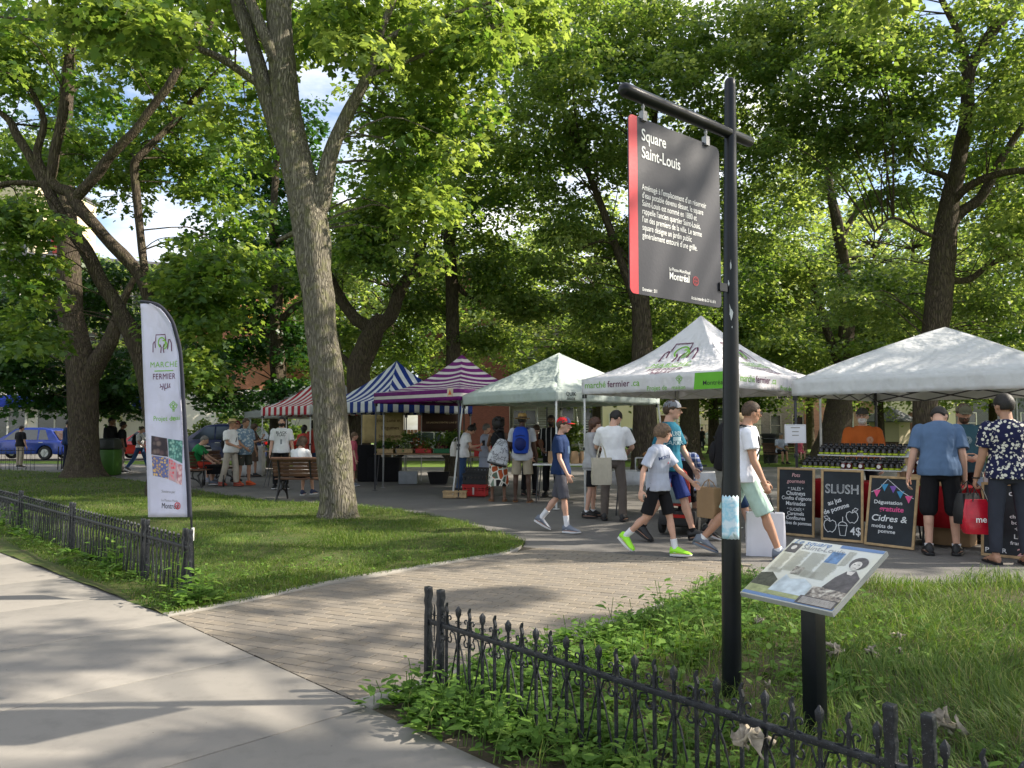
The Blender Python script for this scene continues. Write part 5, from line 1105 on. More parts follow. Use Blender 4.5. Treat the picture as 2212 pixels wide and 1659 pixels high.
decal('face', rect2d(0, 0, wb, hb), Ob, Xb, Yb, M_IBP, ib, None, .0)
def ibd(name, g, m, off=.0012): return decal(name, g, Ob, Xb, Yb, m, ib, None, off)
k = NT('old_photo'); v = k.coord(); n1 = k.noise(v, 45, 5)
M_OLD = k.out(k.bsdf(k.ramp(n1, [(.35, (.06, .05, .05)), (.5, (.28, .24, .2)), (.65, (.60, .56, .48))]), .3, 0, .5))
M_DKP = mat('dark_photo', (.09, .08, .08), .3, var=.4, vs=30); M_LTP = mat('pale_photo', (.6, .56, .5), .3, var=.2, vs=40); M_PB = mat('photo_blue', (.12, .22, .38), .3, var=.4, vs=40); M_SKYP = mat('photo_pale_blue', (.48, .54, .56), .3, var=.25, vs=20)
f = lambda a, b: (a * wb, b * hb)
ibd('lettering', xf2(text2d('Le square', .052, 'LEFT', .0006, shear=.3), *f(.03, .925)), I_BLUE); ibd('lettering', xf2(text2d('Saint-Louis', .052, 'LEFT', .0004), *f(.17, .845)), I_GREY)
ibd('blue_stripe', rect2d(*f(.55, .945), *f(.995, .995)), I_BLUE); ibd('blue_stripe', rect2d(*f(.005, .01), *f(.995, .055)), I_BLUE)
ibd('portrait', rect2d(*f(.02, .76), *f(.15, .92)), M_DKP, .0012); ibd('portrait', rect2d(*f(.52, .68), *f(.66, .87)), M_PB, .0012)
ibd('portrait', merge2(xf2(([(math.cos(a) * .014, math.sin(a) * .019) for a in np.linspace(0, 6, 14)], [tuple(range(14))]), *f(.085, .85))), M_LTP, .002)
# bust of the woman at the right and the street panorama below
ibd('portrait', (lambda g: g)(merge2(([(f(.86, .74)[0] + math.cos(a) * .042, f(.86, .74)[1] + math.sin(a) * .048) for a in np.linspace(0, 6, 18)], [tuple(range(18))]))), M_DKP, .002)
ibd('portrait', ([(f(.855, .70)[0] + math.cos(a) * .024, f(.855, .70)[1] + math.sin(a) * .034) for a in np.linspace(0, 6, 16)], [tuple(range(16))]), M_LTP, .003)
ibd('portrait', ([f(.72, .30), f(.99, .28), f(.985, .52), f(.90, .62), f(.82, .60), f(.76, .48)], [(0, 1, 2, 3, 4, 5)]), M_DKP, .0025); ibd('portrait', ([f(.82, .60), f(.90, .60), f(.89, .54), f(.84, .55)], [(0, 1, 2, 3)]), M_LTP, .0034)
for ex in (-.011, .011): ibd('portrait', ([(f(.855, .715)[0] + ex + math.cos(a) * .005, f(.855, .715)[1] + math.sin(a) * .003) for a in np.linspace(0, 6, 8)], [tuple(range(8))]), M_DKP, .0036)
ibd('portrait', rect2d(f(.855, .66)[0] - .008, f(.855, .66)[1] - .0015, f(.855, .66)[0] + .008, f(.855, .66)[1] + .0015), M_DKP, .0036)
ibd('panorama', rect2d(*f(.005, .06), *f(.995, .17)), mat('photo_lawn', (.30, .32, .16), .3, var=.3, vs=30), .0014); ibd('panorama', ([f(.005, .17), f(.24, .17), f(.24, .30), f(.12, .40), f(.005, .36)], [(0, 1, 2, 3, 4)]), mat('photo_trees', (.07, .07, .05), .3, var=.5, vs=50), .0016)
ibd('panorama', ([f(.24, .12), f(.64, .12), f(.62, .30), f(.5, .38), f(.36, .34), f(.28, .40)], [(0, 1, 2, 3, 4, 5)]), M_SKYP, .0018); ibd('panorama', rect2d(*f(.64, .10), *f(.99, .30)), M_OLD, .002); ibd('panorama', rect2d(*f(.60, .02), *f(.99, .14)), M_DKP, .0026); ibd('portrait', rect2d(*f(.30, .42), *f(.40, .55)), M_OLD, .002)
tx = []
for (x0, x1, y0, y1) in ((.04, .15, .42, .73), (.17, .31, .45, .80), (.33, .50, .42, .80), (.52, .70, .40, .66), (.68, .76, .66, .90), (.42, .58, .40, .5), (.05, .20, .4, .46)):
    y = y1; r2 = random.Random(int(x0 * 100))
    while y > y0: tx.append(rect2d(*f(x0, y), *f(x0 + (x1 - x0) * r2.uniform(.82, 1), y + .0058))); y -= .0135
ibd('text_columns', merge2(*tx), mat('panel_print', (.34, .33, .27), .4), .0024)
for i in range(7): tx.append(rect2d(*f(.63, .035 + i * .0135), *f(.97, .041 + i * .0135)))
ibd('text_columns', merge2(*tx[-7:]), M_LTP, .0036)

# ---------------------------------------------------------------- the feather flag
YF = 6.72
M_FLAG = tent_mat('flag_cloth', (.66, .67, .80), trans=.3)
ff = thing('feather_flag', 'tall white feather flag with market printing, tied to the left fence end post', 'flag', (A(413, 1115, YF).x, YF, 0)); lf = Vector((A(413, 1115, YF).x, YF, 0))
rowsL = [(1117, 320), (1000, 316.5), (900, 313), (800, 309), (720, 306), (690, 305), (670, 304), (660, 303.5), (656, 303)]; rowsR = [(1117, 405), (1030, 401), (951, 396), (860, 391), (765, 386), (730, 378), (697, 369), (675, 354), (660, 339), (656, 325)]
ysL = [-p[0] for p in rowsL]; ysR = [-p[0] for p in rowsR]
mb = MB(); NJ, NI = 44, 10
def wv(u, y): return .018 * math.sin(u * 3.1 + y * .012) + .012 * math.sin(y * .03 + u * 5)
for j in range(NJ + 1):
    y = 1117 - (1117 - 656) * j / NJ; xl = np.interp(-y, ysL, [p[1] for p in rowsL]); xr = np.interp(-y, ysR, [p[1] for p in rowsR])
    for i in range(NI + 1):
        x = xl + (xr - xl) * i / NI; p = A(x, y, YF + .14 * (1 - i / NI) + wv(i / NI, y)); mb.v.append(p - lf)
mb.f = [(j * (NI + 1) + i, j * (NI + 1) + i + 1, (j + 1) * (NI + 1) + i + 1, (j + 1) * (NI + 1) + i) for j in range(NJ) for i in range(NI)]; mb.m = [0] * len(mb.f)
fc = mb.build('cloth', M_FLAG, ff); s_ = fc.modifiers.new('s', 'SOLIDIFY'); s_.thickness = .002
sl = [(1117, 410, 5.5), (1030, 406, 5.5), (951, 401, 5), (860, 396, 4.5), (765, 390, 4), (730, 383, 4), (697, 373, 4), (675, 359, 4), (660, 343, 4), (654, 325, 3.5), (651, 303, 3)]
C = catmull([Vector((*A(x, y, YF + .0)[:], r)) for y, x, r in sl], 4); mb = MB(); mb.tube([c.to_3d() - lf for c in C], [c[3] / 1661 * YF for c in C], 8, flat=.5, up=(1, 0, 0)); mb.build('pole_sleeve', mat('flag_sleeve', (.02, .022, .035), .8), ff)
mb = MB(); b_ = A(418, 1200, YF) - lf; mb.tube([(b_.x, 0, .2), (b_.x - .006, 0, b_.z), A(413, 1117, YF) - lf, A(410, 1080, YF) - lf], [.012, .012, .009, .008], 10); mb.build('pole', M_POLE, ff)
mb = MB(); q = A(416, 1155, YF) - lf; mb.tube([q + Vector((0, 0, -.05)), q + Vector((0, 0, .06))], .0135, 10); mb.build('ferrule', M_LEGW, ff)
BF = bvh_of(fc)
def fd(name, g, px, py, m, sc_=1.0, sh=0.0): 
    return decal(name, xf2(g, 0, 0, sc_, sh), A(px, py, YF + .05), nrm(Vector((1, -.12, 0))), (0, 0, 1), m, ff, BF, .003, .4)
u = YF / 1661.0
lg = logo_market(1.1); fd('printed_logo', lg[0], 350, 746, I_PURP, 46 * u); fd('printed_logo', lg[1], 350, 746, I_GREEN, 46 * u)
fd('lettering', text2d('MARCHÉ', 17 * u, 'CENTER', 0, spacing=1.12), 354, 793, I_GREEN); fd('printed_line', rect2d(-25 * u, 0, 25 * u, 2.2 * u, 6), 354, 802, I_GREEN); fd('lettering', text2d('FERMIER', 18 * u, 'CENTER', 0, sx=.85, spacing=1.1), 354, 819, I_PURP)
fd('printed_roots', roots2d(), 356, 829, I_PURP, 36 * u); fd('printed_logo', logo_house(), 378, 878, I_GREEN, 21 * u)
fd('lettering', text2d('Projet de', 15 * u, 'LEFT', .0003), 325, 909, I_GREEN); fd('lettering', text2d('mai', 14 * u, 'LEFT', .0002), 372, 907, I_GREEN)
fd('lettering', text2d('Soutenu par', 8 * u, 'LEFT', .0002), 340, 1065, I_GREY); fd('lettering', text2d('Le Plateau-Mont-', 7 * u, 'LEFT', .0), 340, 1084, I_GREY); fd('lettering', text2d('Montréal', 17 * u, 'LEFT', .0, sx=.78), 341, 1099, I_BLK)
fd('emblem', rosette(), 387, 1092, I_RED, 15 * u)
def produce_mat(name, a, b, c, sc):
    k = NT(name); v = k.coord(); w = k.n('TexVoronoi', Scale=sc); k.l(v, w.inputs['Vector']); sp = k.n('SeparateColor'); k.l(w.outputs['Color'], sp.inputs[0])
    col = k.mix(k.ramp(w.outputs['Distance'], [(.25, 0.0), (.6, 1.0)]), k.ramp(sp.outputs[0], [(.3, a), (.7, b)]), c); return k.out(k.bsdf(col, .7))
PM = [produce_mat('picture_plums', (.10, .06, .07), (.18, .13, .12), (.03, .02, .03), 20), produce_mat('picture_cabbage', (.16, .38, .34), (.28, .5, .42), (.04, .14, .13), 36), produce_mat('picture_chanterelles', (.60, .36, .08), (.7, .46, .14), (.10, .12, .30), 50), produce_mat('picture_berries', (.6, .03, .06), (.7, .2, .25), (.45, .30, .32), 40), produce_mat('picture_pears', (.68, .50, .52), (.60, .42, .42), (.4, .15, .18), 24)]
def fquad(p, m):
    """picture on the flag: corners as offsets in survey units"""
    n = 6; vs = [((p[0][0] * (1 - i / n) * (1 - j / n) + p[1][0] * (i / n) * (1 - j / n) + p[2][0] * (i / n) * (j / n) + p[3][0] * (1 - i / n) * (j / n) - 350) * u, -((p[0][1] * (1 - i / n) * (1 - j / n) + p[1][1] * (i / n) * (1 - j / n) + p[2][1] * (i / n) * (j / n) + p[3][1] * (1 - i / n) * (j / n)) - 1000) * u) for j in range(n + 1) for i in range(n + 1)]
    fd('printed_picture', (vs, [(j * (n + 1) + i, (j + 1) * (n + 1) + i, (j + 1) * (n + 1) + i + 1, j * (n + 1) + i + 1) for j in range(n) for i in range(n)]), 350, 1000, m)
fquad([(319, 941), (357, 947), (358, 987), (319, 982)], PM[0]); fquad([(359, 948), (396, 952), (398, 1001), (360, 988)], PM[1]); fquad([(320, 984), (358, 990), (359, 1035), (321, 1028)], PM[2]); fquad([(360, 990), (381, 1000), (382, 1042), (361, 1036)], PM[3]); fquad([(382.5, 1001), (398, 1004), (400, 1047), (383, 1043)], PM[4])
# ---------------------------------------------------------------- people
def remesh(mb, name, m, parent, vox, sm=4, disp=0.0, dsc=8.0, seed=0, stretch=.5):
    me = bpy.data.meshes.new('tmp'); me.from_pydata(mb.v, [], mb.f); me.update()
    o = bpy.data.objects.new('tmp', me); COL.objects.link(o)
    q = o.modifiers.new('r', 'REMESH'); q.mode = 'VOXEL'; q.voxel_size = vox
    q = o.modifiers.new('s', 'SMOOTH'); q.iterations = sm; q.factor = .5
    dg = bpy.context.evaluated_depsgraph_get(); m2 = bpy.data.meshes.new_from_object(o.evaluated_get(dg)); bpy.data.objects.remove(o)
    if disp:
        n = len(m2.vertices); no = [v.normal.copy() for v in m2.vertices]
        for v, nn in zip(m2.vertices, no):
            c = v.co; f = noise.noise(Vector((c.x * dsc, c.y * dsc, c.z * dsc * stretch + seed))) + .5 * noise.noise(Vector((c.x * dsc * 2.3, c.y * dsc * 2.3, c.z * dsc * 1.6 + seed)))
            v.co = c + nn * (f * disp)
    m2.materials.clear(); m2.materials.append(m); m2.polygons.foreach_set('use_smooth', [True] * len(m2.polygons)); m2.name = name
    o = bpy.data.objects.new(name, m2); COL.objects.link(o); o.parent = parent; return o
def skin(name, c):
    if name in _M: return _M[name]
    k = NT(name); v = k.coord(); cc = k.ramp(k.noise(v, 14, 4), [(.3, [q * .88 for q in c]), (.7, c)]); p = k.bsdf(cc, .5, 0, .35)
    p.inputs['Subsurface Weight'].default_value = .08; p.inputs['Subsurface Radius'].default_value = (.02, .008, .004)
    _M[name] = k.out(p); return _M[name]
SK_L = skin('fair_skin', (.56, .33, .24)); SK_T = skin('tanned_skin', (.42, .23, .15)); SK_D = skin('dark_skin', (.075, .038, .024)); SK_B = skin('brown_skin', (.17, .085, .05))
HC = {'brown': mat('hair_brown', (.055, .032, .018), .6, var=.5, vs=40, bs=120, bst=.8), 'dark': mat('hair_dark', (.014, .011, .010), .55, var=.5, vs=40, bs=120, bst=.8), 'grey': mat('hair_grey', (.16, .15, .14), .7, var=.4, vs=40, bs=120, bst=.8),
      'lightbrown': mat('hair_light_brown', (.12, .075, .045), .6, var=.5, vs=40, bs=120, bst=.8), 'blond': mat('hair_blond', (.27, .19, .10), .6, var=.4, vs=40, bs=120, bst=.8), 'white': mat('hair_white', (.55, .53, .50), .7, var=.3, vs=40, bs=120, bst=.8), 'chestnut': mat('hair_chestnut', (.07, .03, .018), .5, var=.5, vs=40, bs=120, bst=.8)}
def RX(a): return Matrix.Rotation(R(a), 3, 'X')
def RY(a): return Matrix.Rotation(R(a), 3, 'Y')
def RZ(a): return Matrix.Rotation(R(a), 3, 'Z')
def ering(c, rx, ry, M, seg=16):
    return [c + M @ Vector((rx * math.cos(2 * math.pi * k / seg), ry * math.sin(2 * math.pi * k / seg), 0)) for k in range(seg)]
M_LIP = mat('lip', (.30, .10, .08), .5); M_EYEW = mat('eye_white', (.6, .57, .53), .3); M_EYED = mat('eye_dark', (.02, .014, .01), .2); M_GLS = mat('spectacle_frame', (.03, .02, .02), .4)
MALE = [(-.115, .10, .085), (-.07, .152, .108), (0, .166, .118), (.07, .158, .112), (.16, .148, .106), (.26, .158, .114), (.35, .176, .118), (.42, .182, .108), (.465, .165, .092), (.50, .11, .072), (.525, .064, .060), (.56, .055, .056)]
FEM = [(-.115, .105, .085), (-.07, .162, .112), (0, .172, .118), (.07, .15, .105), (.16, .122, .092), (.26, .138, .102), (.35, .152, .108), (.42, .155, .098), (.465, .14, .084), (.50, .09, .066), (.525, .052, .052), (.56, .047, .048)]
def person(label, x, y, H, heading, skin_m, shirt=None, pants=None, shoes=None, hair=('short', 'brown'), hat=None, fem=False, child=False, legs=((4, 4, 4, 0), (-2, 4, 4, 0)), arms=((2, 8, 12, 0), (2, 8, 12, 0)),
           lean=0, side=0, twist=0, hyaw=0, hpitch=0, seat=None, belly=0.0, vox=None, z0=0.0, grip=(.35, .35), skirt=None, socks=None, beard=None, glasses=False, wide=1.0, group=None, roll=0, sandals=None, facedetail=None):
    dist = y; vox = vox or (.0075 if dist < 11 else .010 if dist < 17 else .014); t = thing('person', label, 'person', (x, y, z0), R(-heading), group)
    s = H / 1.715; hs = s * 1.03; hs = hs * (1.0 + (.28 * (1 - s) * 1.2 if child or s < .93 else 0)); T = FEM if fem else MALE; sh = (.150 if fem else .178) * (.5 + .5 * wide)
    # legs
    V0 = Vector((0, 0, 0)); jt = {}; mins = []
    def leg(i, hip):
        sx = -1 if i == 0 else 1; p, kf, ab, fp = legs[i][:4]; yaw = legs[i][4] if len(legs[i]) > 4 else 8
        h = hip + Vector((sx * .088, 0, 0)); d1 = RY(-sx * ab) @ RX(p) @ Vector((0, 0, -1)); d2 = RY(-sx * ab * .3) @ RX(p - kf) @ Vector((0, 0, -1))
        k_ = h + d1 * .435; a = k_ + d2 * .415; Mf = RZ(-sx * yaw) @ RX(-fp); return h, k_, a, Mf
    for i in (0, 1):
        h, k_, a, Mf = leg(i, V0)
        for q in (Vector((0, .19, -.075)), Vector((0, -.06, -.075))): mins.append((a + Mf @ q).z)
    hipz = -min(mins) if seat is None else seat / s
    hip = Vector((0, 0, hipz)); L2 = [leg(i, hip) for i in (0, 1)]
    # spine
    def up(h):
        f = min(1, max(0, (h + .02) / .30)); f = f * f * (3 - 2 * f); return RZ(-twist * f) @ RX(-lean * f) @ RY(side * f)
    def sp(h):
        p = hip.copy(); n = 10; prev = 0
        if h <= 0: return hip + up(h) @ Vector((0, 0, h))
        for i in range(n): dh = h / n; p = p + up(dh * (i + .5)) @ Vector((0, 0, dh))
        return p
    def torso(mb, infl, h0, h1, extra=0.0, flare=0.0):
        rs = []
        for h, rx, ry in T:
            if h < h0 - .001 or h > h1 + .001: continue
            bl = belly * math.exp(-((h - .12) / .11) ** 2); M = up(h); c = sp(h) + M @ Vector((0, bl * .6, 0))
            f = infl + (extra if h < .1 else 0) + flare * max(0, (.1 - h) / .2); rs.append(ering(c, (rx * wide + f + bl * .3), ry * (.6 + .4 * wide) + f + bl * .6, M))
        if h0 < T[0][0]:
            h, rx, ry = T[1]; M = up(h0); rs.insert(0, ering(sp(h0) if h0 > -.2 else hip + Vector((0, 0, h0)), rx * wide + infl + flare, ry + infl + flare, M))
        mb.rings([[p * s for p in r] for r in rs])
        if fem:
            for sx in (-1, 1): mb.ball((sp(.34) + up(.34) @ Vector((sx * .068, .075, 0))) * s, (.055 + infl) * s, seg=10, nr=8)
    Mu = up(.45)
    A_ = []
    for i in (0, 1):
        sx = -1 if i == 0 else 1; p, ab, fl, tw = arms[i][:4]; S = sp(.445) + Mu @ Vector((sx * sh, -.005, 0)); M1 = Mu @ RY(-sx * ab) @ RX(p); E = S + M1 @ Vector((0, 0, -.285)); M2 = M1 @ RZ(sx * tw) @ RX(fl); W_ = E + M2 @ Vector((0, 0, -.25)); A_.append((S, E, W_, M1, M2))
    def seg(mb, a, b, ra, rb, mid=None, n=4):
        pts = [a.lerp(b, i / n) for i in range(n + 1)]; rr_ = [ra + (rb - ra) * i / n for i in range(n + 1)]
        if mid: rr_[1] += mid; rr_[2] += mid * .6
        mb.tube([p * s for p in pts], [r * s for r in rr_], 12); mb.ball(a * s, ra * .99 * s, seg=10, nr=7); mb.ball(b * s, rb * .99 * s, seg=10, nr=7)
    b = MB(); torso(b, -.006, T[0][0], .57)
    fk = .88 if fem or child else 1.0
    for h, k_, a, Mf in L2:
        seg(b, h, k_, .082 * (.45 + .55 * wide), .054 * fk, .004); kb = k_.lerp(a, .28) + (k_ - h).normalized() * 0 + Mf @ Vector((0, -.012, 0)); seg(b, k_, a, .050 * fk, .034 * fk, .006); b.ball(kb * s, (.050 * fk * s, .050 * fk * s, .10 * s), (a - k_).to_track_quat('Z', 'Y').to_matrix(), 10, 8)
        fr = [(-.055, .026, .035), (-.03, .034, .05), (.02, .036, .052), (.07, .040, .036), (.12, .045, .026), (.165, .042, .018), (.19, .025, .010)]
        b.rings([[(a + Mf @ Vector((w * math.cos(q), yy, -.072 + hh + hh * math.sin(q)))) * s for q in [2 * math.pi * z / 10 for z in range(10)]] for yy, w, hh in fr])
    for i, (S, E, W_, M1, M2) in enumerate(A_):
        sx = -1 if i == 0 else 1; fa = .86 if fem or child else 1.0
        b.ball(S * s, .058 * fa * s, seg=10, nr=8); seg(b, S, E, .052 * fa, .040 * fa, .003); seg(b, E, W_, .040 * fa, .027 * fa, .004)
        # hand: palm, four fingers of unequal length, thumb from the side
        g = grip[i]; pc_ = W_ + M2 @ Vector((0, 0, -.050)); pm = M2; b.ball(pc_ * s, (.015 * s, .038 * s, .052 * s), M2, 10, 8)
        b.tube([(W_ + M2 @ Vector((0, 0, .02))) * s, (W_ + M2 @ Vector((0, 0, -.03))) * s], [.025 * s, .026 * s], 8)
        for q in range(4):
            yq = .027 - q * .018; ln = (.040, .045, .042, .033)[q]; base = W_ + M2 @ Vector((0, yq, -.088 + abs(q - 1.2) * .004)); C_ = [base]; an = 12 + g * 30 + q * 3
            for j in range(3):
                C_.append(C_[-1] + (M2 @ RY(sx * an) @ Vector((0, 0, -1))) * ln * (1, .72, .55)[j]); an += 14 + g * 62
            b.tube([c * s for c in C_], [.0088 * s, .0086 * s, .008 * s, .0065 * s], 6)
        tb_ = W_ + M2 @ Vector((-sx * .004, .030, -.030)); C_ = [tb_, tb_ + M2 @ Vector((-sx * .012, .026, -.022)), tb_ + M2 @ Vector((-sx * (.020 + .014 * g), .036, -.046)), tb_ + M2 @ Vector((-sx * (.026 + .02 * g), .036 - .008 * g, -.066))]
        b.tube([c * s for c in C_], [.014 * s, .0115 * s, .0095 * s, .007 * s], 7)
    # head
    nb = sp(.545); Mh = Mu @ RZ(-hyaw) @ RX(-hpitch) @ RY(roll); nk = nb + Mu @ Vector((0, .012, .012)); hc = nk + Mh @ Vector((0, .022, .108 * hs / s)); k2 = hs / s
    def hp(x_, y_, z_): return (hc + Mh @ Vector((x_, y_, z_)) * k2) * s
    nr_ = .056 if not (fem or child) else .045
    b.tube([(nb - Mu @ Vector((0, .01, .05))) * s, nb * s, (nk + Mh @ Vector((0, .0, .04))) * s], [nr_ * 1.15 * s, nr_ * s, nr_ * .95 * s], 12)
    b.ball(hp(0, -.004, .012), (.074 * hs, .094 * hs, .100 * hs), Mh, 16, 12); b.ball(hp(0, .020, -.045), (.056 * hs, .068 * hs, .070 * hs), Mh, 14, 10); b.ball(hp(0, .052, -.088), (.024 * hs, .024 * hs, .022 * hs), Mh, 10, 8)
    b.ball(hp(0, .045, -.01), (.058 * hs, .045 * hs, .055 * hs), Mh, 12, 10)
    b.tube([hp(0, .088, .018), hp(0, .104, -.010), hp(0, .112, -.026), hp(0, .092, -.034)], [.007 * hs, .0095 * hs, .0135 * hs, .008 * hs], 8)
    b.ball(hp(0, .083, -.056), (.022 * hs, .010 * hs, .0075 * hs), Mh, 8, 6); b.ball(hp(0, .080, -.068), (.018 * hs, .010 * hs, .007 * hs), Mh, 8, 6)
    b.tube([hp(-.045, .078, .026), hp(0, .090, .028), hp(.045, .078, .026)], .0085 * hs, 6)
    for sx in (-1, 1): b.ball(hp(sx * .074, -.004, -.012), (.010 * hs, .019 * hs, .030 * hs), Mh @ RZ(sx * 18), 8, 8)
    body = remesh(b, 'body', skin_m, t, vox, 2)
    if dist < 18:
        e = MB()
        for sx in (-1, 1):
            e.ball(hp(sx * .031, .0815, .006), (.0125 * hs, .008 * hs, .0075 * hs), Mh, 8, 6, 0); e.ball(hp(sx * .031, .0875, .006), (.0058 * hs, .005 * hs, .0060 * hs), Mh, 8, 6, 1)
            if sx > 0: e.ball(hp(0, .0915, -.0575), (.021 * hs, .0045 * hs, .0055 * hs), Mh, 10, 6, 3)
            e.tube([hp(sx * .018, .093, .024), hp(sx * .034, .092, .029), hp(sx * .049, .081, .024)], .0032 * hs, 5, 2)
        e.build('eyes', [M_EYEW, M_EYED, HC[hair[1]] if hair else M_EYED, M_LIP], t)
    if glasses:
        e = MB()
        for sx in (-1, 1):
            e.tube([hp(sx * .033 + .021 * math.cos(q), .098, .004 + .017 * math.sin(q)) for q in np.linspace(0, 2 * math.pi, 13)], .0026 * hs, 5); e.tube([hp(sx * .054, .096, .008), hp(sx * .078, .03, .010), hp(sx * .080, -.01, .004)], .0026 * hs, 5)
        e.tube([hp(-.012, .1, .006), hp(.012, .1, .006)], .0026 * hs, 5); e.build('glasses', M_GLS, t)
    # hair
    if hair:
        st_, hcol = hair[:2]; hm = HC[hcol]; mb = MB(); sd_ = abs(hash(label)) % 97 if False else len(label) * 7 % 97
        vol = {'short': .010, 'crop': .005, 'long': .014, 'bun': .008, 'curly': .045, 'bob': .022, 'mop': .016}.get(st_, .01)
        seg_, nr2 = 26, 18; rs = []
        for i in range(nr2 + 1):
            th = math.pi * (i + .02) / (nr2 + .04); ring = []
            for k_ in range(seg_):
                a = 2 * math.pi * k_ / seg_; d = Vector((math.sin(th) * math.cos(a), math.sin(th) * math.sin(a), -math.cos(th)))
                p = Vector((d.x * (.078 + vol), d.y * (.098 + vol), d.z * (.102 + vol) + .013)); nz = noise.noise(Vector((d.x * 6 + sd_, d.y * 6, d.z * 6))) * vol * .5 + noise.noise(Vector((d.x * 14 + sd_, d.y * 14, d.z * 9))) * vol * .35; p += d * nz
                hl = .052 - (.018 if st_ in ('mop', 'bob') else 0) - .02 * (abs(d.x) > .55)
                low = {'short': -.058, 'crop': -.05, 'mop': -.055, 'bun': -.05}.get(st_, -.10)
                if d.y > .25 and p.z < hl: p *= .78
                elif abs(d.x) > .5 and d.y > -.25 and p.z < (-.005 if st_ in ('short', 'crop', 'bun') else -.06): p *= .80
                elif p.z < low: p *= .72
                ring.append(hp(p.x, p.y - .004, p.z))
            rs.append(ring)
        mb.rings(rs)
        if st_ == 'bun': mb.ball(hp(0, -.105, .055), .038 * hs, seg=12, nr=10)
        if st_ == 'topbun': mb.ball(hp(0, -.05, .13), .035 * hs, seg=12, nr=10)
        if st_ == 'long':
            mb.rings([ering(hp(0, -.052 - .004 * i, -.02 - .045 * i), (.075 - .006 * i) * hs, (.045 - .004 * i) * hs, Mh, 12) for i in range(8)])
        if st_ == 'bob':
            mb.rings([ering(hp(0, -.035, .02 - .03 * i), (.092 + .004 * i) * hs, (.075) * hs, Mh, 14) for i in range(5)])
        if st_ == 'curly':
            r2 = random.Random(5)
            for i in range(60):
                a, zz = r2.uniform(0, 6.28), r2.uniform(-.15, .13); rr_ = .10 if zz > -.02 else .09
                px_, py_ = rr_ * math.cos(a), rr_ * math.sin(a) - .02
                if py_ > .03 and zz < .06: continue
                mb.ball(hp(px_, py_, zz), .034 * hs, seg=7, nr=5)
        mb.build('hair', hm, t, angle=80)
    if beard:
        mb = MB(); mb.ball(hp(0, .030, -.060), (.060 * hs, .066 * hs, .064 * hs), Mh, 14, 10); mb.ball(hp(0, .092, -.045), (.026 * hs, .012 * hs, .007 * hs), Mh, 8, 6)
        bb_ = remesh(mb, 'beard', HC[beard], t, .008, 1, .003, 40)
    if hat:
        kind, hm_, hm2 = hat[0], hat[1], hat[2] if len(hat) > 2 else hat[1]; mb = MB()
        if kind == 'cap':
            rs = []
            for th in np.linspace(0, math.pi / 2, 9):
                rs.append([hp((.086) * math.cos(th) * math.cos(a) if th < 1.55 else 0, .107 * math.cos(th) * math.sin(a) - .004, .028 + .094 * math.sin(th)) for a in [2 * math.pi * z / 20 for z in range(20)]])
            mb.rings(rs); hb_ = mb.build('cap', hm_, t); mb = MB(); n = 10; top, bo = [], []
            for i in range(n + 1):
                a = math.pi * (i / n); x_ = .078 * math.cos(a); y_ = .080 + .085 * math.sin(a) ** .8; top.append(hp(x_, y_, .046 - .020 * (1 - math.sin(a)) - .012 * math.sin(a))); bo.append(hp(x_ * 1.0, .070, .040 - .012 * abs(math.cos(a))))
            mb.add(top + bo, [(i, i + 1, n + 1 + i + 1, n + 1 + i) for i in range(n)]); v_ = mb.build('visor', hm2, hb_); q = v_.modifiers.new('s', 'SOLIDIFY'); q.thickness = .006
            if len(hat) > 3: mb = MB(); mb.rings([[hp(math.copysign((.0885) * math.cos(th), 1) * math.cos(a), .110 * math.cos(th) * math.sin(a) - .005, .030 + .096 * math.sin(th)) for a in [math.pi * .22 + math.pi * .56 * z / 9 for z in range(10)]] for th in np.linspace(0, 1.15, 6)], cap=False); q = mb.build('front_panel', hat[3], hb_)
        else:
            prof_ = [(.088, .03), (.086, .07), (.078, .115), (.06, .128), (.03, .122), (.005, .118)]; mb.rings([[hp(r * math.cos(a), r * 1.18 * math.sin(a) - .004, z) for a in [2 * math.pi * zz / 22 for zz in range(22)]] for r, z in prof_]); hb_ = mb.build('straw_hat', hm_, t)
            mb = MB(); mb.rings([[hp(r * math.cos(a), r * 1.12 * math.sin(a) - .004, z + .01 * math.sin(2 * a)) for a in [2 * math.pi * zz / 26 for zz in range(26)]] for r, z in ((.086, .030), (.145, .026), (.146, .022), (.086, .026))], cap=False); mb.build('brim', hm_, hb_)
            mb = MB(); mb.rings([[hp(r * math.cos(a), r * 1.18 * math.sin(a) - .004, z) for a in [2 * math.pi * zz / 22 for zz in range(22)]] for r, z in ((.0895, .034), (.0885, .062))], cap=False); mb.build('hat_band', hm2, hb_)
    # clothes
    if shirt:
        m_, sf, hem = shirt[:3]; inf = shirt[3] if len(shirt) > 3 else .016; mb = MB(); torso(mb, inf, hem, .526, .006, .030)
        for i, (S, E, W_, M1, M2) in enumerate(A_):
            sl = sf[i] if hasattr(sf, '__len__') else sf
            fa = .9 if fem or child else 1
            if sl <= 0: continue
            mb.ball((S + Vector((0, 0, -.006))) * s, (.058 + inf * .6) * fa * s, seg=12, nr=8); e = S.lerp(E, min(1, sl)); r0_ = (.058 + inf * .7) * fa; r1_ = (.050 + inf * 1.2 if sl <= 1 else .042 + inf) * fa; mb.tube([S * s, S.lerp(e, .5) * s, e * s], [r0_ * s, (r0_ + r1_) / 2 * s, r1_ * s], 14)
            if sl > 1: mb.ball(E * s, (.042 + inf) * fa * s, seg=10, nr=8); w = E.lerp(W_, sl - 1); mb.tube([E * s, E.lerp(w, .5) * s, w * s], [(.042 + inf) * fa * s, (.040 + inf) * fa * s, (.033 + inf * .5) * fa * s], 14)
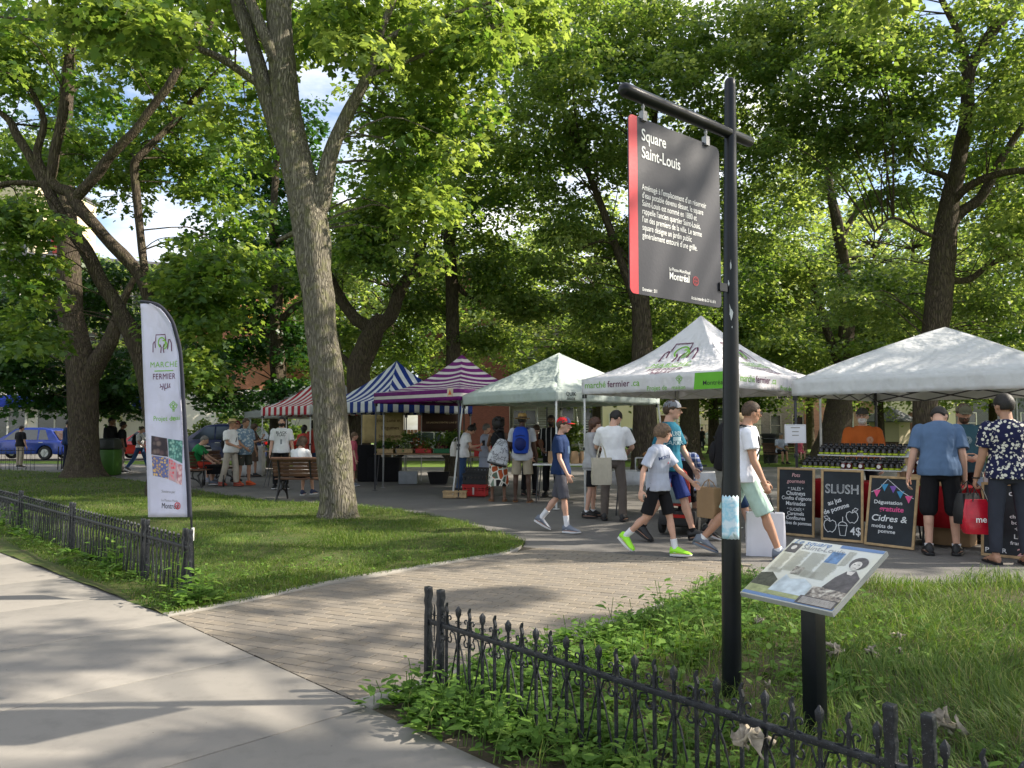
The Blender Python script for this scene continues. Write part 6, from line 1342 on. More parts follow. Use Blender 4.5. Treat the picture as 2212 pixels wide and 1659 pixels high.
        so_ = remesh(mb, 'shirt', m_, t, max(vox, .009), 2, .0095, 7.5, len(label))
    else: so_ = None
    po = None
    if pants:
        m_, lf, w_ = pants[:3]; mb = MB(); torso(mb, .006, -.115, .10, .0); kw = .45 + .55 * wide
        mb.ball((hip + Vector((0, -.03, -.03))) * s, (.142 * s * kw, .098 * s * kw, .10 * s))
        for h, k_, a, Mf in L2:
            e = h.lerp(k_, min(1, lf)); r0_, r1_ = (.086 + w_ * .2) * kw, .066 + w_ if lf <= 1.2 else .060 + w_; mb.tube([(h + Vector((0, 0, .04))) * s, h.lerp(e, .4) * s, e * s], [r0_ * s, (r0_ * .6 + r1_ * .4) * s, r1_ * s], 14)
            if lf > 1: mb.ball(k_ * s, (r1_) * s, seg=12, nr=8); w = k_.lerp(a, lf - 1); r2_ = (.046 if lf > 1.5 else .056) + w_; mb.tube([k_ * s, k_.lerp(w, .4) * s, w * s], [r1_ * s, (r1_ * .95) * s, r2_ * s], 14)
        po = remesh(mb, 'trousers' if lf > 1.4 else 'shorts', m_, t, max(vox, .009), 2, .006, 8, len(label) + 3)
    if skirt:
        m_, ln, w_ = skirt; rs = []
        for i in range(9):
            f = i / 8; c = hip + Vector((0, 0, .09 - ln * f)); rx = .15 + (w_ - .15) * min(1, f * 1.25) ** .7
            rs.append([(c + Vector(((rx + .012 * math.sin(5 * q + 1) * f) * math.cos(q), (rx * .8 + .02 * math.sin(4 * q) * f) * math.sin(q), .01 * math.sin(3 * q) * f))) * s for q in [2 * math.pi * z / 40 for z in range(40)]])
        mb = MB(); mb.rings(rs); mb.build('skirt', m_, t)
    for i, (h, k_, a, Mf) in enumerate(L2):
        if socks:
            mb = MB(); tp = a.lerp(k_, socks[1]); mb.tube([(a + Mf @ Vector((0, 0, -.03))) * s, a * s, a.lerp(tp, .5) * s, tp * s], [.044 * s, .042 * s, .042 * s, .0455 * s], 12); mb.build('sock', socks[0], t)
        if shoes:
            fr = [(-.075, .022, .060), (-.066, .038, .110), (-.03, .047, .128), (.015, .049, .128), (.05, .050, .112), (.09, .053, .088), (.14, .054, .066), (.185, .046, .050), (.212, .024, .030)]
            mb = MB(); mb.rings([[(a + Mf @ Vector((w * math.cos(q) * (1 if math.sin(q) < .3 else .82), yy, -.074 + .020 + (hh - .020) * (.5 + .5 * math.sin(q))))) * s for q in [2 * math.pi * z / 14 for z in range(14)]] for yy, w, hh in fr]); so2 = mb.build('shoe', shoes[0], t, angle=60)
            mb = MB(); mb.rings([[(a + Mf @ Vector((w * 1.08 * cx_, yy + .002, -.078 + zz + (.010 * max(0, (yy - .1) / .1) if zz < .01 else 0)))) * s for cx_, zz in ((-1, 0), (1, 0), (1.02, .026), (-1.02, .026))] for yy, w, hh in fr]); mb.build('sole', shoes[1] if len(shoes) > 1 else shoes[0], so2, bevel=.004 * s)
        if sandals:
            mb = MB(); mb.rings([[(a + Mf @ Vector((w * cx_, yy, -.080 + zz))) * s for cx_, zz in ((-1, 0), (1, 0), (1, .016), (-1, .016))] for yy, w in ((-.07, .03), (-.04, .042), (.05, .045), (.13, .052), (.19, .045), (.205, .02))]); mb.tube([(a + Mf @ Vector((-.046, .07, -.07))) * s, (a + Mf @ Vector((-.02, .10, -.018))) * s, (a + Mf @ Vector((.02, .10, -.018))) * s, (a + Mf @ Vector((.046, .07, -.07))) * s], .008 * s, 6); mb.build('sandal', sandals, t)
    bpy.context.view_layer.update(); mw = t.matrix_world
    info = dict(root=t, hands=[mw @ ((A_[i][2] + A_[i][4] @ Vector((0, 0, -.085))) * s) for i in (0, 1)], wrists=[mw @ (A_[i][2] * s) for i in (0, 1)], sp=lambda h, x_=0, y_=0: mw @ ((sp(h) + up(h) @ Vector((x_, y_, 0))) * s), fwd=(mw.to_3x3() @ Mu @ Vector((0, 1, 0))), right=(mw.to_3x3() @ Mu @ Vector((1, 0, 0))), up=(mw.to_3x3() @ Mu @ Vector((0, 0, 1))), shirt=so_, pants=po, s=s, S=[mw @ (A_[i][0] * s) for i in (0, 1)], head=mw @ (hc * s), hip=mw @ (hip * s))
    return info
def chest_print(P, g, m, h=.30, side=1, name='print', scale=1.0, dx=0.0, shirt=None):
    """print on the chest (side 1) or back (-1)"""
    f = P['fwd'] * side; X = P['right'] * side * -1; O = P['sp'](h) + f * .5
    tgt = shirt or P['shirt']; B = bvh_of(tgt); U = P['up']; N = nrm(X.cross(U))
    if N.dot(f) < 0: X = -X
    decal(name, xf2(g, dx, 0, scale), P['sp'](h), X, U, m, tgt, B, .004, .35)
def backpack(label, P, m, m2, w=.30, h=.46, d=.16, hh=.27, parts=True, strap_side=(-1, 1)):
    t = thing('backpack', label, 'backpack', P['sp'](hh)); R3 = Matrix((P['right'], P['fwd'], P['up'])).transposed(); s = P['s']; mb = MB()
    def q(x, y, z): return R3 @ Vector((x * s, y * s, z * s))
    rs = []
    for f, wf, df in ((-.5, .55, .5), (-.46, .85, .85), (-.3, 1, 1), (0, 1, 1.05), (.25, .96, .95), (.42, .78, .7), (.5, .45, .35)):
        rs.append([q(w / 2 * wf * (abs(math.cos(a)) ** .6) * (1 if math.cos(a) > 0 else -1), -.125 - d / 2 + d / 2 * df * (abs(math.sin(a)) ** .6) * (1 if math.sin(a) > 0 else -1), h * f) for a in [2 * math.pi * k / 20 for k in range(20)]])
    mb.rings(rs); mb.build('bag', m, t)
    mb = MB(); mb.ball(q(0, -.125 - d, -.07), (w * .36 * s, .05 * s, h * .24 * s), R3, 12, 8); mb.tube([q(-.09, -.128 - d, .08), q(0, -.135 - d, .10), q(.09, -.128 - d, .08)], .008, 6); mb.build('pocket', m2, t)
    mb = MB()
    for sx in strap_side: mb.tube([q(sx * .09, -.12, h * .40), q(sx * .11, -.07, h * .47), q(sx * .125, .02, h * .45), q(sx * .13, .11, h * .25), q(sx * .14, .13, 0), q(sx * .15, .08, -h * .25), q(sx * .14, -.08, -h * .38)], [.024 * s] * 7, 6, flat=.35, up=R3 @ Vector((1, 0, 0)))
    mb.tube([q(-.03, -.13, h * .48), q(0, -.14, h * .55), q(.03, -.13, h * .48)], .008, 6); mb.build('strap', m2, t); return t
# ---- who is there
C_NAVY = cloth('navy_cotton', (.012, .028, .085)); C_DKGREY = cloth('dark_grey_cotton', (.075, .075, .09)); C_LGREY = cloth('light_grey_jersey', (.40, .43, .52)); C_WHITE = cloth('white_cotton', (.72, .72, .73)); C_WHITEB = cloth('white_shirt_cloth', (.72, .73, .80))
C_BLACK = cloth('black_cotton', (.010, .010, .012)); C_TEAL = cloth('teal_jersey', (.012, .11, .17)); C_TAUPE = cloth('taupe_trouser', (.115, .095, .082)); C_KHAKI = cloth('khaki_cotton', (.34, .29, .21)); C_MINT = cloth('mint_cotton', (.38, .52, .46)); C_BLUEG = cloth('dusty_blue_cotton', (.085, .14, .24))
C_ORANGE = cloth('burnt_orange_cotton', (.42, .10, .018)); C_TEALD = cloth('dark_teal_cotton', (.03, .075, .095)); C_PINK = cloth('pink_cotton', (.45, .09, .13)); C_RED = cloth('coral_red_cotton', (.40, .06, .045)); C_JEANS = cloth('blue_denim', (.03, .06, .13)); C_BEIGE = cloth('beige_linen', (.42, .37, .31)); C_GREEN = cloth('green_cotton', (.02, .20, .06))
C_BROWN = cloth('brown_dress_cloth', (.13, .09, .07)); C_DKNAVY = cloth('near_black_navy', (.012, .015, .028)); C_GYP = cloth('grey_trouser', (.20, .19, .18)); C_DSL = cloth('slate_trouser', (.032, .036, .05))
SH_BLK = mat('black_shoe', (.012, .012, .013), .5); SH_GREY = mat('grey_shoe', (.14, .16, .2), .6); SH_WS = mat('white_sole', (.6, .6, .6), .6); SH_LIME = mat('lime_shoe', (.32, .75, .03), .5); SH_ORG = mat('orange_shoe', (.6, .09, .02), .6); SH_BR = mat('tan_sandal', (.25, .12, .05), .6); SH_DK = mat('dark_blue_shoe', (.03, .04, .09), .6); SOCK = cloth('white_sock', (.70, .70, .72)); M_STRAW = mat('straw', (.42, .27, .10), .8, bs=200, bst=.6); M_BAND = mat('hat_band_dark', (.05, .025, .015), .7)
P_FLORAL = patterned('navy_floral', 'cells', [(.012, .014, .05), (.62, .60, .52)], 26); P_HAWAII = patterned('blue_hawaiian', 'cells', [(.16, .24, .33), (.45, .50, .54)], 14); P_SKIRT = patterned('zigzag_skirt', 'patch', [(.012, .012, .012), (.42, .09, .03), (.18, .24, .17), (.5, .47, .38), (.015, .012, .012), (.10, .14, .10)], 7); P_PLAID = patterned('blue_plaid', 'plaid', [(.06, .09, .22), (.55, .58, .66)], 14); P_STR = patterned('black_with_pinstripes', 'vstripe', [(.010, .010, .012), (.5, .5, .5)], 9)
CAPN = cloth('cap_navy', (.012, .018, .06)); CAPR = cloth('cap_red', (.50, .012, .02)); CAPG = cloth('cap_grey', (.14, .15, .17)); CAPB = cloth('cap_tan', (.20, .12, .06)); CAPK = cloth('cap_charcoal', (.055, .052, .045))
def fp(x, y, z=0): q = G(x, y, z); return q.x, q.y
# the four walkers crossing the path
x, y = fp(1212, 1148); PA = person('boy in a red and navy cap, navy tee and dark shorts, walking right', x, y, 1.66, 108, SK_L, (C_NAVY, .72, -.08, .020), (C_DKGREY, .98, .022), (SH_GREY, SH_WS), ('short', 'brown'), ('cap', CAPR, CAPR, CAPN), child=True, wide=.86,
    legs=((-12, 26, 2, 30), (10, 4, 2, 0)), arms=((-6, 8, 16, 10), (8, 8, 20, 10)), hyaw=-4, hpitch=6, socks=(SOCK, .42))
chest_print(PA, rect2d(-.06, -.06, .05, .05, 4, 4), mat('faded_print', (.05, .09, .17), .8), .30)
x, y = fp(1424, 1200); PB = person('boy in a pale grey tee and black shorts striding in lime green shoes', x, y, 1.54, 128, SK_L, (C_LGREY, .78, -.10, .026), (C_BLACK, .90, .020), (SH_LIME, SH_WS), ('mop', 'lightbrown'), child=True, wide=.84,
    legs=((14, 4, 2, -2), (-18, 30, 2, 36)), arms=((30, 22, 14, -20), (-16, 20, 22, 0)), hyaw=-38, hpitch=2, socks=(SOCK, .34), lean=3)
chest_print(PB, merge2(*[xf2(text2d(c, .056, 'CENTER', .002, sx=.8), (i - 3.5) * .031, .012 - .0010 * (i - 3.5) ** 2 * 2, 1, R(-(i - 3.5) * 4)) for i, c in enumerate('MONTRÉAL')]), mat('print_navy', (.03, .05, .14), .8), .345); chest_print(PB, ([(-.012, -.01), (.012, -.004), (-.004, .016)], [(0, 1, 2)]), I_RED, .295)
x, y = fp(1452, 1172); PC = person('tall teenager in a teal lettered tee and grey and tan cap, striding right', x, y + .1, 1.86, 126, SK_L, (C_TEAL, .80, -.09, .020), (cloth('navy_print_shorts', (.02, .035, .15)), .96, .03), (SH_BLK, SH_BLK), ('short', 'brown'), ('cap', CAPG, CAPB, cloth('cap_pale', (.42, .42, .44))), wide=.84,
    legs=((18, 2, 2, -12), (-13, 22, 2, 28)), arms=((18, 10, 10, 0), (-14, 10, 16, 0)), hyaw=-20, hpitch=3, socks=(C_BLACK, .15))
for s_, h_ in (('UNDER', .355), ('ARMOUR', .245)): chest_print(PC, text2d(s_, .085, 'CENTER', .002, sx=.95), mat('print_pale_teal', (.30, .42, .46), .8), h_)
chest_print(PC, rect2d(-.12, -.015, .12, .035, 6, 2), mat('print_pale_teal', (.30, .42, .46), .8), .31)
x, y = fp(1612, 1204); PD_ = person('man in white short sleeved shirt and mint shorts striding right, head turned away', x, y, 1.86, 101, SK_T, (C_WHITEB, .62, -.07, .026), (C_MINT, 1.0, .035), (SH_GREY, SH_GREY), ('crop', 'brown'), glasses=True,
    legs=((-24, 18, 2, 22), (25, 6, 2, -4)), arms=((20, 6, 8, 0), (14, 10, 14, 10)), hyaw=-22, lean=5, socks=(SOCK, .12), grip=(.9, .9))
x, y = fp(1588, 1165); PE = person('woman with grey blond bun walking behind the sign pole, carrying bags', x, y, 1.72, 104, SK_L, (C_DKNAVY, 0, -.06, .012), (C_JEANS, 1.1, .02), (SH_BLK, SH_WS), ('bun', 'blond'), fem=True, legs=((16, 4, 2, 0), (-16, 18, 2, 20)), arms=((4, 8, 10, 0), (4, 8, 10, 0)), hpitch=8, lean=4, grip=(.9, .9))
# shoppers at the stalls
x, y = fp(1280, 1117); PF = person('young woman with long brown hair in a pale grey sweatshirt, beside the tent leg', x, y, 1.68, 98, SK_L, (cloth('heather_grey', (.36, .36, .37)), 1.92, -.12, .028), (C_BLACK, .92, .012), (SH_BLK, SH_BLK), ('long', 'chestnut'), fem=True, legs=((3, 6, 3, 0), (-4, 6, 3, 0)), arms=((8, 6, 34, 10), (6, 6, 20, 10)), hyaw=8, hpitch=10, socks=(SOCK, .12))
x, y = fp(1326, 1124); PG = person('man seen from behind in white tee and taupe trousers at the bread stall', x, y, 1.81, 14, SK_L, (C_WHITE, .80, -.02, .030), (C_TAUPE, 1.98, .012), (SH_BLK, SH_BLK), ('short', 'dark'), legs=((3, 4, 6, 0), (-2, 4, 6, 0)), arms=((22, 20, 62, 25), (20, 22, 62, 25)), hyaw=34, hpitch=26, wide=1.02)
mb = MB(); M_BELT = mat('leather_belt', (.02, .015, .012), .5)
x, y = fp(1128, 1084); PH = person('dark skinned man in straw hat, pale tee and khaki shorts, seen from behind', x, y, 1.80, 8, SK_D, (cloth('pale_grey_tee', (.46, .47, .50)), .72, -.12, .026), (C_KHAKI, .90, .03), None, ('crop', 'dark'), ('straw', M_STRAW, M_BAND), legs=((2, 2, 5, 0), (-2, 2, 5, 0)), arms=((10, 12, 40, 20), (4, 10, 10, 0)), sandals=SH_BR)
backpack('bright blue hiking backpack on the man in the straw hat', PH, cloth('royal_blue_nylon', (.010, .05, .34), .5), cloth('dark_blue_nylon', (.010, .02, .12), .5), .32, .52, .17, .27)
x, y = fp(1076, 1082); PI = person('woman with big curly dark hair in a black top and zigzag patterned skirt', x, y, 1.70, -4, SK_B, (C_BLACK, 0, .02, .008), None, None, ('curly', 'dark'), fem=True, legs=((2, 2, 4, 0), (-2, 2, 4, 0)), arms=((40, 14, 60, 20), (10, 10, 10, 0)), skirt=(P_SKIRT, .70, .21), sandals=SH_BR)
x, y = fp(1000, 1064); PJ = person('woman with pinned up hair in a white top and jeans looking at her phone', x, y, 1.66, 78, SK_L, (C_WHITE, .55, -.10, .022), (C_JEANS, 1.95, .010), (SH_BLK, SH_BLK), ('topbun', 'dark'), fem=True, glasses=True, legs=((6, 6, 3, 0), (-6, 8, 3, 0)), arms=((24, 6, 70, 10), (34, 8, 84, 12)), lean=14, hpitch=34, grip=(.7, .7))
x, y = 0.87, 17.0; PK = person('bearded vendor in a black shirt with thin white stripes behind the bread table', x, y, 1.80, 190, SK_B, (P_STR, .7, -.08, .026), (C_BLACK, 1.9, .02), (SH_BLK,), ('crop', 'dark'), beard='dark', arms=((20, 10, 50, 30), (20, 10, 50, 30)))
x, y = 0.40, 17.5; person('second vendor in a dark brown apron leaning over the bread table', x, y, 1.68, 150, SK_L, (cloth('rust_brown', (.13, .05, .03)), .9, -.1, .026), (C_BLACK, 1.9, .02), (SH_BLK,), ('crop', 'brown'), lean=25, arms=((40, 10, 30, 20), (40, 10, 30, 20)), hpitch=20)
x, y = fp(1046, 1066); person('person in a long pale grey dress behind the red produce crate', x, y + .8, 1.62, 60, SK_L, (C_LGREY, .5, -.1, .02), None, (SH_BLK,), ('short', 'grey'), fem=True, skirt=(C_LGREY, .62, .22))
# seated and standing people at the left
x, y = fp(606, 1056); PL = person('dark haired man facing us in a white printed band tee beside the small table', x, y, 1.80, 166, SK_L, (C_WHITE, .8, -.08, .024), (C_BLACK, 1.9, .012), (SH_BLK, SH_WS), ('short', 'dark'), beard='dark', arms=((6, 12, 22, 0), (4, 8, 12, 0)))
for s_, h_ in (('BLACK', .385), ('FLAG', .325)): chest_print(PL, text2d(s_, .085, 'CENTER', .002), I_BLK, h_)
chest_print(PL, rect2d(-.02, -.14, .02, -.02, 2, 4), mat('print_figure', (.25, .27, .3), .8), .27)
x, y = fp(497, 1050); PM_ = person('older man in straw fedora, white shirt and beige trousers with a shoulder bag', x, y, 1.76, 112, SK_T, (C_WHITE, .75, -.10, .030), (C_BEIGE, 1.96, .022), (mat('red_brown_shoe', (.3, .05, .03), .6),), ('crop', 'grey'), ('straw', mat('pale_straw', (.55, .42, .22), .8), M_BAND), belly=.05, glasses=False, legs=((10, 6, 2, 0), (-10, 8, 2, 0)), arms=((2, 8, 16, 0), (16, 10, 60, 20)))
x, y = fp(527, 1048); PN = person('heavy man in a blue hawaiian shirt, dark shorts and orange shoes', x, y, 1.78, 120, SK_T, (P_HAWAII, .8, -.14, .034), (cloth('dark_olive', (.05, .05, .04)), .95, .03), (SH_ORG,), ('short', 'brown'), belly=.07, wide=1.08, arms=((4, 10, 16, 0), (10, 10, 50, 20)), hyaw=10)
x, y = fp(462, 1048); PO = person('man in white tee and dark red cap standing behind the fedora man', x, y + 1.5, 1.74, 60, SK_T, (C_WHITEB, .8, -.08, .026), (C_BLACK, 1.0, .02), (SH_BLK,), ('crop', 'brown'), ('cap', cloth('maroon_cap', (.10, .012, .02)), C_BLACK))
x, y = fp(545, 1030); person('slim woman in a brown dress holding a phone to her face', x, y, 1.66, 100, SK_T, (C_BROWN, .3, -.1, .016), None, (SH_BLK,), ('bob', 'brown'), fem=True, skirt=(C_BROWN, .5, .2), arms=((30, 10, 110, 10), (20, 10, 90, 20)))
x, y = fp(650, 1040); person('woman with a high bun and long coral top under the striped tent', x, y + 1.2, 1.72, 30, SK_B, (C_RED, .5, -.14, .02), (C_JEANS, 1.9, .01), (SH_BLK,), ('topbun', 'dark'), fem=True, arms=((10, 10, 30, 0), (10, 12, 60, 0)))
x, y = fp(634, 1040); person('woman with long black hair turned away beside the coral top', x, y + 1.0, 1.62, 10, SK_B, (C_RED, .9, -.10, .02), (C_BLACK, 1.9, .01), (SH_BLK,), ('long', 'dark'), fem=True)
x, y = fp(762, 1050); person('child in a pink tee and pink shorts behind the big trunk', x, y, 1.40, 75, SK_L, (C_PINK, .8, -.16, .022), (C_PINK, 1.0, .02), (SH_GREY, SH_WS), ('short', 'lightbrown'), child=True, wide=.9)
# people near the far fence and the bin
for lab, px_, py_, H_, hd, sk, sh_, pa_, hr, ex in (
    ('man in a black tee and khaki trousers standing at the far railing', 42, 1010, 1.66, 20, SK_L, (C_BLACK, .8, -.08, .026), (C_KHAKI, 1.95, .02), ('crop', 'dark'), {}),
    ('person in a dark blue jacket half hidden left of the thick trunk', 143, 1014, 1.86, 60, SK_T, (C_NAVY, 1.9, -.1, .03), (C_DKNAVY, 1.95, .02), ('crop', 'dark'), {}),
    ('tall person dressed in black right of the thick trunk', 236, 1023, 1.90, 100, SK_B, (C_BLACK, 1.6, -.1, .03), (C_BLACK, 1.95, .02), ('short', 'dark'), {}),
    ('person in a black top and grey trousers facing the bin', 261, 1022, 1.76, 60, SK_B, (C_BLACK, .8, -.08, .024), (C_GYP, 1.95, .02), ('short', 'dark'), {}),
    ('woman in white tee and jeans walking past with a dark backpack', 301, 1018, 1.66, 95, SK_L, (C_WHITE, .7, -.06, .022), (C_JEANS, 1.95, .012), ('bun', 'brown'), dict(fem=True, legs=((22, 4, 2, 0), (-22, 16, 2, 22)), arms=((10, 8, 60, 20), (10, 8, 50, 20)), hpitch=14))):
    x, y = fp(px_, py_); q = person(lab, x, y, H_, hd, sk, sh_, pa_, (SH_BLK, SH_WS), hr, **ex)
    if 'walking past' in lab: backpack('small dark backpack on the woman walking past in jeans', q, C_BLACK, C_BLACK, .26, .4, .14, .28)
# right hand stall
x, y = fp(1866, 1128); PQ = person('white bearded vendor in a burnt orange tee and dark cap behind the jars', 5.35, 11.75, 1.80, 196, SK_L, (C_ORANGE, .85, -.08, .032), (C_BLACK, 1.9, .02), (SH_BLK,), ('crop', 'white'), ('cap', CAPK, CAPK), beard='white', belly=.05, wide=1.04, arms=((8, 10, 30, 20), (8, 10, 30, 20)), glasses=True, hyaw=14, vox=.0085)
badge = merge2(stroke2d([arc(0, 0, .036, 0, 360, 20), arc(0, .004, .024, 0, 360, 12), [(-.02, -.01), (-.005, .016), (.012, -.006), (.022, .012)], [(-.018, -.016), (.016, -.018)]], .005), *[xf2(rect2d(-.003, -.004, .003, .004), .047 * math.cos(R(a)), .047 * math.sin(R(a)), 1, R(a)) for a in range(0, 360, 17)])
chest_print(PQ, badge, mat('badge_cream', (.5, .42, .32), .8), .325, dx=.075)
x, y = fp(2050, 1200); PR = person('man in a dusty blue tee and black shorts bending over the cider table', x - .02, y + .1, 1.86, 28, SK_L, (C_BLUEG, .80, -.10, .026), (C_BLACK, 1.02, .028), (SH_BLK, SH_BLK), ('short', 'dark'), belly=.02, lean=24, hpitch=30, hyaw=16, legs=((-3, 3, 4, 0), (4, 4, 5, 0)), arms=((10, 14, 14, 0), (4, 8, 22, 10)), socks=(SOCK, .10), wide=1.03)
x, y = 6.0, 10.25; PS = person('brown bearded vendor in a dark teal tee and olive cap behind the cider table', x, y, 1.82, 196, SK_T, (C_TEALD, .85, -.08, .032), (C_BLACK, 1.9, .02), (SH_BLK,), ('short', 'brown'), ('cap', cloth('olive_cap', (.10, .095, .06)), cloth('olive_cap', (.1, .1, .06))), beard='brown', belly=.04, wide=1.12, arms=((16, 10, 72, 40), (16, 10, 72, 40)), hpitch=16, vox=.0085)
chest_print(PS, badge, mat('badge_pale', (.34, .42, .42), .8), .325, dx=.01)
x, y = fp(2182, 1218); PT = person('man in a navy and cream leaf print shirt with dark trousers and flip flops', x + .02, y, 1.86, 12, SK_T, (P_FLORAL, .72, -.10, .028), (C_DSL, 1.92, .012), None, ('short', 'dark'), legs=((2, 2, 5, 0), (0, 2, 5, 0)), arms=((4, 10, 12, 0), (4, 10, 12, 0)), hyaw=-18, sandals=SH_BLK, grip=(.95, .4), glasses=True)
mb = MB(); w_ = PT['wrists'][0] - PT['root'].location; M_ = PT['root'].matrix_world.to_3x3().inverted(); mb.tube([M_ @ (w_ + Vector((.034 * math.cos(a), .034 * math.sin(a), 0))) for a in np.linspace(0, 6.283, 13)], .008, 6); mb.build('bracelet', SH_BLK, PT['root'])
# ---------------------------------------------------------------- things at the stalls
U45 = Vector((.7071, -.7071, 0)); V45 = Vector((.7071, .7071, 0))
M_WOODL = mat('pale_wood', (.42, .29, .15), .7, var=.25, vs=12, bs=150, bst=.4); M_CB = mat('chalkboard_slate', (.020, .026, .032), .75, var=.35, vs=5); M_CHALK = mat('chalk_white', (.72, .74, .76), .9, var=.15, vs=60); M_CHP = mat('chalk_pink', (.72, .10, .28), .9, var=.1); M_CHB = mat('chalk_blue', (.06, .28, .50), .9, var=.1); M_CHV = mat('chalk_violet', (.20, .10, .40), .9, var=.1); M_CHS = mat('chalk_soft_pink', (.62, .36, .36), .9, var=.1)
M_REDC = cloth('red_tablecloth', (.34, .010, .016)); M_WCL = cloth('white_tablecloth', (.62, .62, .62)); M_PLY = mat('plywood', (.30, .21, .12), .7, var=.2); M_CARD = mat('cardboard', (.30, .19, .10), .8, var=.12)
def chalkboard(label, BL_, BR_, h, tilt, items, hide=()):
    BL_, BR_ = Vector(BL_), Vector(BR_); X = nrm(BR_ - BL_); w = (BR_ - BL_).length; back = Vector((-X.y, X.x, 0)); 
    if back.y < 0: back = -back
    Y = nrm(Vector((0, 0, 1)) * h + back * tilt); hh = (h * h + tilt * tilt) ** .5; N = nrm(X.cross(Y)); O = BL_ + Vector((0, 0, .004))
    t = thing('chalkboard', label, 'chalkboard', (BL_ + BR_) / 2); off = (BL_ + BR_) / 2
    mb = MB(); mb.prism([(.02, .02), (w - .02, .02), (w - .02, hh - .02), (.02, hh - .02)], .012, O - N * .016 - off, X, Y); mb.build('slate', M_CB, t, smooth=False)
    mb = MB(); f = .03
    for poly in ([(0, 0), (w, 0), (w - f, f), (f, f)], [(0, hh), (f, hh - f), (w - f, hh - f), (w, hh)], [(0, 0), (f, f), (f, hh - f), (0, hh)], [(w, 0), (w, hh), (w - f, hh - f), (w - f, f)]): mb.prism(poly, .022, O - N * .018 - off, X, Y)
    mb.build('frame', M_WOODL, t, bevel=.002)
    k_ = w / .53
    for it in items:
        nm, g, m_ = it; decal(nm, ([(x * w, y * hh) for x, y in g[0]], g[1]), O, X, Y, m_, t, None, -.0025)
    return t
def ct(s, x, y, sz, al_='CENTER', b=.0, rot=0, sx=.95, sh=0.0, asp=.60):
    """chalk lettering in unit board coordinates (0..1 both ways; asp = width / height)"""
    v, f = text2d(s, sz, al_, b * sz * 1.3 + .010 * sz, shear=sh, sx=sx); c, n = math.cos(R(rot)), math.sin(R(rot)); return [(x + (a * c - q * n), y + (a * n + q * c) * asp) for a, q in v], f
def cs(lines, w, asp=.60): v, f = stroke2d([[(a, q / asp) for a, q in l] for l in lines], w); return [(a, q * asp) for a, q in v], f
p_ = lambda x, y: Vector((G(x, y).x, G(x, y).y, 0))
br1 = p_(1759, 1162); bl1 = br1 - nrm(Vector((.72, -.69, 0))) * .53
chalkboard('chalkboard listing savoury and sweet preserves, leftmost of the row', bl1, br1, .93, .07, [
    ('lettering', ct('Pots', .50, .865, .13, b=.02, sh=.2), M_CHS), ('lettering', ct('gourmets', .50, .775, .13, b=.02, sh=.2), M_CHS),
    ('lettering', ct('* SALÉS *', .50, .665, .11), M_CHALK), ('lettering', ct('Chutneys', .5, .595, .14, b=.03), M_CHALK), ('lettering', ct("Confits d'oignons", .52, .525, .125, b=.03, sx=.9), M_CHALK), ('lettering', ct('Marinades', .5, .445, .135, b=.03), M_CHALK),
    ('lettering', ct('* SUCRÉS *', .5, .365, .10), M_CHALK), ('lettering', ct('Caramels', .5, .30, .125, b=.03), M_CHALK), ('lettering', ct('Confitures', .5, .235, .125, b=.03), M_CHALK), ('lettering', ct('Gelées de pommes', .52, .165, .115, b=.03, sx=.9), M_CHALK)])
apple = [[(.30 + a, b) for a, b in ()]]
def apple_l(cx_, cy_, s, fl=1): return [[(cx_ + fl * s * a, cy_ + s * b * .6) for a, b in [(0, .7), (-.4, .95), (-.85, .7), (-1, .1), (-.8, -.5), (-.35, -.95), (0, -.8), (.35, -.95), (.8, -.5), (1, .1), (.85, .7), (.4, .95), (0, .7)]], [(cx_, cy_ + s * .42), (cx_ + fl * s * .1, cy_ + s * .75)], [(cx_ + fl * s * a, cy_ + s * b * .6) for a, b in [(.1, 1.1), (.5, 1.55), (1.0, 1.4), (.7, 1.05), (.1, 1.1)]]]
chalkboard('chalkboard about apple slush for 4 dollars, second of the row', p_(1773, 1166), p_(1865, 1174), .93, .09, [
    ('lettering', (lambda a: ([(x, y) for x, y in a[0]], a[1]))(ct('SLUSH', .50, .665, .30, b=.02, sx=.95)), M_CHALK), ('lettering', ct('SLUSH', .50, .668, .296, b=-.03, sx=.962), M_CB),
    ('lettering', ct('au jus', .34, .52, .155, rot=20, b=.03), M_CHALK), ('lettering', ct('de pomme', .38, .42, .155, rot=20, b=.03), M_CHALK),
    ('drawing', cs(apple_l(.22, .20, .15, -1) + apple_l(.74, .34, .14), .016), M_CHALK), ('drawing', cs([[(.42, .22), (.46, .08), (.58, .08), (.62, .22), (.42, .22)], arc(.52, .22, .10, 0, 180, 8, .05), [(.40, .22), (.64, .22)], [(.52, .27), (.52, .34)]], .016), M_CHALK), ('lettering', ct('4$', .82, .10, .26, b=.01), M_CHALK)])
bunt = [[(.06, .76), (.22, .82), (.38, .96), (.52, .88), (.70, .78), (.92, .70)]]
def tri(x, y, m_): return ('pennant', ([(x - .07, y), (x + .08, y + .01), (x + .01, y - .10)], [(0, 2, 1)]), m_)
chalkboard('chalkboard with coloured pennants offering a free cider tasting', p_(1866, 1176), p_(1974, 1189), .865, .20, [
    ('drawing', cs(bunt, .012), M_CHALK), tri(.17, .79, M_CHP), tri(.32, .88, M_CHB), tri(.50, .86, M_CHV), tri(.65, .79, M_CHB), tri(.82, .73, M_CHP),
    ('lettering', ct('Dégustation', .42, .60, .125, b=.02), M_CHALK), ('lettering', ct('gratuite', .50, .50, .165, b=.04, sh=.1), M_CHP), ('lettering', ct('Cidres &', .46, .355, .21, b=.02, sh=.15), M_CHALK), ('lettering', ct('moûts de', .34, .26, .12, b=.02), M_CHALK), ('lettering', ct('pomme', .44, .19, .12, b=.02), M_CHALK)])
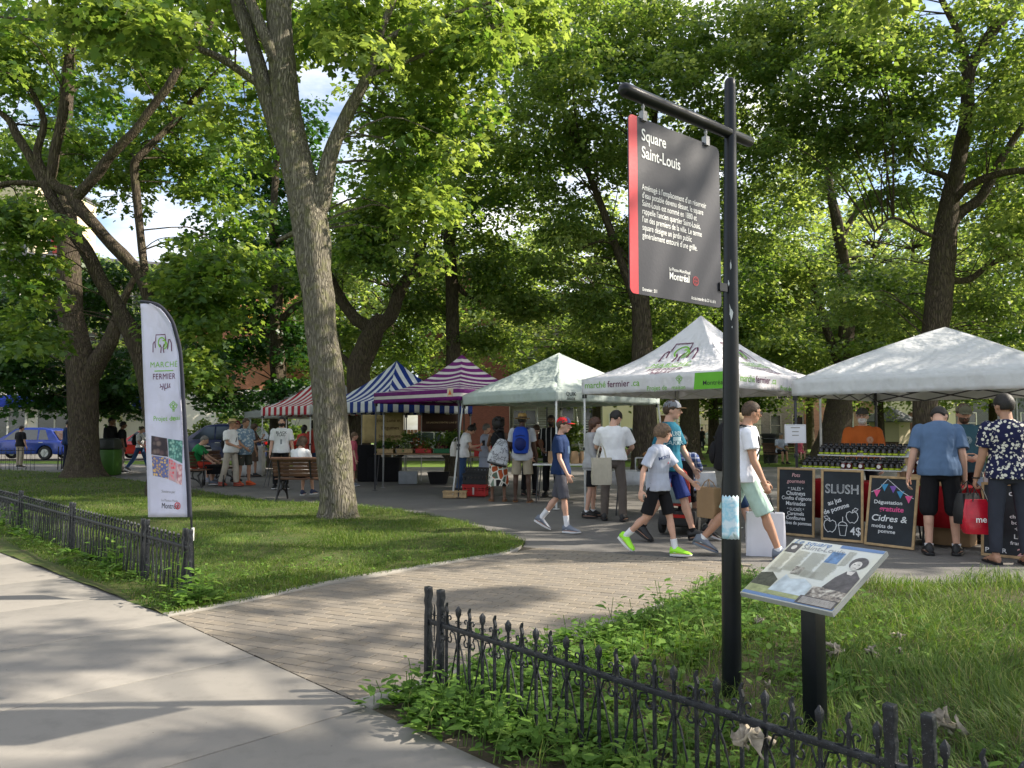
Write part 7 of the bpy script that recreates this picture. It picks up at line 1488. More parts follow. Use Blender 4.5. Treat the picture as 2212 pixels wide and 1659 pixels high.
chalkboard('chalkboard partly hidden behind the man in the leaf print shirt', p_(2119, 1200), p_(2119, 1200) + nrm(Vector((.70, -.71, 0))) * .62, .84, .12, [
    ('lettering', ct('cidre', .62, .83, .18, b=.02), M_CHALK), ('lettering', ct('boi', .66, .70, .13, b=.03), M_CHALK), ('lettering', ct('charme', .62, .53, .11, b=.03), M_CHALK), ('lettering', ct('boise', .60, .45, .11, b=.03), M_CHALK), ('lettering', ct('+', .58, .36, .15, b=.03), M_CHALK), ('lettering', ct('La fest', .70, .26, .14, b=.02), M_CHALK), ('lettering', ct('framboise', .68, .18, .11, b=.02), M_CHALK), ('lettering', ct('POUR', .24, .06, .14, b=.02), M_CHALK), ('lettering', ct('25$', .74, .04, .22, b=.02), M_CHS)])
def table(label, c, L_, D_, h, rz, top, cloth_m=None, drop=.5, metal=None, folds=True, name='folding_table'):
    t = thing(name, label, 'table', (c[0], c[1], 0), rz); mb = MB(); mb.box((0, 0, h - .016), (L_, D_, .03)); mb.build('table_top', top, t, bevel=.005)
    for sx in (-1, 1):
        for sy in (-1, 1): mb = MB(); mb.tube([(sx * (L_ / 2 - .12), sy * (D_ / 2 - .06), h - .03), (sx * (L_ / 2 - .06), sy * (D_ / 2 - .04), 0)], .014, 6); mb.build('leg', metal or M_LEGD, t)
    if cloth_m:
        per = []; n = 0
        corners = [(-1, -1), (1, -1), (1, 1), (-1, 1)]
        for q in range(4):
            a, b = corners[q], corners[(q + 1) % 4]
            for i in range(14): f = i / 14; per.append((a[0] + (b[0] - a[0]) * f, a[1] + (b[1] - a[1]) * f))
        rs = []
        for z, o in ((h + .006, -.004), (h + .004, .006), (h - .04, .010), (h - drop * .5, .016), (h - drop, .024)):
            rs.append([Vector((x * (L_ / 2 + o + .010 * math.sin(i * 1.9) * (h - z) / max(drop, .1)), y * (D_ / 2 + o + .012 * math.sin(i * 2.3) * (h - z) / max(drop, .1)), z)) for i, (x, y) in enumerate(per)])
        mb = MB(); seg = len(per); vs = [p for r in rs for p in r]; fs = []
        for i in range(len(rs) - 1):
            for k_ in range(seg): k2 = (k_ + 1) % seg; fs.append((i * seg + k_, (i + 1) * seg + k_, (i + 1) * seg + k2, i * seg + k2))
        fs.append(tuple(range(seg))); mb.add(vs, fs); cl = mb.build('tablecloth', cloth_m, None); cl.location = (c[0], c[1], 0); cl.rotation_euler = (0, 0, rz); q = cl.modifiers.new('s', 'SOLIDIFY'); q.thickness = .003; q.offset = 1
        return t, cl
    return t, None
# jar stall: two tables under red cloths on the 45 degree line
oj = Vector((4.10, 10.98, 0)); rzu = math.atan2(U45.y, U45.x)
ta, ca_ = table('table of the jar stall under a red cloth', oj + U45 * .72 + V45 * .30, 1.44, .62, .74, rzu, M_PLY, M_REDC, .50)
tag(ca_, 'dark red cloth over the jar table behind the first two chalkboards', 'tablecloth')
tb2, cb_ = table('table of the cider tasting under a red cloth', oj + U45 * 2.28 + V45 * .30, 1.55, .62, .74, rzu, M_PLY, M_REDC, .50)
tag(cb_, 'red cloth over the cider table beside the blue shirted man', 'tablecloth')
def at45(a, b, z): return oj + U45 * a + V45 * b + Vector((0, 0, z))
for (lab, a, b, L_, z, hz) in (('low white display shelf carrying the lower row of jars', .66, .16, 1.36, .925, .18), ('high white display shelf carrying the upper row of jars', .72, .44, 1.22, 1.11, .36)):
    t = thing('display_shelf', lab, 'shelf', at45(a, b, .746), rzu); mb = MB(); mb.box((0, 0, hz - .008), (L_, .24, .014)); mb.build('board', M_LEGW, t, bevel=.002)
    for q in (1, 2): mb = MB(); mb.box((0, -.085 + .038 + q * .076, .0145 * q + hz - .001), (L_ - .03, .074, .028 * q + .001)); mb.build('step', M_LEGW, t, smooth=False)
    for s in (-1, 1): mb = MB(); mb.box((s * (L_ / 2 - .05), 0, hz / 2 - .008), (.03, .20, hz - .016)); mb.build('support', M_WOODL, t)
M_JAR = mat('dark_glass_jar', (.014, .010, .007), .12, 0, .6, var=.5, vs=30); M_LID = mat('black_lid', (.012, .012, .013), .35); M_LIME = mat('lime_label', (.42, .52, .03), .6, var=.08); M_LBW = mat('white_round_label', (.72, .70, .68), .6); M_HON = mat('amber_preserve', (.10, .012, .008), .12, 0, .6, var=.5, vs=30); M_GOLD = mat('gold_lid', (.5, .36, .12), .35, .6); M_PICK = mat('yellow_pickle', (.28, .24, .03), .2, var=.5, vs=60)
def make_jar(label, loc_, body, lid, band, r=.034, h=.10, group=None):
    t = thing('jar', label, 'jar', loc_, rzu, group); mb = MB(); mb.lathe([(0, 0), (r * .94, 0), (r, .006), (r, h * .76), (r * .84, h * .84), (0, h * .84)], 14, cap=False); mb.build('glass', body, t)
    mb = MB(); mb.lathe([(0, h * .83), (r * .92, h * .83), (r * .94, h * .85), (r * .94, h * .985), (r * .88, h), (0, h)], 14, cap=False); mb.build('lid', lid, t)
    mb = MB()
    if band == 'round': mb.prism([(r * .72 * math.cos(a), r * .72 * math.sin(a)) for a in np.linspace(0, 6.0, 14)], .002, (0, -r - .002, h * .42), (1, 0, 0), (0, 0, 1)); mb.build('label', M_LBW, t)
    else: mb.lathe([(r + .0012, h * .04), (r + .0012, h * .27)], 14, cap=False); mb.build('label', M_LIME, t)
    return t
j0 = make_jar('black lidded jar with lime band, in the lower tier of the display', at45(.06, .07, .926), M_JAR, M_LID, 'band', group='jars in the lower tier')
first = True; rj = random.Random(3)
for row in range(3):
    for i in range(17):
        p = at45(.035 + i * .078 + rj.uniform(-.004, .004), .075 + row * .076 + rj.uniform(-.004, .004), .926 + .029 * row)
        if row == 0 and i in (7, 8, 10, 13): make_jar('dark jar with a round white label among the lower tier front row', p, M_HON, M_LEGG, 'round', group='round labelled jars in the front row'); continue
        if first: j0.location = p; first = False
        else: copy_tree(j0, p)
j1 = None
for row in range(3):
    for i in range(15):
        if i == 7 and row == 0: continue
        p = at45(.155 + i * .078 + rj.uniform(-.004, .004), .355 + row * .076 + rj.uniform(-.004, .004), 1.112 + .029 * row)
        if j1 is None: j1 = copy_tree(j0, p, None, 'black lidded jar with lime band, in the upper tier of the display', 'jars in the upper tier')
        else: copy_tree(j1, p)
wc = thing('wooden_crate', 'wooden crate holding up the red jam jars at the end of the jar stall', 'crate', at45(1.62, .16, .746), rzu); mb = MB()
for z in (.035, .10): 
    for s in (-1, 1): mb.box((0, s * .13, z), (.42, .014, .055)); mb.box((s * .21, 0, z), (.014, .26, .055))
mb.build('slats', M_WOODL, wc, smooth=False); mb = MB(); mb.box((0, 0, .135), (.42, .27, .012)); mb.build('lid_board', M_WOODL, wc, smooth=False)
jr = None
for z in (0, .106):
    for i in range(3):
        for row in range(2):
            p = at45(1.46 + i * .098, .07 + row * .10, .888 + z)
            if jr is None: jr = make_jar('red preserve jar with round white label, stacked on the wooden crate', p, M_HON, M_GOLD, 'round', .044, .104, 'jam jars stacked on the crate')
            else: copy_tree(jr, p)
jp = None
for z in (0, .106): 
    p = at45(1.77, .07, .888 + z)
    if jp is None: jp = make_jar('yellow pickle jar with a lime band at the end of the crate', p, M_PICK, M_GOLD, 'band', .044, .104, 'pickle jars on the crate')
    else: copy_tree(jp, p)
for i, dx in enumerate((0, .11)): make_jar(('pickle jar with silver lid standing before the wooden crate, nearer the jars', 'pickle jar with silver lid standing before the wooden crate, nearer the pennant board')[i], at45(1.42 + dx, -.07 + .06, .746), M_PICK, M_LEGG, 'band', .038, .10)
# bottles
M_BOTG = mat('bottle_glass', (.012, .014, .010), .08, 0, .7); M_BOTP = mat('pink_cider', (.42, .10, .10), .1, 0, .7, var=.1); 
def bottle(label, p, m_, lab_m, r=.036, h=.30, group=None):
    t = thing('bottle', label, 'bottle', p, rzu, group); mb = MB(); mb.lathe([(0, 0), (r, .0), (r, h * .58), (r * .75, h * .68), (r * .36, h * .78), (r * .34, h * .97), (r * .40, h), (0, h)], 14, cap=False); mb.build('glass', m_, t)
    mb = MB(); mb.lathe([(r + .001, h * .1), (r + .001, h * .45)], 14, cap=False); mb.build('label', lab_m, t); mb = MB(); mb.lathe([(r * .42, h * .90), (r * .44, h * 1.0), (0, h * 1.004)], 10, cap=False); mb.build('cap', M_LID, t); return t
labs = ['dark bottle with silver blue label on the cider table', 'dark bottle with orange faded label on the cider table', 'pink cider bottle with dark round label near the bracelet hand', 'pale pink bottle at the back of the cider table', 'dark slim bottle at the back of the cider table', 'pink bottle half behind the leaf print shirt']
for i, lb in enumerate(labs): bottle(lb, at45(2.22 + (i % 3) * .125 + (i > 2) * .05, .08 + (i > 2) * .14, .746), (M_BOTG, M_BOTG, M_BOTP, M_BOTP, M_BOTG, M_BOTP)[i], (mat('label_blue', (.32, .40, .5), .6), mat('label_orange', (.55, .32, .18), .6), M_LID, M_LBW, M_LBW, M_CHS)[i])
def carton(label, c, d, rz, m_=M_CARD, name='cardboard_box', cat='box'):
    t = thing(name, label, cat, c, rz); mb = MB(); mb.box((0, 0, d[2] / 2), d); mb.build('carton', m_, t, bevel=.004); mb = MB(); mb.box((0, 0, d[2] + .001), (d[0] * .98, .05, .003)); mb.build('tape', mat('packing_tape', (.36, .25, .15), .3), t, smooth=False); return t
q = p_(2058, 1178); carton('lower cardboard box under the red cloth behind the bare legs', q + V45 * .1, (.42, .32, .22), rzu); carton('upper cardboard box on top of the other under the red cloth', q + V45 * .12 + Vector((.02, 0, .224)), (.34, .28, .17), rzu + .1)
# paper notice on the dark tent leg
ps = thing('notice', 'white paper notice with printed lines fixed to the dark tent leg', 'notice', (A(1719, 935, 11.6).x, 11.62, A(1719, 957, 11.6).z)); w_, h_ = .32, .28; mb = MB(); mb.box((0, 0, h_ / 2), (w_, .006, h_)); mb.build('sheet', mat('paper_white', (.72, .72, .76), .6, var=.03), ps, smooth=False)
for z, s_, sz in ((.225, 'JARDINS', .032), (.165, 'ET', .026), (.11, 'POMMES', .028)): decal('lettering', text2d(s_, sz, 'CENTER'), ps.location + Vector((0, -.005, z)), (1, 0, 0), (0, 0, 1), mat('small_print', (.22, .21, .17), .4), ps, None, 0) if False else decal('print', rect2d(-.07 + .02 * (z < .2), 0, .07 - .02 * (z < .2), .012), ps.location + Vector((0, -.005, z)), (1, 0, 0), (0, 0, 1), mat('small_print', (.22, .21, .17), .4), ps, None, 0)
decal('print', stroke2d([[(-.145, .015), (.145, .015), (.145, .265), (-.145, .265), (-.145, .015)]], .003), ps.location + Vector((0, -.005, 0)), (1, 0, 0), (0, 0, 1), mat('small_print', (.22, .21, .17), .4), ps, None, 0)
# ---- produce stall under the purple and blue tents
M_CRR = mat('red_plastic_crate', (.42, .012, .012), .45, var=.08); M_CRB = mat('black_plastic_crate', (.015, .015, .017), .5)
def crate(label, c, d, rz, m_, hole=True, name='plastic_crate'):
    t = thing(name, label, 'crate', c, rz); mb = MB(); L_, D_, H_ = d; th_ = .012
    mb.box((0, 0, .01), (L_, D_, .02))
    for s in (-1, 1):
        for z0, z1 in (((.0, .45), (.55, .62), (.72, 1.0)) if hole else ((0, 1),)):
            mb.box((0, s * (D_ / 2 - th_ / 2), H_ * (z0 + z1) / 2), (L_, th_, H_ * (z1 - z0))); mb.box((s * (L_ / 2 - th_ / 2), 0, H_ * (z0 + z1) / 2), (th_, D_ - 2 * th_, H_ * (z1 - z0)))
        for i in range(7): mb.box((-L_ / 2 + .02 + i * (L_ - .04) / 6, s * (D_ / 2 - th_ / 2), H_ / 2), (.03, th_ * 1.1, H_ * .96))
    mb.box((0, -D_ / 2 - .004, H_ - .012), (L_ + .02, .02, .024)); mb.box((0, D_ / 2 + .004, H_ - .012), (L_ + .02, .02, .024)); mb.build('crate_body', m_, t, smooth=False); return t
cr = crate('red crate on the ground behind the woman in the zigzag skirt', p_(1026, 1073) + Vector((0, .25, 0)), (.52, .36, .26), -.15, M_CRR)
decal('print', rect2d(-.04, .02, .0, .18), Vector(cr.location) + Vector((-.02, -.22, .02)), (1, -.15, 0), (0, 0, 1), mat('pale_print', (.5, .4, .38), .7), cr, None, 0)
crate('black crate resting on the red crate on the ground', p_(1026, 1073) + Vector((0, .25, .262)), (.52, .36, .24), -.12, M_CRB); crate('topmost black crate of the stack by the white tent leg', p_(1030, 1073) + Vector((.02, .25, .504)), (.50, .36, .12), -.2, M_CRB)
crate('pale wooden crate by the foot of the white tent leg', p_(982, 1076) + Vector((0, .1, 0)), (.50, .22, .15), -.04, M_WOODL, True, 'wooden_crate')
t = thing('tub', 'wide black plastic tub on the ground under the produce table', 'tub', p_(946, 1046) + Vector((0, .2, 0))); mb = MB(); mb.rings([[Vector((sx * a, sy * a * .6, z)) for sx, sy in ((-1, -1), (1, -1), (1, 1), (-1, 1))] for z, a in ((0, .22), (.30, .29), (.32, .31), (.32, .28), (.05, .2))]); mb.build('basin', M_CRB, t, bevel=.01)
pt, _ = table('long produce table on trestle legs under the striped tents', (A(905, 980, 20.6).x, 20.8), 2.3, .8, .84, -.06, M_PLY); zt0 = .846
pt2, _ = table('smaller produce table carrying the red crate', (-.62, 19.6), 1.1, .7, .80, -.1, M_PLY)
crate('bright red produce crate on the smaller table', (-.62, 19.5, .802), (.62, .4, .30), -.1, M_CRR)
gm = [produce_mat('leafy_greens', (.02, .09, .015), (.06, .18, .03), (.01, .03, .01), 30), produce_mat('carrots_heap', (.5, .10, .02), (.55, .18, .04), (.12, .05, .02), 22), produce_mat('radish_heap', (.30, .02, .05), (.10, .16, .04), (.05, .02, .02), 30), produce_mat('cauliflower_heap', (.5, .46, .33), (.20, .28, .10), (.10, .14, .05), 16), produce_mat('herbs', (.03, .10, .02), (.10, .2, .04), (.01, .04, .01), 60)]
def heap(label, c, w, d, h, m_, seed, leafy=0, name='vegetable_heap', cat='vegetables'):
    t = thing(name, label, cat, c); r2 = random.Random(seed); mb = MB()
    for i in range(36):
        a, q = r2.uniform(0, 6.28), r2.random() ** .5; z = (1 - q * q) * h * r2.uniform(.5, 1); mb.ball((math.cos(a) * q * w / 2, math.sin(a) * q * d / 2, max(.03, z)), r2.uniform(.035, .06), seg=7, nr=5)
    mb.build('pile', m_, t)
    if leafy: crown_mesh('leaves', [((r2.uniform(-w / 2, w / 2), r2.uniform(-d / 2, d / 2), h * .8 + r2.uniform(0, .12)), .16, .12, .5, 40) for _ in range(leafy)], .09, OVAL, M_LEAF, t, (0, 0, 0), seed=seed)
    return t
def shallow(label, c, m_, w=.46, d=.34): return crate(label, c, (w, d, .12), -.06, m_, False, 'produce_box')
bx = A(905, 980, 20.6).x
for i, (dx, lab, mi, lf, cm, cl_) in enumerate(((-.88, 'leafy greens heaped at the left end of the produce table', 0, 6, M_WOODL, 'wooden produce box at the left end of the table'), (-.36, 'pale cauliflowers and onions in the wooden produce box', 3, 2, M_WOODL, 'second produce box from the left, pale wood'), (.14, 'orange carrot bunches piled in the middle of the table', 1, 4, M_CRR, 'red produce box in the middle of the table'), (.62, 'red radish bunches with leaves beside the carrots', 2, 5, mat('green_plastic_box', (.01, .14, .05), .5), 'green produce box right of the middle'), (1.0, 'bunched herbs at the right end of the produce table', 4, 5, M_LEGW, 'white basket at the right end of the table'))):
    shallow(cl_, (bx + dx, 20.65, zt0 + .002), cm, .42 if i < 4 else .3); heap(lab, (bx + dx, 20.65, zt0 + .03), .38 if i < 4 else .26, .3, .24 + .1 * (i % 2), gm[mi], 90 + i, lf)
heap('tall heap of dark leafy bunches behind the radishes', (bx + .9, 21.0, zt0), .7, .3, .55, gm[0], 99, 9); heap('orange and red produce piled high behind the carrots', (bx - .1, 21.05, zt0), .6, .26, .50, gm[1], 98, 5)
t = thing('covered_stack', 'black cloth covered stack of crates behind the big trunk', 'crates', (A(810, 1036, 21.8).x, 22.3, 0)); mb = MB(); mb.box((.2, 0, .34), (.9, .6, .68)); mb.box((-.25, 0, .52), (.6, .55, 1.04)); mb.build('cloth_cover', C_BLACK, t, bevel=.03)
carton('grey storage bin under the produce table', (A(880, 1036, 21).x, 21.2, 0), (.5, .38, .34), .05, mat('grey_bin', (.22, .24, .26), .5), 'storage_bin', 'bin')
# bread tables
bt, bc = table('white topped bread table under the pale grey green tent', (1.35, 15.75), 1.8, .7, .78, -.12, M_LEGW)
bt2, bc2 = table('bread table with a white cloth under the lettered tent', (2.62, 13.35), 1.7, .7, .74, -.25, M_LEGW, M_WCL, .22); tag(bc2, 'short white cloth on the bread table of the lettered tent', 'tablecloth')
M_BAGP = mat('kraft_paper', (.34, .22, .12), .8, var=.15)
for i, (dx, dy, lab) in enumerate(((-.55, -.1, 'first upright kraft bread bag, farthest left on the white topped table'), (-.38, -.08, 'second kraft bread bag beside the first'), (-.08, -.1, 'kraft bag at the middle of the white topped table'), (.10, .0, 'short kraft bag at the right on the white topped table'))):
    t = thing('paper_bag', lab, 'bag', (1.35 + dx, 15.75 + dy, .782), .2 * i); mb = MB(); mb.rings([[Vector((sx * a, sy * b, z)) for sx, sy in ((-1, -1), (1, -1), (1, 1), (-1, 1))] for z, a, b in ((0, .07, .05), (.10, .072, .052), (.20, .068, .035), (.25, .07, .010))]); mb.build('paper', M_BAGP, t, bevel=.006)
M_LOAF = mat('bread_crust', (.32, .16, .06), .8, var=.35, vs=20)
for i, (x, y, z, lab) in enumerate(((2.35, 13.3, .99, 'round loaf on top of the glass case'), (2.28, 13.32, .76, 'dark round loaf inside the glass case, left'), (2.45, 13.28, .76, 'dark round loaf inside the glass case, right'))):
    t = thing('bread_loaf', lab, 'bread', (x, y, z)); mb = MB(); mb.ball((0, 0, .045), (.10, .075, .055), seg=14, nr=8); mb.build('crust', M_LOAF, t); mb = MB(); [mb.box((s * .04, 0, .094), (.012, .09, .008)) for s in (-1, 0, 1)]; mb.build('scoring', mat('flour', (.5, .4, .28), .9), t)
t = thing('display_case', 'clear plastic bread case on the white clothed table', 'case', (2.38, 13.3, .746), -.25); mb = MB()
for sx in (-1, 1):
    for sy in (-1, 1): mb.box((sx * .24, sy * .15, .12), (.012, .012, .24))
    mb.box((sx * .24, 0, .235), (.012, .30, .012)); mb.box((0, sx * .15, .235), (.48, .012, .012))
mb.build('frame', M_LEGW, t, smooth=False)
glm = NT('clear_plastic'); gg = glm.n('BsdfGlass'); gg.inputs['Roughness'].default_value = .02; gg.inputs['IOR'].default_value = 1.02; M_CLR = glm.out(gg)
mb = MB(); mb.box((0, 0, .12), (.46, .28, .22)); mb.build('panes', M_CLR, t, smooth=False)
# small tables at the left tents
t_, c_ = table('white clothed side table under the dull white tent', (A(566, 1000, 26).x, 24.8), .8, .6, .95, .1, M_LEGW, M_WCL, .93); tag(c_, 'long white cloth reaching the ground, left of the tripod table', 'tablecloth')
t = thing('bar_table', 'small high table on black folding legs beside the printed tee man', 'table', (A(585, 1050, 19.6).x, 19.9, 0)); mb = MB(); mb.box((0, 0, .92), (.5, .4, .03)); mb.build('table_top', M_PLY, t); 
for sx in (-1, 1):
    for sy in (-1, 1): mb = MB(); mb.tube([(sx * .04, sy * .04, .90), (sx * .22, sy * .18, 0)], .011, 6); mb.build('leg', M_LEGD, t)
heap('small heap of greens on the high folding table', (A(585, 1050, 19.6).x, 19.9, .935), .35, .25, .12, gm[4], 77, 2)
# ---------------------------------------------------------------- benches
M_SLAT = mat('bench_slat', (.085, .040, .022), .6, var=.35, vs=6, bs=90, bst=.3); M_CAST = mat('cast_iron', (.010, .010, .011), .45)
def bench(label, x, y, rz, L_=1.9, group=None):
    """faces local +Y"""
    t = thing('park_bench', label, 'bench', (x, y, 0), rz, group); mb = MB()
    for i in range(5): mb.box((0, .05 + i * .088, .44 - .004 * i * (i < 2)), (L_, .078, .032))
    mb.build('seat', M_SLAT, t, bevel=.006); mb = MB()
    for i in range(5): mb.box((0, -.03 - i * .028, .53 + i * .075), (L_, .03, .066), RX(16))
    mb.box((0, -.165, .87), (L_ + .04, .11, .045), RX(10)); mb.build('backrest', M_SLAT, t, bevel=.006)
    for s in (-L_ / 2 + .13, 0, L_ / 2 - .13):
        mb = MB()
        if s: 
            mb.tube([(s, -.17, .86), (s, -.05, .50), (s, -.06, .36), (s, -.14, .18), (s, -.22, 0)], [.028] * 5, 6, flat=.7); mb.tube([(s, .46, 0), (s, .38, .16), (s, .34, .30), (s, .44, .41)], [.028] * 4, 6, flat=.7)
            mb.tube([(s, -.18, .10), (s, -.04, .20), (s, .12, .235), (s, .28, .20), (s, .41, .10)], .022, 6); mb.tube([(s, .06, .41), (s, .08, .30), (s, .03, .21)], .02, 6); mb.tube([(s, .20, .41), (s, .18, .30), (s, .22, .21)], .02, 6); mb.tube([(s, -.06, .41), (s, .45, .41)], .02, 6); mb.build('leg', M_CAST, t)
        else: mb.tube([(s, -.18, .86), (s, -.08, .48), (s, .4, .40)], .018, 6); mb.build('brace', M_CAST, t)
    return t
bb0 = p_(595, 1082); bn = bench('dark slatted park bench seen from behind, left of the big trunk', bb0.x + .72, bb0.y + .10, -.06, 1.6)
bench('park bench behind the flag where people in green and stripes sit', A(412, 1050, 20).x + .1, 20.6, R(-100))
bnR = bench('park bench far right with two people sitting, before the leaning trunk', A(1706, 993, 33).x, 33.5, R(176)); bench('empty park bench beyond the teal vendor', A(1990, 960, 34).x, 38.0, R(120)); bench('dark bench behind the orange vendor, reddish slats', A(1925, 960, 30).x, 31.0, R(160), 1.5)
PU = person('seated woman with brown bob and white top using her phone on the bench', bb0.x + .40, bb0.y + .36, 1.66, 6, SK_L, (C_WHITE, .8, -.10, .026), (C_DKNAVY, 1.3, .02), (SH_DK, SH_WS), ('bob', 'brown'), fem=True, seat=.57, legs=((84, 84, 6, 0), (84, 70, 2, 0)), arms=((30, 8, 80, 25), (30, 8, 85, 25)), hpitch=22, hyaw=14)
PV = person('seated man in a green top and red shorts leaning forward behind the flag', A(402, 1040, 20).x, 20.5, 1.74, 80, SK_L, (C_GREEN, .8, -.08, .026), (cloth('red_shorts', (.5, .05, .03)), .95, .02), (SH_GREY, SH_WS), ('crop', 'grey'), seat=.56, legs=((84, 84, 6, 0), (84, 80, 6, 0)), arms=((60, 8, 20, 0), (60, 8, 14, 0)), lean=22)
person('seated woman in a striped top and cap beyond the green topped man', A(422, 1040, 21).x, 21.5, 1.62, 130, SK_T, (patterned('pale_striped_top', 'hstripe', [(.42, .40, .36), (.03, .03, .03)], 4), .5, -.08, .02), (C_BEIGE, 1.3, .02), (SH_GREY,), ('short', 'brown'), fem=True, seat=.56, legs=((84, 84, 6, 0), (84, 80, 6, 0)), arms=((30, 8, 50, 10), (30, 8, 60, 10)))
person('person sitting on the far right bench in a pale top and dark shorts', A(1692, 990, 33).x, 33.35, 1.74, 176, SK_T, (C_LGREY, .8, -.1, .024), (C_BLACK, 1.0, .02), (SH_BLK,), ('short', 'grey'), seat=.56, legs=((84, 84, 6, 0), (84, 80, 6, 0)), arms=((30, 8, 60, 10), (30, 8, 60, 10)), lean=10)
person('small person in a pink top at the end of the far right bench', A(1733, 990, 33).x, 33.35, 1.40, 176, SK_L, (C_PINK, .3, -.1, .02), (C_PINK, 1.0, .02), (SH_BLK,), ('short', 'brown'), child=True, seat=.54, legs=((84, 84, 6, 0), (84, 80, 6, 0)))
for i, (px_, hd, cl1, lb) in enumerate(((1516, 40, C_BLACK, 'far figure in black by the white van-like car'), (1538, 200, C_RED, 'far figure in red near the white van-like car'), (1556, 300, C_BLACK, 'far figure in dark clothes just left of the sign pole'))):
    person(lb, A(px_, 950, 56).x, 56, 1.7, hd, SK_T, (cl1, .9, -.1, .026), (C_DKNAVY, 1.9, .02), (SH_BLK,), ('short', 'dark'), vox=.03)
# ---------------------------------------------------------------- bags in hand and on backs
backpack('large black backpack of the man in the white shirt', PD_, C_BLACK, C_BLACK, .32, .52, .20, .28)
def hand_bag(label, hand, w, h, d, rz, m_, handle=.16, hm=None, name='shopping_bag', top_open=True, soft=0.0):
    t = thing(name, label, 'bag', (hand.x, hand.y, hand.z - handle - h), rz); mb = MB(); n = 24; rs = []
    for z, f in ((0, .94), (.02, 1), (h * .35, 1.0 + soft), (h * .7, 1.0 + soft * .4), (h, .97 - soft)):
        rs.append([Vector((w / 2 * f * math.copysign(abs(math.cos(a)) ** .25, math.cos(a)) + .006 * math.sin(5 * a + z * 20), d / 2 * f * math.copysign(abs(math.sin(a)) ** .25, math.sin(a)) * (1 - .5 * z / h * (soft > 0)) + .006 * math.sin(7 * a + z * 30), z)) for a in [2 * math.pi * k_ / n for k_ in range(n)]])
    mb.rings(rs); mb.build('sack', m_, t); 
    for s in (-1, 1): mb = MB(); mb.tube([(-w * .24, s * d * .4, h - .02), (-w * .14, s * d * .2, h + handle * .6), (0, 0, h + handle), (w * .14, s * d * .2, h + handle * .6), (w * .24, s * d * .4, h - .02)], .006, 6); mb.build('handle', hm or m_, t)
    return t
M_PAPW = mat('white_paper_bag', (.68, .68, .74), .55, var=.04)
hb1 = hand_bag('big white paper shopping bag with black handles carried by the man in mint shorts', PD_['hands'][0] + Vector((.0, .0, .0)), .44, .52, .16, R(-14), M_PAPW, .30, SH_BLK)
hand_bag('brown kraft paper bag with a round white sticker left of the sign pole', Vector((A(1531, 1050, 9.3).x, 9.3, A(1531, 1035, 9.3).z)), .30, .36, .14, R(-60), mat('kraft_bag', (.30, .19, .10), .7, var=.08), .10, M_BAGP)
hand_bag('cream cotton tote with a black band beside the girl in the grey sweatshirt', Vector((A(1299, 960, 12.0).x, 12.0, A(1299, 958, 12.0).z)), .32, .42, .07, R(10), cloth('cream_canvas', (.50, .46, .36)), .22, None, 'tote_bag')
hand_bag('white cotton tote at the hip of the woman with the phone', PJ['sp'](-.02, .0, -.16) + Vector((0, 0, .42)), .34, .34, .16, R(60), cloth('soft_white_canvas', (.58, .56, .52)), .10, None, 'tote_bag', soft=.12)
hb2 = hand_bag('red and black plastic supermarket bag hanging from the hand of the leaf print man', PT['hands'][0] + Vector((.07, .06, .02)), .32, .38, .18, R(-10), mat('red_glossy_plastic', (.50, .012, .03), .25, var=.25, vs=8, bs=12, bst=.8), .18, SH_BLK, soft=.12)
decal('lettering', text2d('me', .10, 'LEFT', .003), hb2.location + Vector((-.12, -.15, .14)), (1, 0, 0), (0, 0, 1), I_WHITE, hb2, bvh_of(hb2.children[0]), .004, .3)
hand_bag('black and white printed bag behind the red supermarket bag', PT['hands'][0] + Vector((.02, .16, .04)), .30, .34, .18, R(20), SH_BLK, .14, None, soft=.1)
# white printed bag on the back of the woman in the zigzag skirt
tb_ = thing('sling_bag', 'big black and white printed sling bag on the back of the curly haired woman', 'bag', PI['sp'](.0, 0, -.20)); 
k = NT('bag_print'); v = k.coord(scale=(1, 1, 1)); M_BPR = k.out(k.bsdf(k.ramp(k.noise(v, 7, 4, .7), [(.48, (.55, .56, .58)), (.52, (.04, .04, .05)), (.56, (.5, .5, .52))]), .6)); R3 = RZ(8) @ RY(14); mb = MB()
mb.rings([[R3 @ Vector((w / 2 * math.copysign(abs(math.cos(a)) ** .4, math.cos(a)), d / 2 * math.copysign(abs(math.sin(a)) ** .4, math.sin(a)), z)) for a in [2 * math.pi * q / 20 for q in range(20)]] for z, w, d in ((-.16, .28, .06), (-.13, .42, .14), (.0, .42, .17), (.16, .33, .15), (.34, .20, .07), (.37, .12, .03))]); mb.build('sack', M_BPR, tb_); mb = MB()
for s in (-1, 1): mb.tube([R3 @ Vector((s * .05, .0, .36)), Vector((s * .10, .14, .50)), Vector((s * .12, .26, .46))], .009, 6)
mb.tube([R3 @ Vector((-.20, 0, -.15)), R3 @ Vector((0, -.05, -.18)), R3 @ Vector((.20, 0, -.15))], .02, 6); mb.build('strap', SH_BLK, tb_)
t = thing('shoulder_bag', 'black shoulder bag on the chest of the older man in the fedora', 'bag', PM_['sp'](.16, .0, -.17)); mb = MB(); mb.ball((0, 0, 0), (.13, .09, .17), seg=14, nr=10); mb.build('pouch', C_BLACK, t); mb = MB(); q = [PM_['sp'](.16, .05, -.14), PM_['sp'](.36, .02, -.135), PM_['sp'](.47, -.08, -.02), PM_['sp'](.40, -.10, .12), PM_['sp'](.2, .02, .17)]; mb.tube([p - Vector(t.location) for p in q], .016, 6, flat=.5); mb.build('strap', C_BLACK, t)
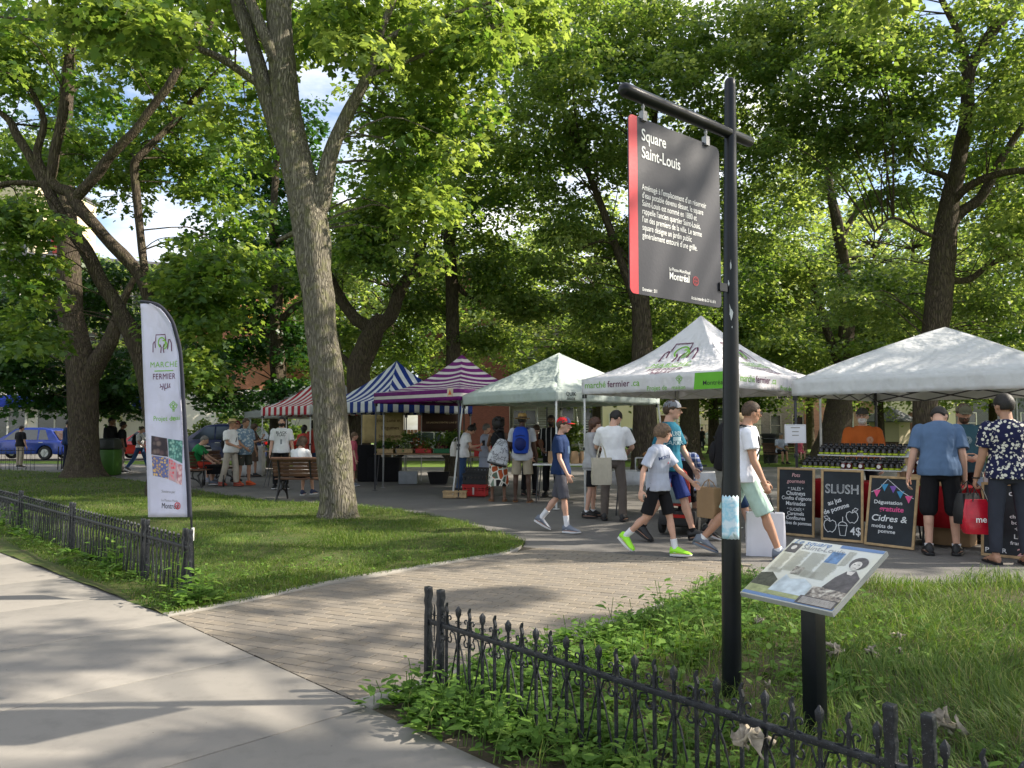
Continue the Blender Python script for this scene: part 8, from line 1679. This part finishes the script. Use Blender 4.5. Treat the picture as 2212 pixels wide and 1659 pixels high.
def phone(label, P, i, off=(0, 0, .03)):
    t = thing('phone', label, 'phone', P['hands'][i] + Vector(off)); mb = MB(); mb.box((0, 0, 0), (.07, .012, .14), RX(-30)); mb.build('case', SH_BLK, t, bevel=.004); mb = MB(); mb.box((0, .008, .0), (.062, .004, .13), RX(-30)); mb.build('screen', M_PANE, t)
phone('dark phone held up by the woman in the white top at the produce stall', PJ, 1); phone('phone held by the seated woman on the bench', PU, 1)
# mobility scooter with its rider
q = p_(1486, 1158); sx0, sy0 = q.x, q.y + .35
ms = thing('mobility_scooter', 'black mobility scooter with a coral and grey bag behind the teenager', 'scooter', (sx0, sy0, 0), R(-24)); mb = MB(); mb.box((0, .35, .13), (.48, 1.0, .07)); mb.box((0, -.12, .24), (.50, .46, .20)); mb.tube([(0, .85, .15), (0, .95, .55), (0, .82, .92)], .03, 8); mb.tube([(-.22, .80, .92), (.22, .80, .92)], .015, 6); mb.build('chassis', M_BLKP, ms, bevel=.02)
for sx in (-1, 1):
    for yy in (-.16, .82): mb = MB(); mb.lathe([(.03, -.04), (.10, -.04), (.125, -.025), (.125, .025), (.10, .04), (.03, .04)], 18, (sx * .25, yy, .125), 0, RY(90)); mb.build('wheel', M_TYRE, ms)
mb = MB(); mb.box((.0, -.36, .27), (.26, .02, .045)); mb.build('rear_light', M_LAMPR, ms); mb = MB(); mb.box((0, -.02, .50), (.46, .44, .09)); mb.box((0, -.26, .78), (.44, .09, .50)); mb.tube([(0, -.1, .3), (0, -.1, .5)], .04, 8); mb.build('seat', C_BLACK, ms, bevel=.03)
bg_ = thing('bag', 'coral red and grey rucksack hanging on the back of the mobility scooter', 'bag', (sx0 - .16, sy0 - .40, .42), R(-24)); mb = MB(); mb.rings([[Vector((w / 2 * math.copysign(abs(math.cos(a)) ** .5, math.cos(a)), d / 2 * math.copysign(abs(math.sin(a)) ** .5, math.sin(a)), z)) for a in [2 * math.pi * q_ / 20 for q_ in range(20)]] for z, w, d in ((0, .30, .12), (.06, .38, .20), (.28, .36, .20), (.46, .28, .14), (.52, .16, .06))]); mb.build('sack', cloth('coral_nylon', (.42, .06, .05)), bg_); mb = MB(); mb.box((0, -.10, .15), (.27, .05, .22)); mb.build('pocket', cloth('grey_nylon', (.18, .23, .24)), bg_, bevel=.02)
person('rider with dark hair in a blue plaid shirt on the mobility scooter', sx0 + .02, sy0 + .05, 1.60, 24, SK_T, (P_PLAID, .9, -.1, .03), (C_DKNAVY, 1.3, .03), (SH_BLK,), ('short', 'dark'), seat=.66, legs=((80, 80, 6, 0), (80, 80, 6, 0)), arms=((40, 8, 50, 0), (40, 8, 50, 0)))
# bins, stroller, walker
t = thing('litter_bin', 'green and dark litter bin just right of the thick trunk', 'bin', (A(220, 1028, 24.8).x, 25.2, 0)); mb = MB(); mb.box((0, 0, .42), (.62, .55, .84)); mb.build('bin_body', mat('lime_green_paint', (.04, .12, .012), .5), t, bevel=.05); mb = MB(); mb.box((0, 0, 1.02), (.66, .6, .36), taper=.8); mb.build('hood', mat('bin_dark', (.02, .024, .02), .5), t, bevel=.06)
t = thing('litter_bin', 'round black litter bin behind the white paper notice', 'bin', (A(1673, 990, 34).x, 34.5, 0)); mb = MB(); mb.lathe([(0, 0), (.30, 0), (.34, 1.15), (.38, 1.2), (.38, 1.3), (.30, 1.32), (.28, 1.1), (0, 1.1)], 20, cap=False); mb.build('bin_body', M_BLKP, t); mb = MB(); mb.lathe([(.385, 1.05), (.40, 1.08), (.385, 1.12)], 20, cap=False); mb.build('ring', M_LEGD, t)
t = thing('walker', 'small wheeled walker beside the bench of the green topped man', 'walker', (A(455, 1050, 20).x, 20.2, 0), .3); mb = MB()
for s in (-1, 1): mb.tube([(s * .25, -.25, .12), (s * .25, .0, .55), (s * .25, -.15, .92)], .014, 6); mb.tube([(s * .25, .3, .12), (s * .25, .05, .52)], .014, 6)
mb.tube([(-.25, .0, .52), (.25, .0, .52)], .012, 6); mb.build('frame', M_BLKP, t); mb = MB(); mb.box((0, .0, .55), (.44, .26, .03)); mb.box((0, .12, .42), (.36, .2, .22)); mb.build('seat', C_BLACK, t)
for sx in (-1, 1):
    for yy in (-.25, .3): mb = MB(); mb.lathe([(.02, -.02), (.085, -.02), (.10, -.012), (.10, .012), (.085, .02), (.02, .02)], 14, (sx * .25, yy, .10), 0, RY(90)); mb.build('wheel', M_TYRE, t)
# gazebo roof and a street lamp beyond the orange vendor
t = thing('kiosk', 'small green roofed kiosk far behind the orange shirted vendor', 'kiosk', (A(1922, 950, 52).x, 52, 0)); mb = MB(); mb.lathe([(1.3, 0), (1.3, 2.0)], 8, cap=True); mb.build('wall', W_CREAM, t, smooth=False); mb = MB(); mb.lathe([(1.9, 2.0), (1.9, 2.08), (.3, 3.0), (0, 3.1)], 8, cap=True); mb.build('roof', mat('kiosk_roof', (.12, .12, .13), .6), t, smooth=False)
t = thing('street_lamp', 'slim grey lamp post near the right edge behind the leaf print man', 'lamp post', (A(2198, 950, 34).x, 34, 0)); mb = MB(); mb.tube([(0, 0, 0), (0, 0, .5), (0, 0, 4.4)], [.09, .06, .045], 10); mb.build('pole', M_LEGG, t); mb = MB(); mb.lathe([(.06, 4.4), (.2, 4.55), (.24, 4.9), (.1, 5.1), (0, 5.15)], 12); mb.build('lamp_head', M_LEGW, t)
# ---------------------------------------------------------------- grass, weeds and fallen leaves
def blade_mat(name, stops, trc):
    k = NT(name); a = k.n('Attribute', _attribute_name='tint'); c = k.ramp(a.outputs['Fac'], stops); p = k.bsdf(c, .55, 0, .25); t = k.n('BsdfTranslucent'); k.l(k.ramp(a.outputs['Fac'], trc), t.inputs['Color'])
    m = k.n('MixShader'); m.inputs[0].default_value = .35; k.l(p.outputs[0], m.inputs[1]); k.l(t.outputs[0], m.inputs[2]); return k.out(m)
M_BLADE = blade_mat('grass_blade', [(0, (.034, .074, .014)), (.5, (.090, .15, .026)), (.85, (.21, .25, .06)), (1, (.30, .27, .11))], [(0, (.06, .16, .02)), (.6, (.20, .33, .03)), (1, (.4, .38, .12))])
M_WEED = blade_mat('weed_leaf', [(0, (.045, .10, .018)), (.5, (.10, .19, .03)), (1, (.19, .29, .06))], [(0, (.06, .18, .02)), (.5, (.16, .34, .03)), (1, (.32, .48, .06))])
def nz2(x, y, s, seed=0): return np.array([noise.noise(Vector((a * s, b * s, seed))) for a, b in zip(x, y)])
def blades(name, label, poly, n, h, w, seed, bbox, dens=None, lean=.5, tintb=.4, zb=.02, dry=0.0):
    r = np.random.default_rng(seed); x = r.uniform(bbox[0], bbox[2], n); y = r.uniform(bbox[1], bbox[3], n)
    if dens is not None: keep = r.uniform(0, 1, n) < dens(x, y); x, y = x[keep], y[keep]
    k = in_poly(poly, x, y); x, y = x[k], y[k]; N = len(x); clump = nz2(x, y, 1.3, seed); bare = nz2(x, y, .8, seed + 9)
    k = r.uniform(-.35, .6, N) > -bare - .35 * (clump > 9); keep = r.uniform(0, 1, N) < np.clip(1.15 + 1.6 * bare, .15, 1); x, y, clump = x[keep], y[keep], clump[keep]; N = len(x)
    hh = h * r.uniform(.45, 1.25, N) * (1 + .6 * clump); a = r.uniform(0, 2 * np.pi, N) ; wind = nz2(x, y, .7, seed + 4) * 3; a = np.where(r.uniform(0, 1, N) < .5, wind, a)
    ln = lean * r.uniform(.2, 1.5, N); d = np.stack([np.cos(a), np.sin(a), np.zeros(N)], 1); s = np.stack([-np.sin(a + r.uniform(-.6, .6, N)), np.cos(a), np.zeros(N)], 1); B = np.stack([x, y, np.full(N, zb - .02)], 1); up_ = np.array([0, 0, 1.0])
    W_ = (w * r.uniform(.6, 1.3, N))[:, None]; H_ = hh[:, None]; Lf = ln[:, None]
    p1 = B + up_ * H_ * .5 + d * H_ * Lf * .25; p2 = B + up_ * H_ * (.9 - .15 * Lf) + d * H_ * Lf * .75; p3 = B + up_ * H_ * (1.0 - .35 * Lf) + d * H_ * Lf * 1.15
    V = np.stack([B - s * W_ * .5, B + s * W_ * .5, p1 + s * W_ * .42, p1 - s * W_ * .42, p2 + s * W_ * .26, p2 - s * W_ * .26, p3], 1).reshape(-1, 3); i = np.arange(N)[:, None] * 7
    Q = np.concatenate([i + np.array([[0, 1, 2, 3]]), i + np.array([[3, 2, 4, 5]])]); T_ = i + np.array([[5, 4, 6]]); t0 = np.clip(tintb + .25 * clump + r.normal(0, .14, N), 0, .84); t0 = np.where(r.uniform(0, 1, N) < dry, r.uniform(.85, 1, N), t0)
    o = np_mesh(name, V, [Q, T_], M_BLADE, None, np.concatenate([t0, t0, t0])); tag(o, label, 'grass', kind='stuff'); return o
LX = [p[0] for p in LAWN]; near_l = lambda x, y: np.clip(9.0 / np.maximum(y, 4), 0, 1) ** 1.6
blades('lawn_grass', 'short sunlit lawn grass left of the brick path', LAWN, 330000, .055, .0065, 5, (-12, 5.4, .6, 17), near_l, .8, .45, .03, .04)
blades('lawn_grass', 'short lawn grass farther back on the left', LAWN, 90000, .07, .011, 6, (-26, 14, -1, 33), lambda x, y: np.clip(16 / y, 0, 1), .8, .42, .03, .03)
blades('tall_grass', 'long tangled grass in the bed around the information board', BED, 150000, .145, .0055, 7, (-.6, 1.0, 7.5, 9.3), lambda x, y: np.clip(.25 + .55 * (x - 0.6), .10, 1) * np.clip(5 / np.maximum(y, 2), .4, 1), .95, .40, .03, .07)
vb = [(sw(-12, 0).x, sw(-12, 0).y), (sw(60, 0).x, sw(60, 0).y)]
# weeds: broad leaved plants, rosettes and creeping leaves
def weeds(name, label, spots, seed, size=(.035, .08), per=(7, 14), hgt=.10, stem=.5):
    r = np.random.default_rng(seed); P, N_, T_, S = [], [], [], []; sv = MB()
    for (x, y, sc) in spots:
        n = int(r.integers(per[0], per[1])); kind = r.uniform()
        tall = kind < stem; Hh = hgt * sc * r.uniform(.6, 1.8) if tall else .03
        for i in range(n):
            a = r.uniform(0, 6.283); f = (i + 1) / n; z = Hh * f if tall else r.uniform(.01, .05); rad = (.02 + .05 * sc * (1 - f * .6)) if tall else .01
            o = np.array([math.cos(a), math.sin(a), 0]); P.append([x + o[0] * rad, y + o[1] * rad, .015 + z]); N_.append([o[0] * -.3 + r.normal(0, .2), o[1] * -.3 + r.normal(0, .2), 1]); T_.append([o[0], o[1], r.uniform(-.1, .7)]); S.append(r.uniform(*size) * sc * (1 - .4 * f * tall))
        if tall: sv.tube([(x, y, 0), (x + r.normal(0, .01), y + r.normal(0, .01), Hh * .6), (x + r.normal(0, .02), y, Hh + .02)], .0022, 4, cap=False)
    P, N_, T_, S = map(np.array, (P, N_, T_, S)); V, F = place_leaves(P, norm_rows(N_), T_, S, OVAL); tt = np.clip(np.random.default_rng(seed + 1).normal(.5, .2, len(F)), 0, 1)
    sv_n = len(V); V = np.concatenate([V, np.array([v[:] for v in sv.v])]) if sv.v else V; Fs = [F] + ([np.array(sv.f) + sv_n] if sv.v else [])
    o = np_mesh(name, V, Fs, M_WEED, None, np.concatenate([tt, np.full(len(sv.f), .4)])); tag(o, label, 'weeds', kind='stuff'); return o
r = np.random.default_rng(4); sp_ = []
for _ in range(620):         # strip between the right fence and the pavement and just behind the fence
    a, b = r.uniform(-3, aR - .22), abs(r.normal(0, .32)) + .14; p = sw(a, b); sp_.append((p.x, p.y, r.uniform(.5, 1.3)))
for _ in range(620):         # along the brick path edge of the bed
    f = r.uniform(0, 4.4); p = sw(aR, 0) + PD * f; q = abs(r.normal(0, .55)) + .12; p = p - SD * q; sp_.append((p.x, p.y, r.uniform(.7, 1.5)))
for _ in range(500):
    x, y = r.uniform(-.2, 3.2), r.uniform(2.6, 6.6)
    if in_poly(BED, [x], [y])[0]: sp_.append((x, y, r.uniform(.6, 1.2)))
weeds('weeds', 'broad leaved weeds crowding the right fence and the path edge', sp_, 21)
sp_ = []
for _ in range(260):
    a, b = r.uniform(aL + .1, aL + 14), r.uniform(.05, .75); p = sw(a, b); sp_.append((p.x, p.y, r.uniform(.5, 1.2)))
for _ in range(46):
    a, b = aL + r.choice([.3, 2.2, 3.4, 6.2, 7.4]) + r.normal(0, .18), .30 + r.normal(0, .08); p = sw(a, b); sp_.append((p.x, p.y, r.uniform(1.3, 2.2)))
weeds('weeds', 'weeds along the foot of the left fence', sp_, 22, hgt=.14)
sp_ = []
for _ in range(700):
    x, y = r.uniform(-4.5, .4), r.uniform(6.0, 10.0)
    if in_poly(LAWN, [x], [y])[0] and r.uniform() < .2 + .8 * (y < 7.9 + .65 * x + 2.4): sp_.append((x, y, r.uniform(.3, .55)))
weeds('clover', 'small clover and plantain leaves in the lawn by the kerb', sp_, 23, (.05, .10), (4, 8), .05, .2)
# dry crumpled leaves, whitish, lying in the bed
M_DRY = mat('dry_leaf', (.30, .26, .20), .85, var=.45, vs=30, bs=40, bst=.8)
def dry_leaf(label, x, y, z, s, seed, hang=False):
    r2 = random.Random(seed); mb = MB(); n = 9
    for q in range(r2.randint(3, 6)):
        o = Vector((r2.uniform(-1, 1), r2.uniform(-1, 1), r2.uniform(0, .8))) * s * .5; M3 = Matrix.Rotation(r2.uniform(0, 6), 3, 'Z') @ Matrix.Rotation(r2.uniform(-1.1, 1.1), 3, 'X'); vs = []
        for j in range(5):
            for i in range(4): u_, v_ = i / 3 - .5, j / 4; wd = math.sin(min(1, v_ * 1.2 + .15) * math.pi) * .7; vs.append(M3 @ Vector((u_ * wd * s, (v_ - .5) * s * 1.2, abs(u_) * s * .5 + .15 * s * math.sin(v_ * 5 + q) + r2.uniform(-.04, .04) * s)) + o)
        mb.add(vs, [(j * 4 + i, j * 4 + i + 1, (j + 1) * 4 + i + 1, (j + 1) * 4 + i) for j in range(4) for i in range(3)])
    o = mb.build('dry_leaf', M_DRY, None); o.location = (x, y, z); q = o.modifiers.new('s', 'SOLIDIFY'); q.thickness = .001; tag(o, label, 'dry leaf'); return o
for i, (px_, py_, s, lb) in enumerate(((1805, 1410, .12, 'large pale withered leaf cluster just right of the thick board post'), (1880, 1408, .075, 'small pale dry leaf pair in the grass right of the board post'), (1940, 1372, .06, 'pale dry leaf farther back in the long grass'), (1945, 1400, .045, 'tiny pale dry leaf below the farther one'), (2050, 1570, .12, 'large crumpled dry leaf behind the right double fence post'), (1638, 1340, .07, 'pale dry leaf lying beside the sign pole'), (1660, 1478, .05, 'curled dry leaf between the sign pole and the fence'))):
    g = G(px_, py_, .10); dry_leaf(lb, g.x, g.y, .08, s * .8, 60 + i)
g = G(1628, 1618, .30); dry_leaf('withered pale leaf hanging on the right fence by the rail', g.x - .01, g.y - .02, .30, .09, 80)
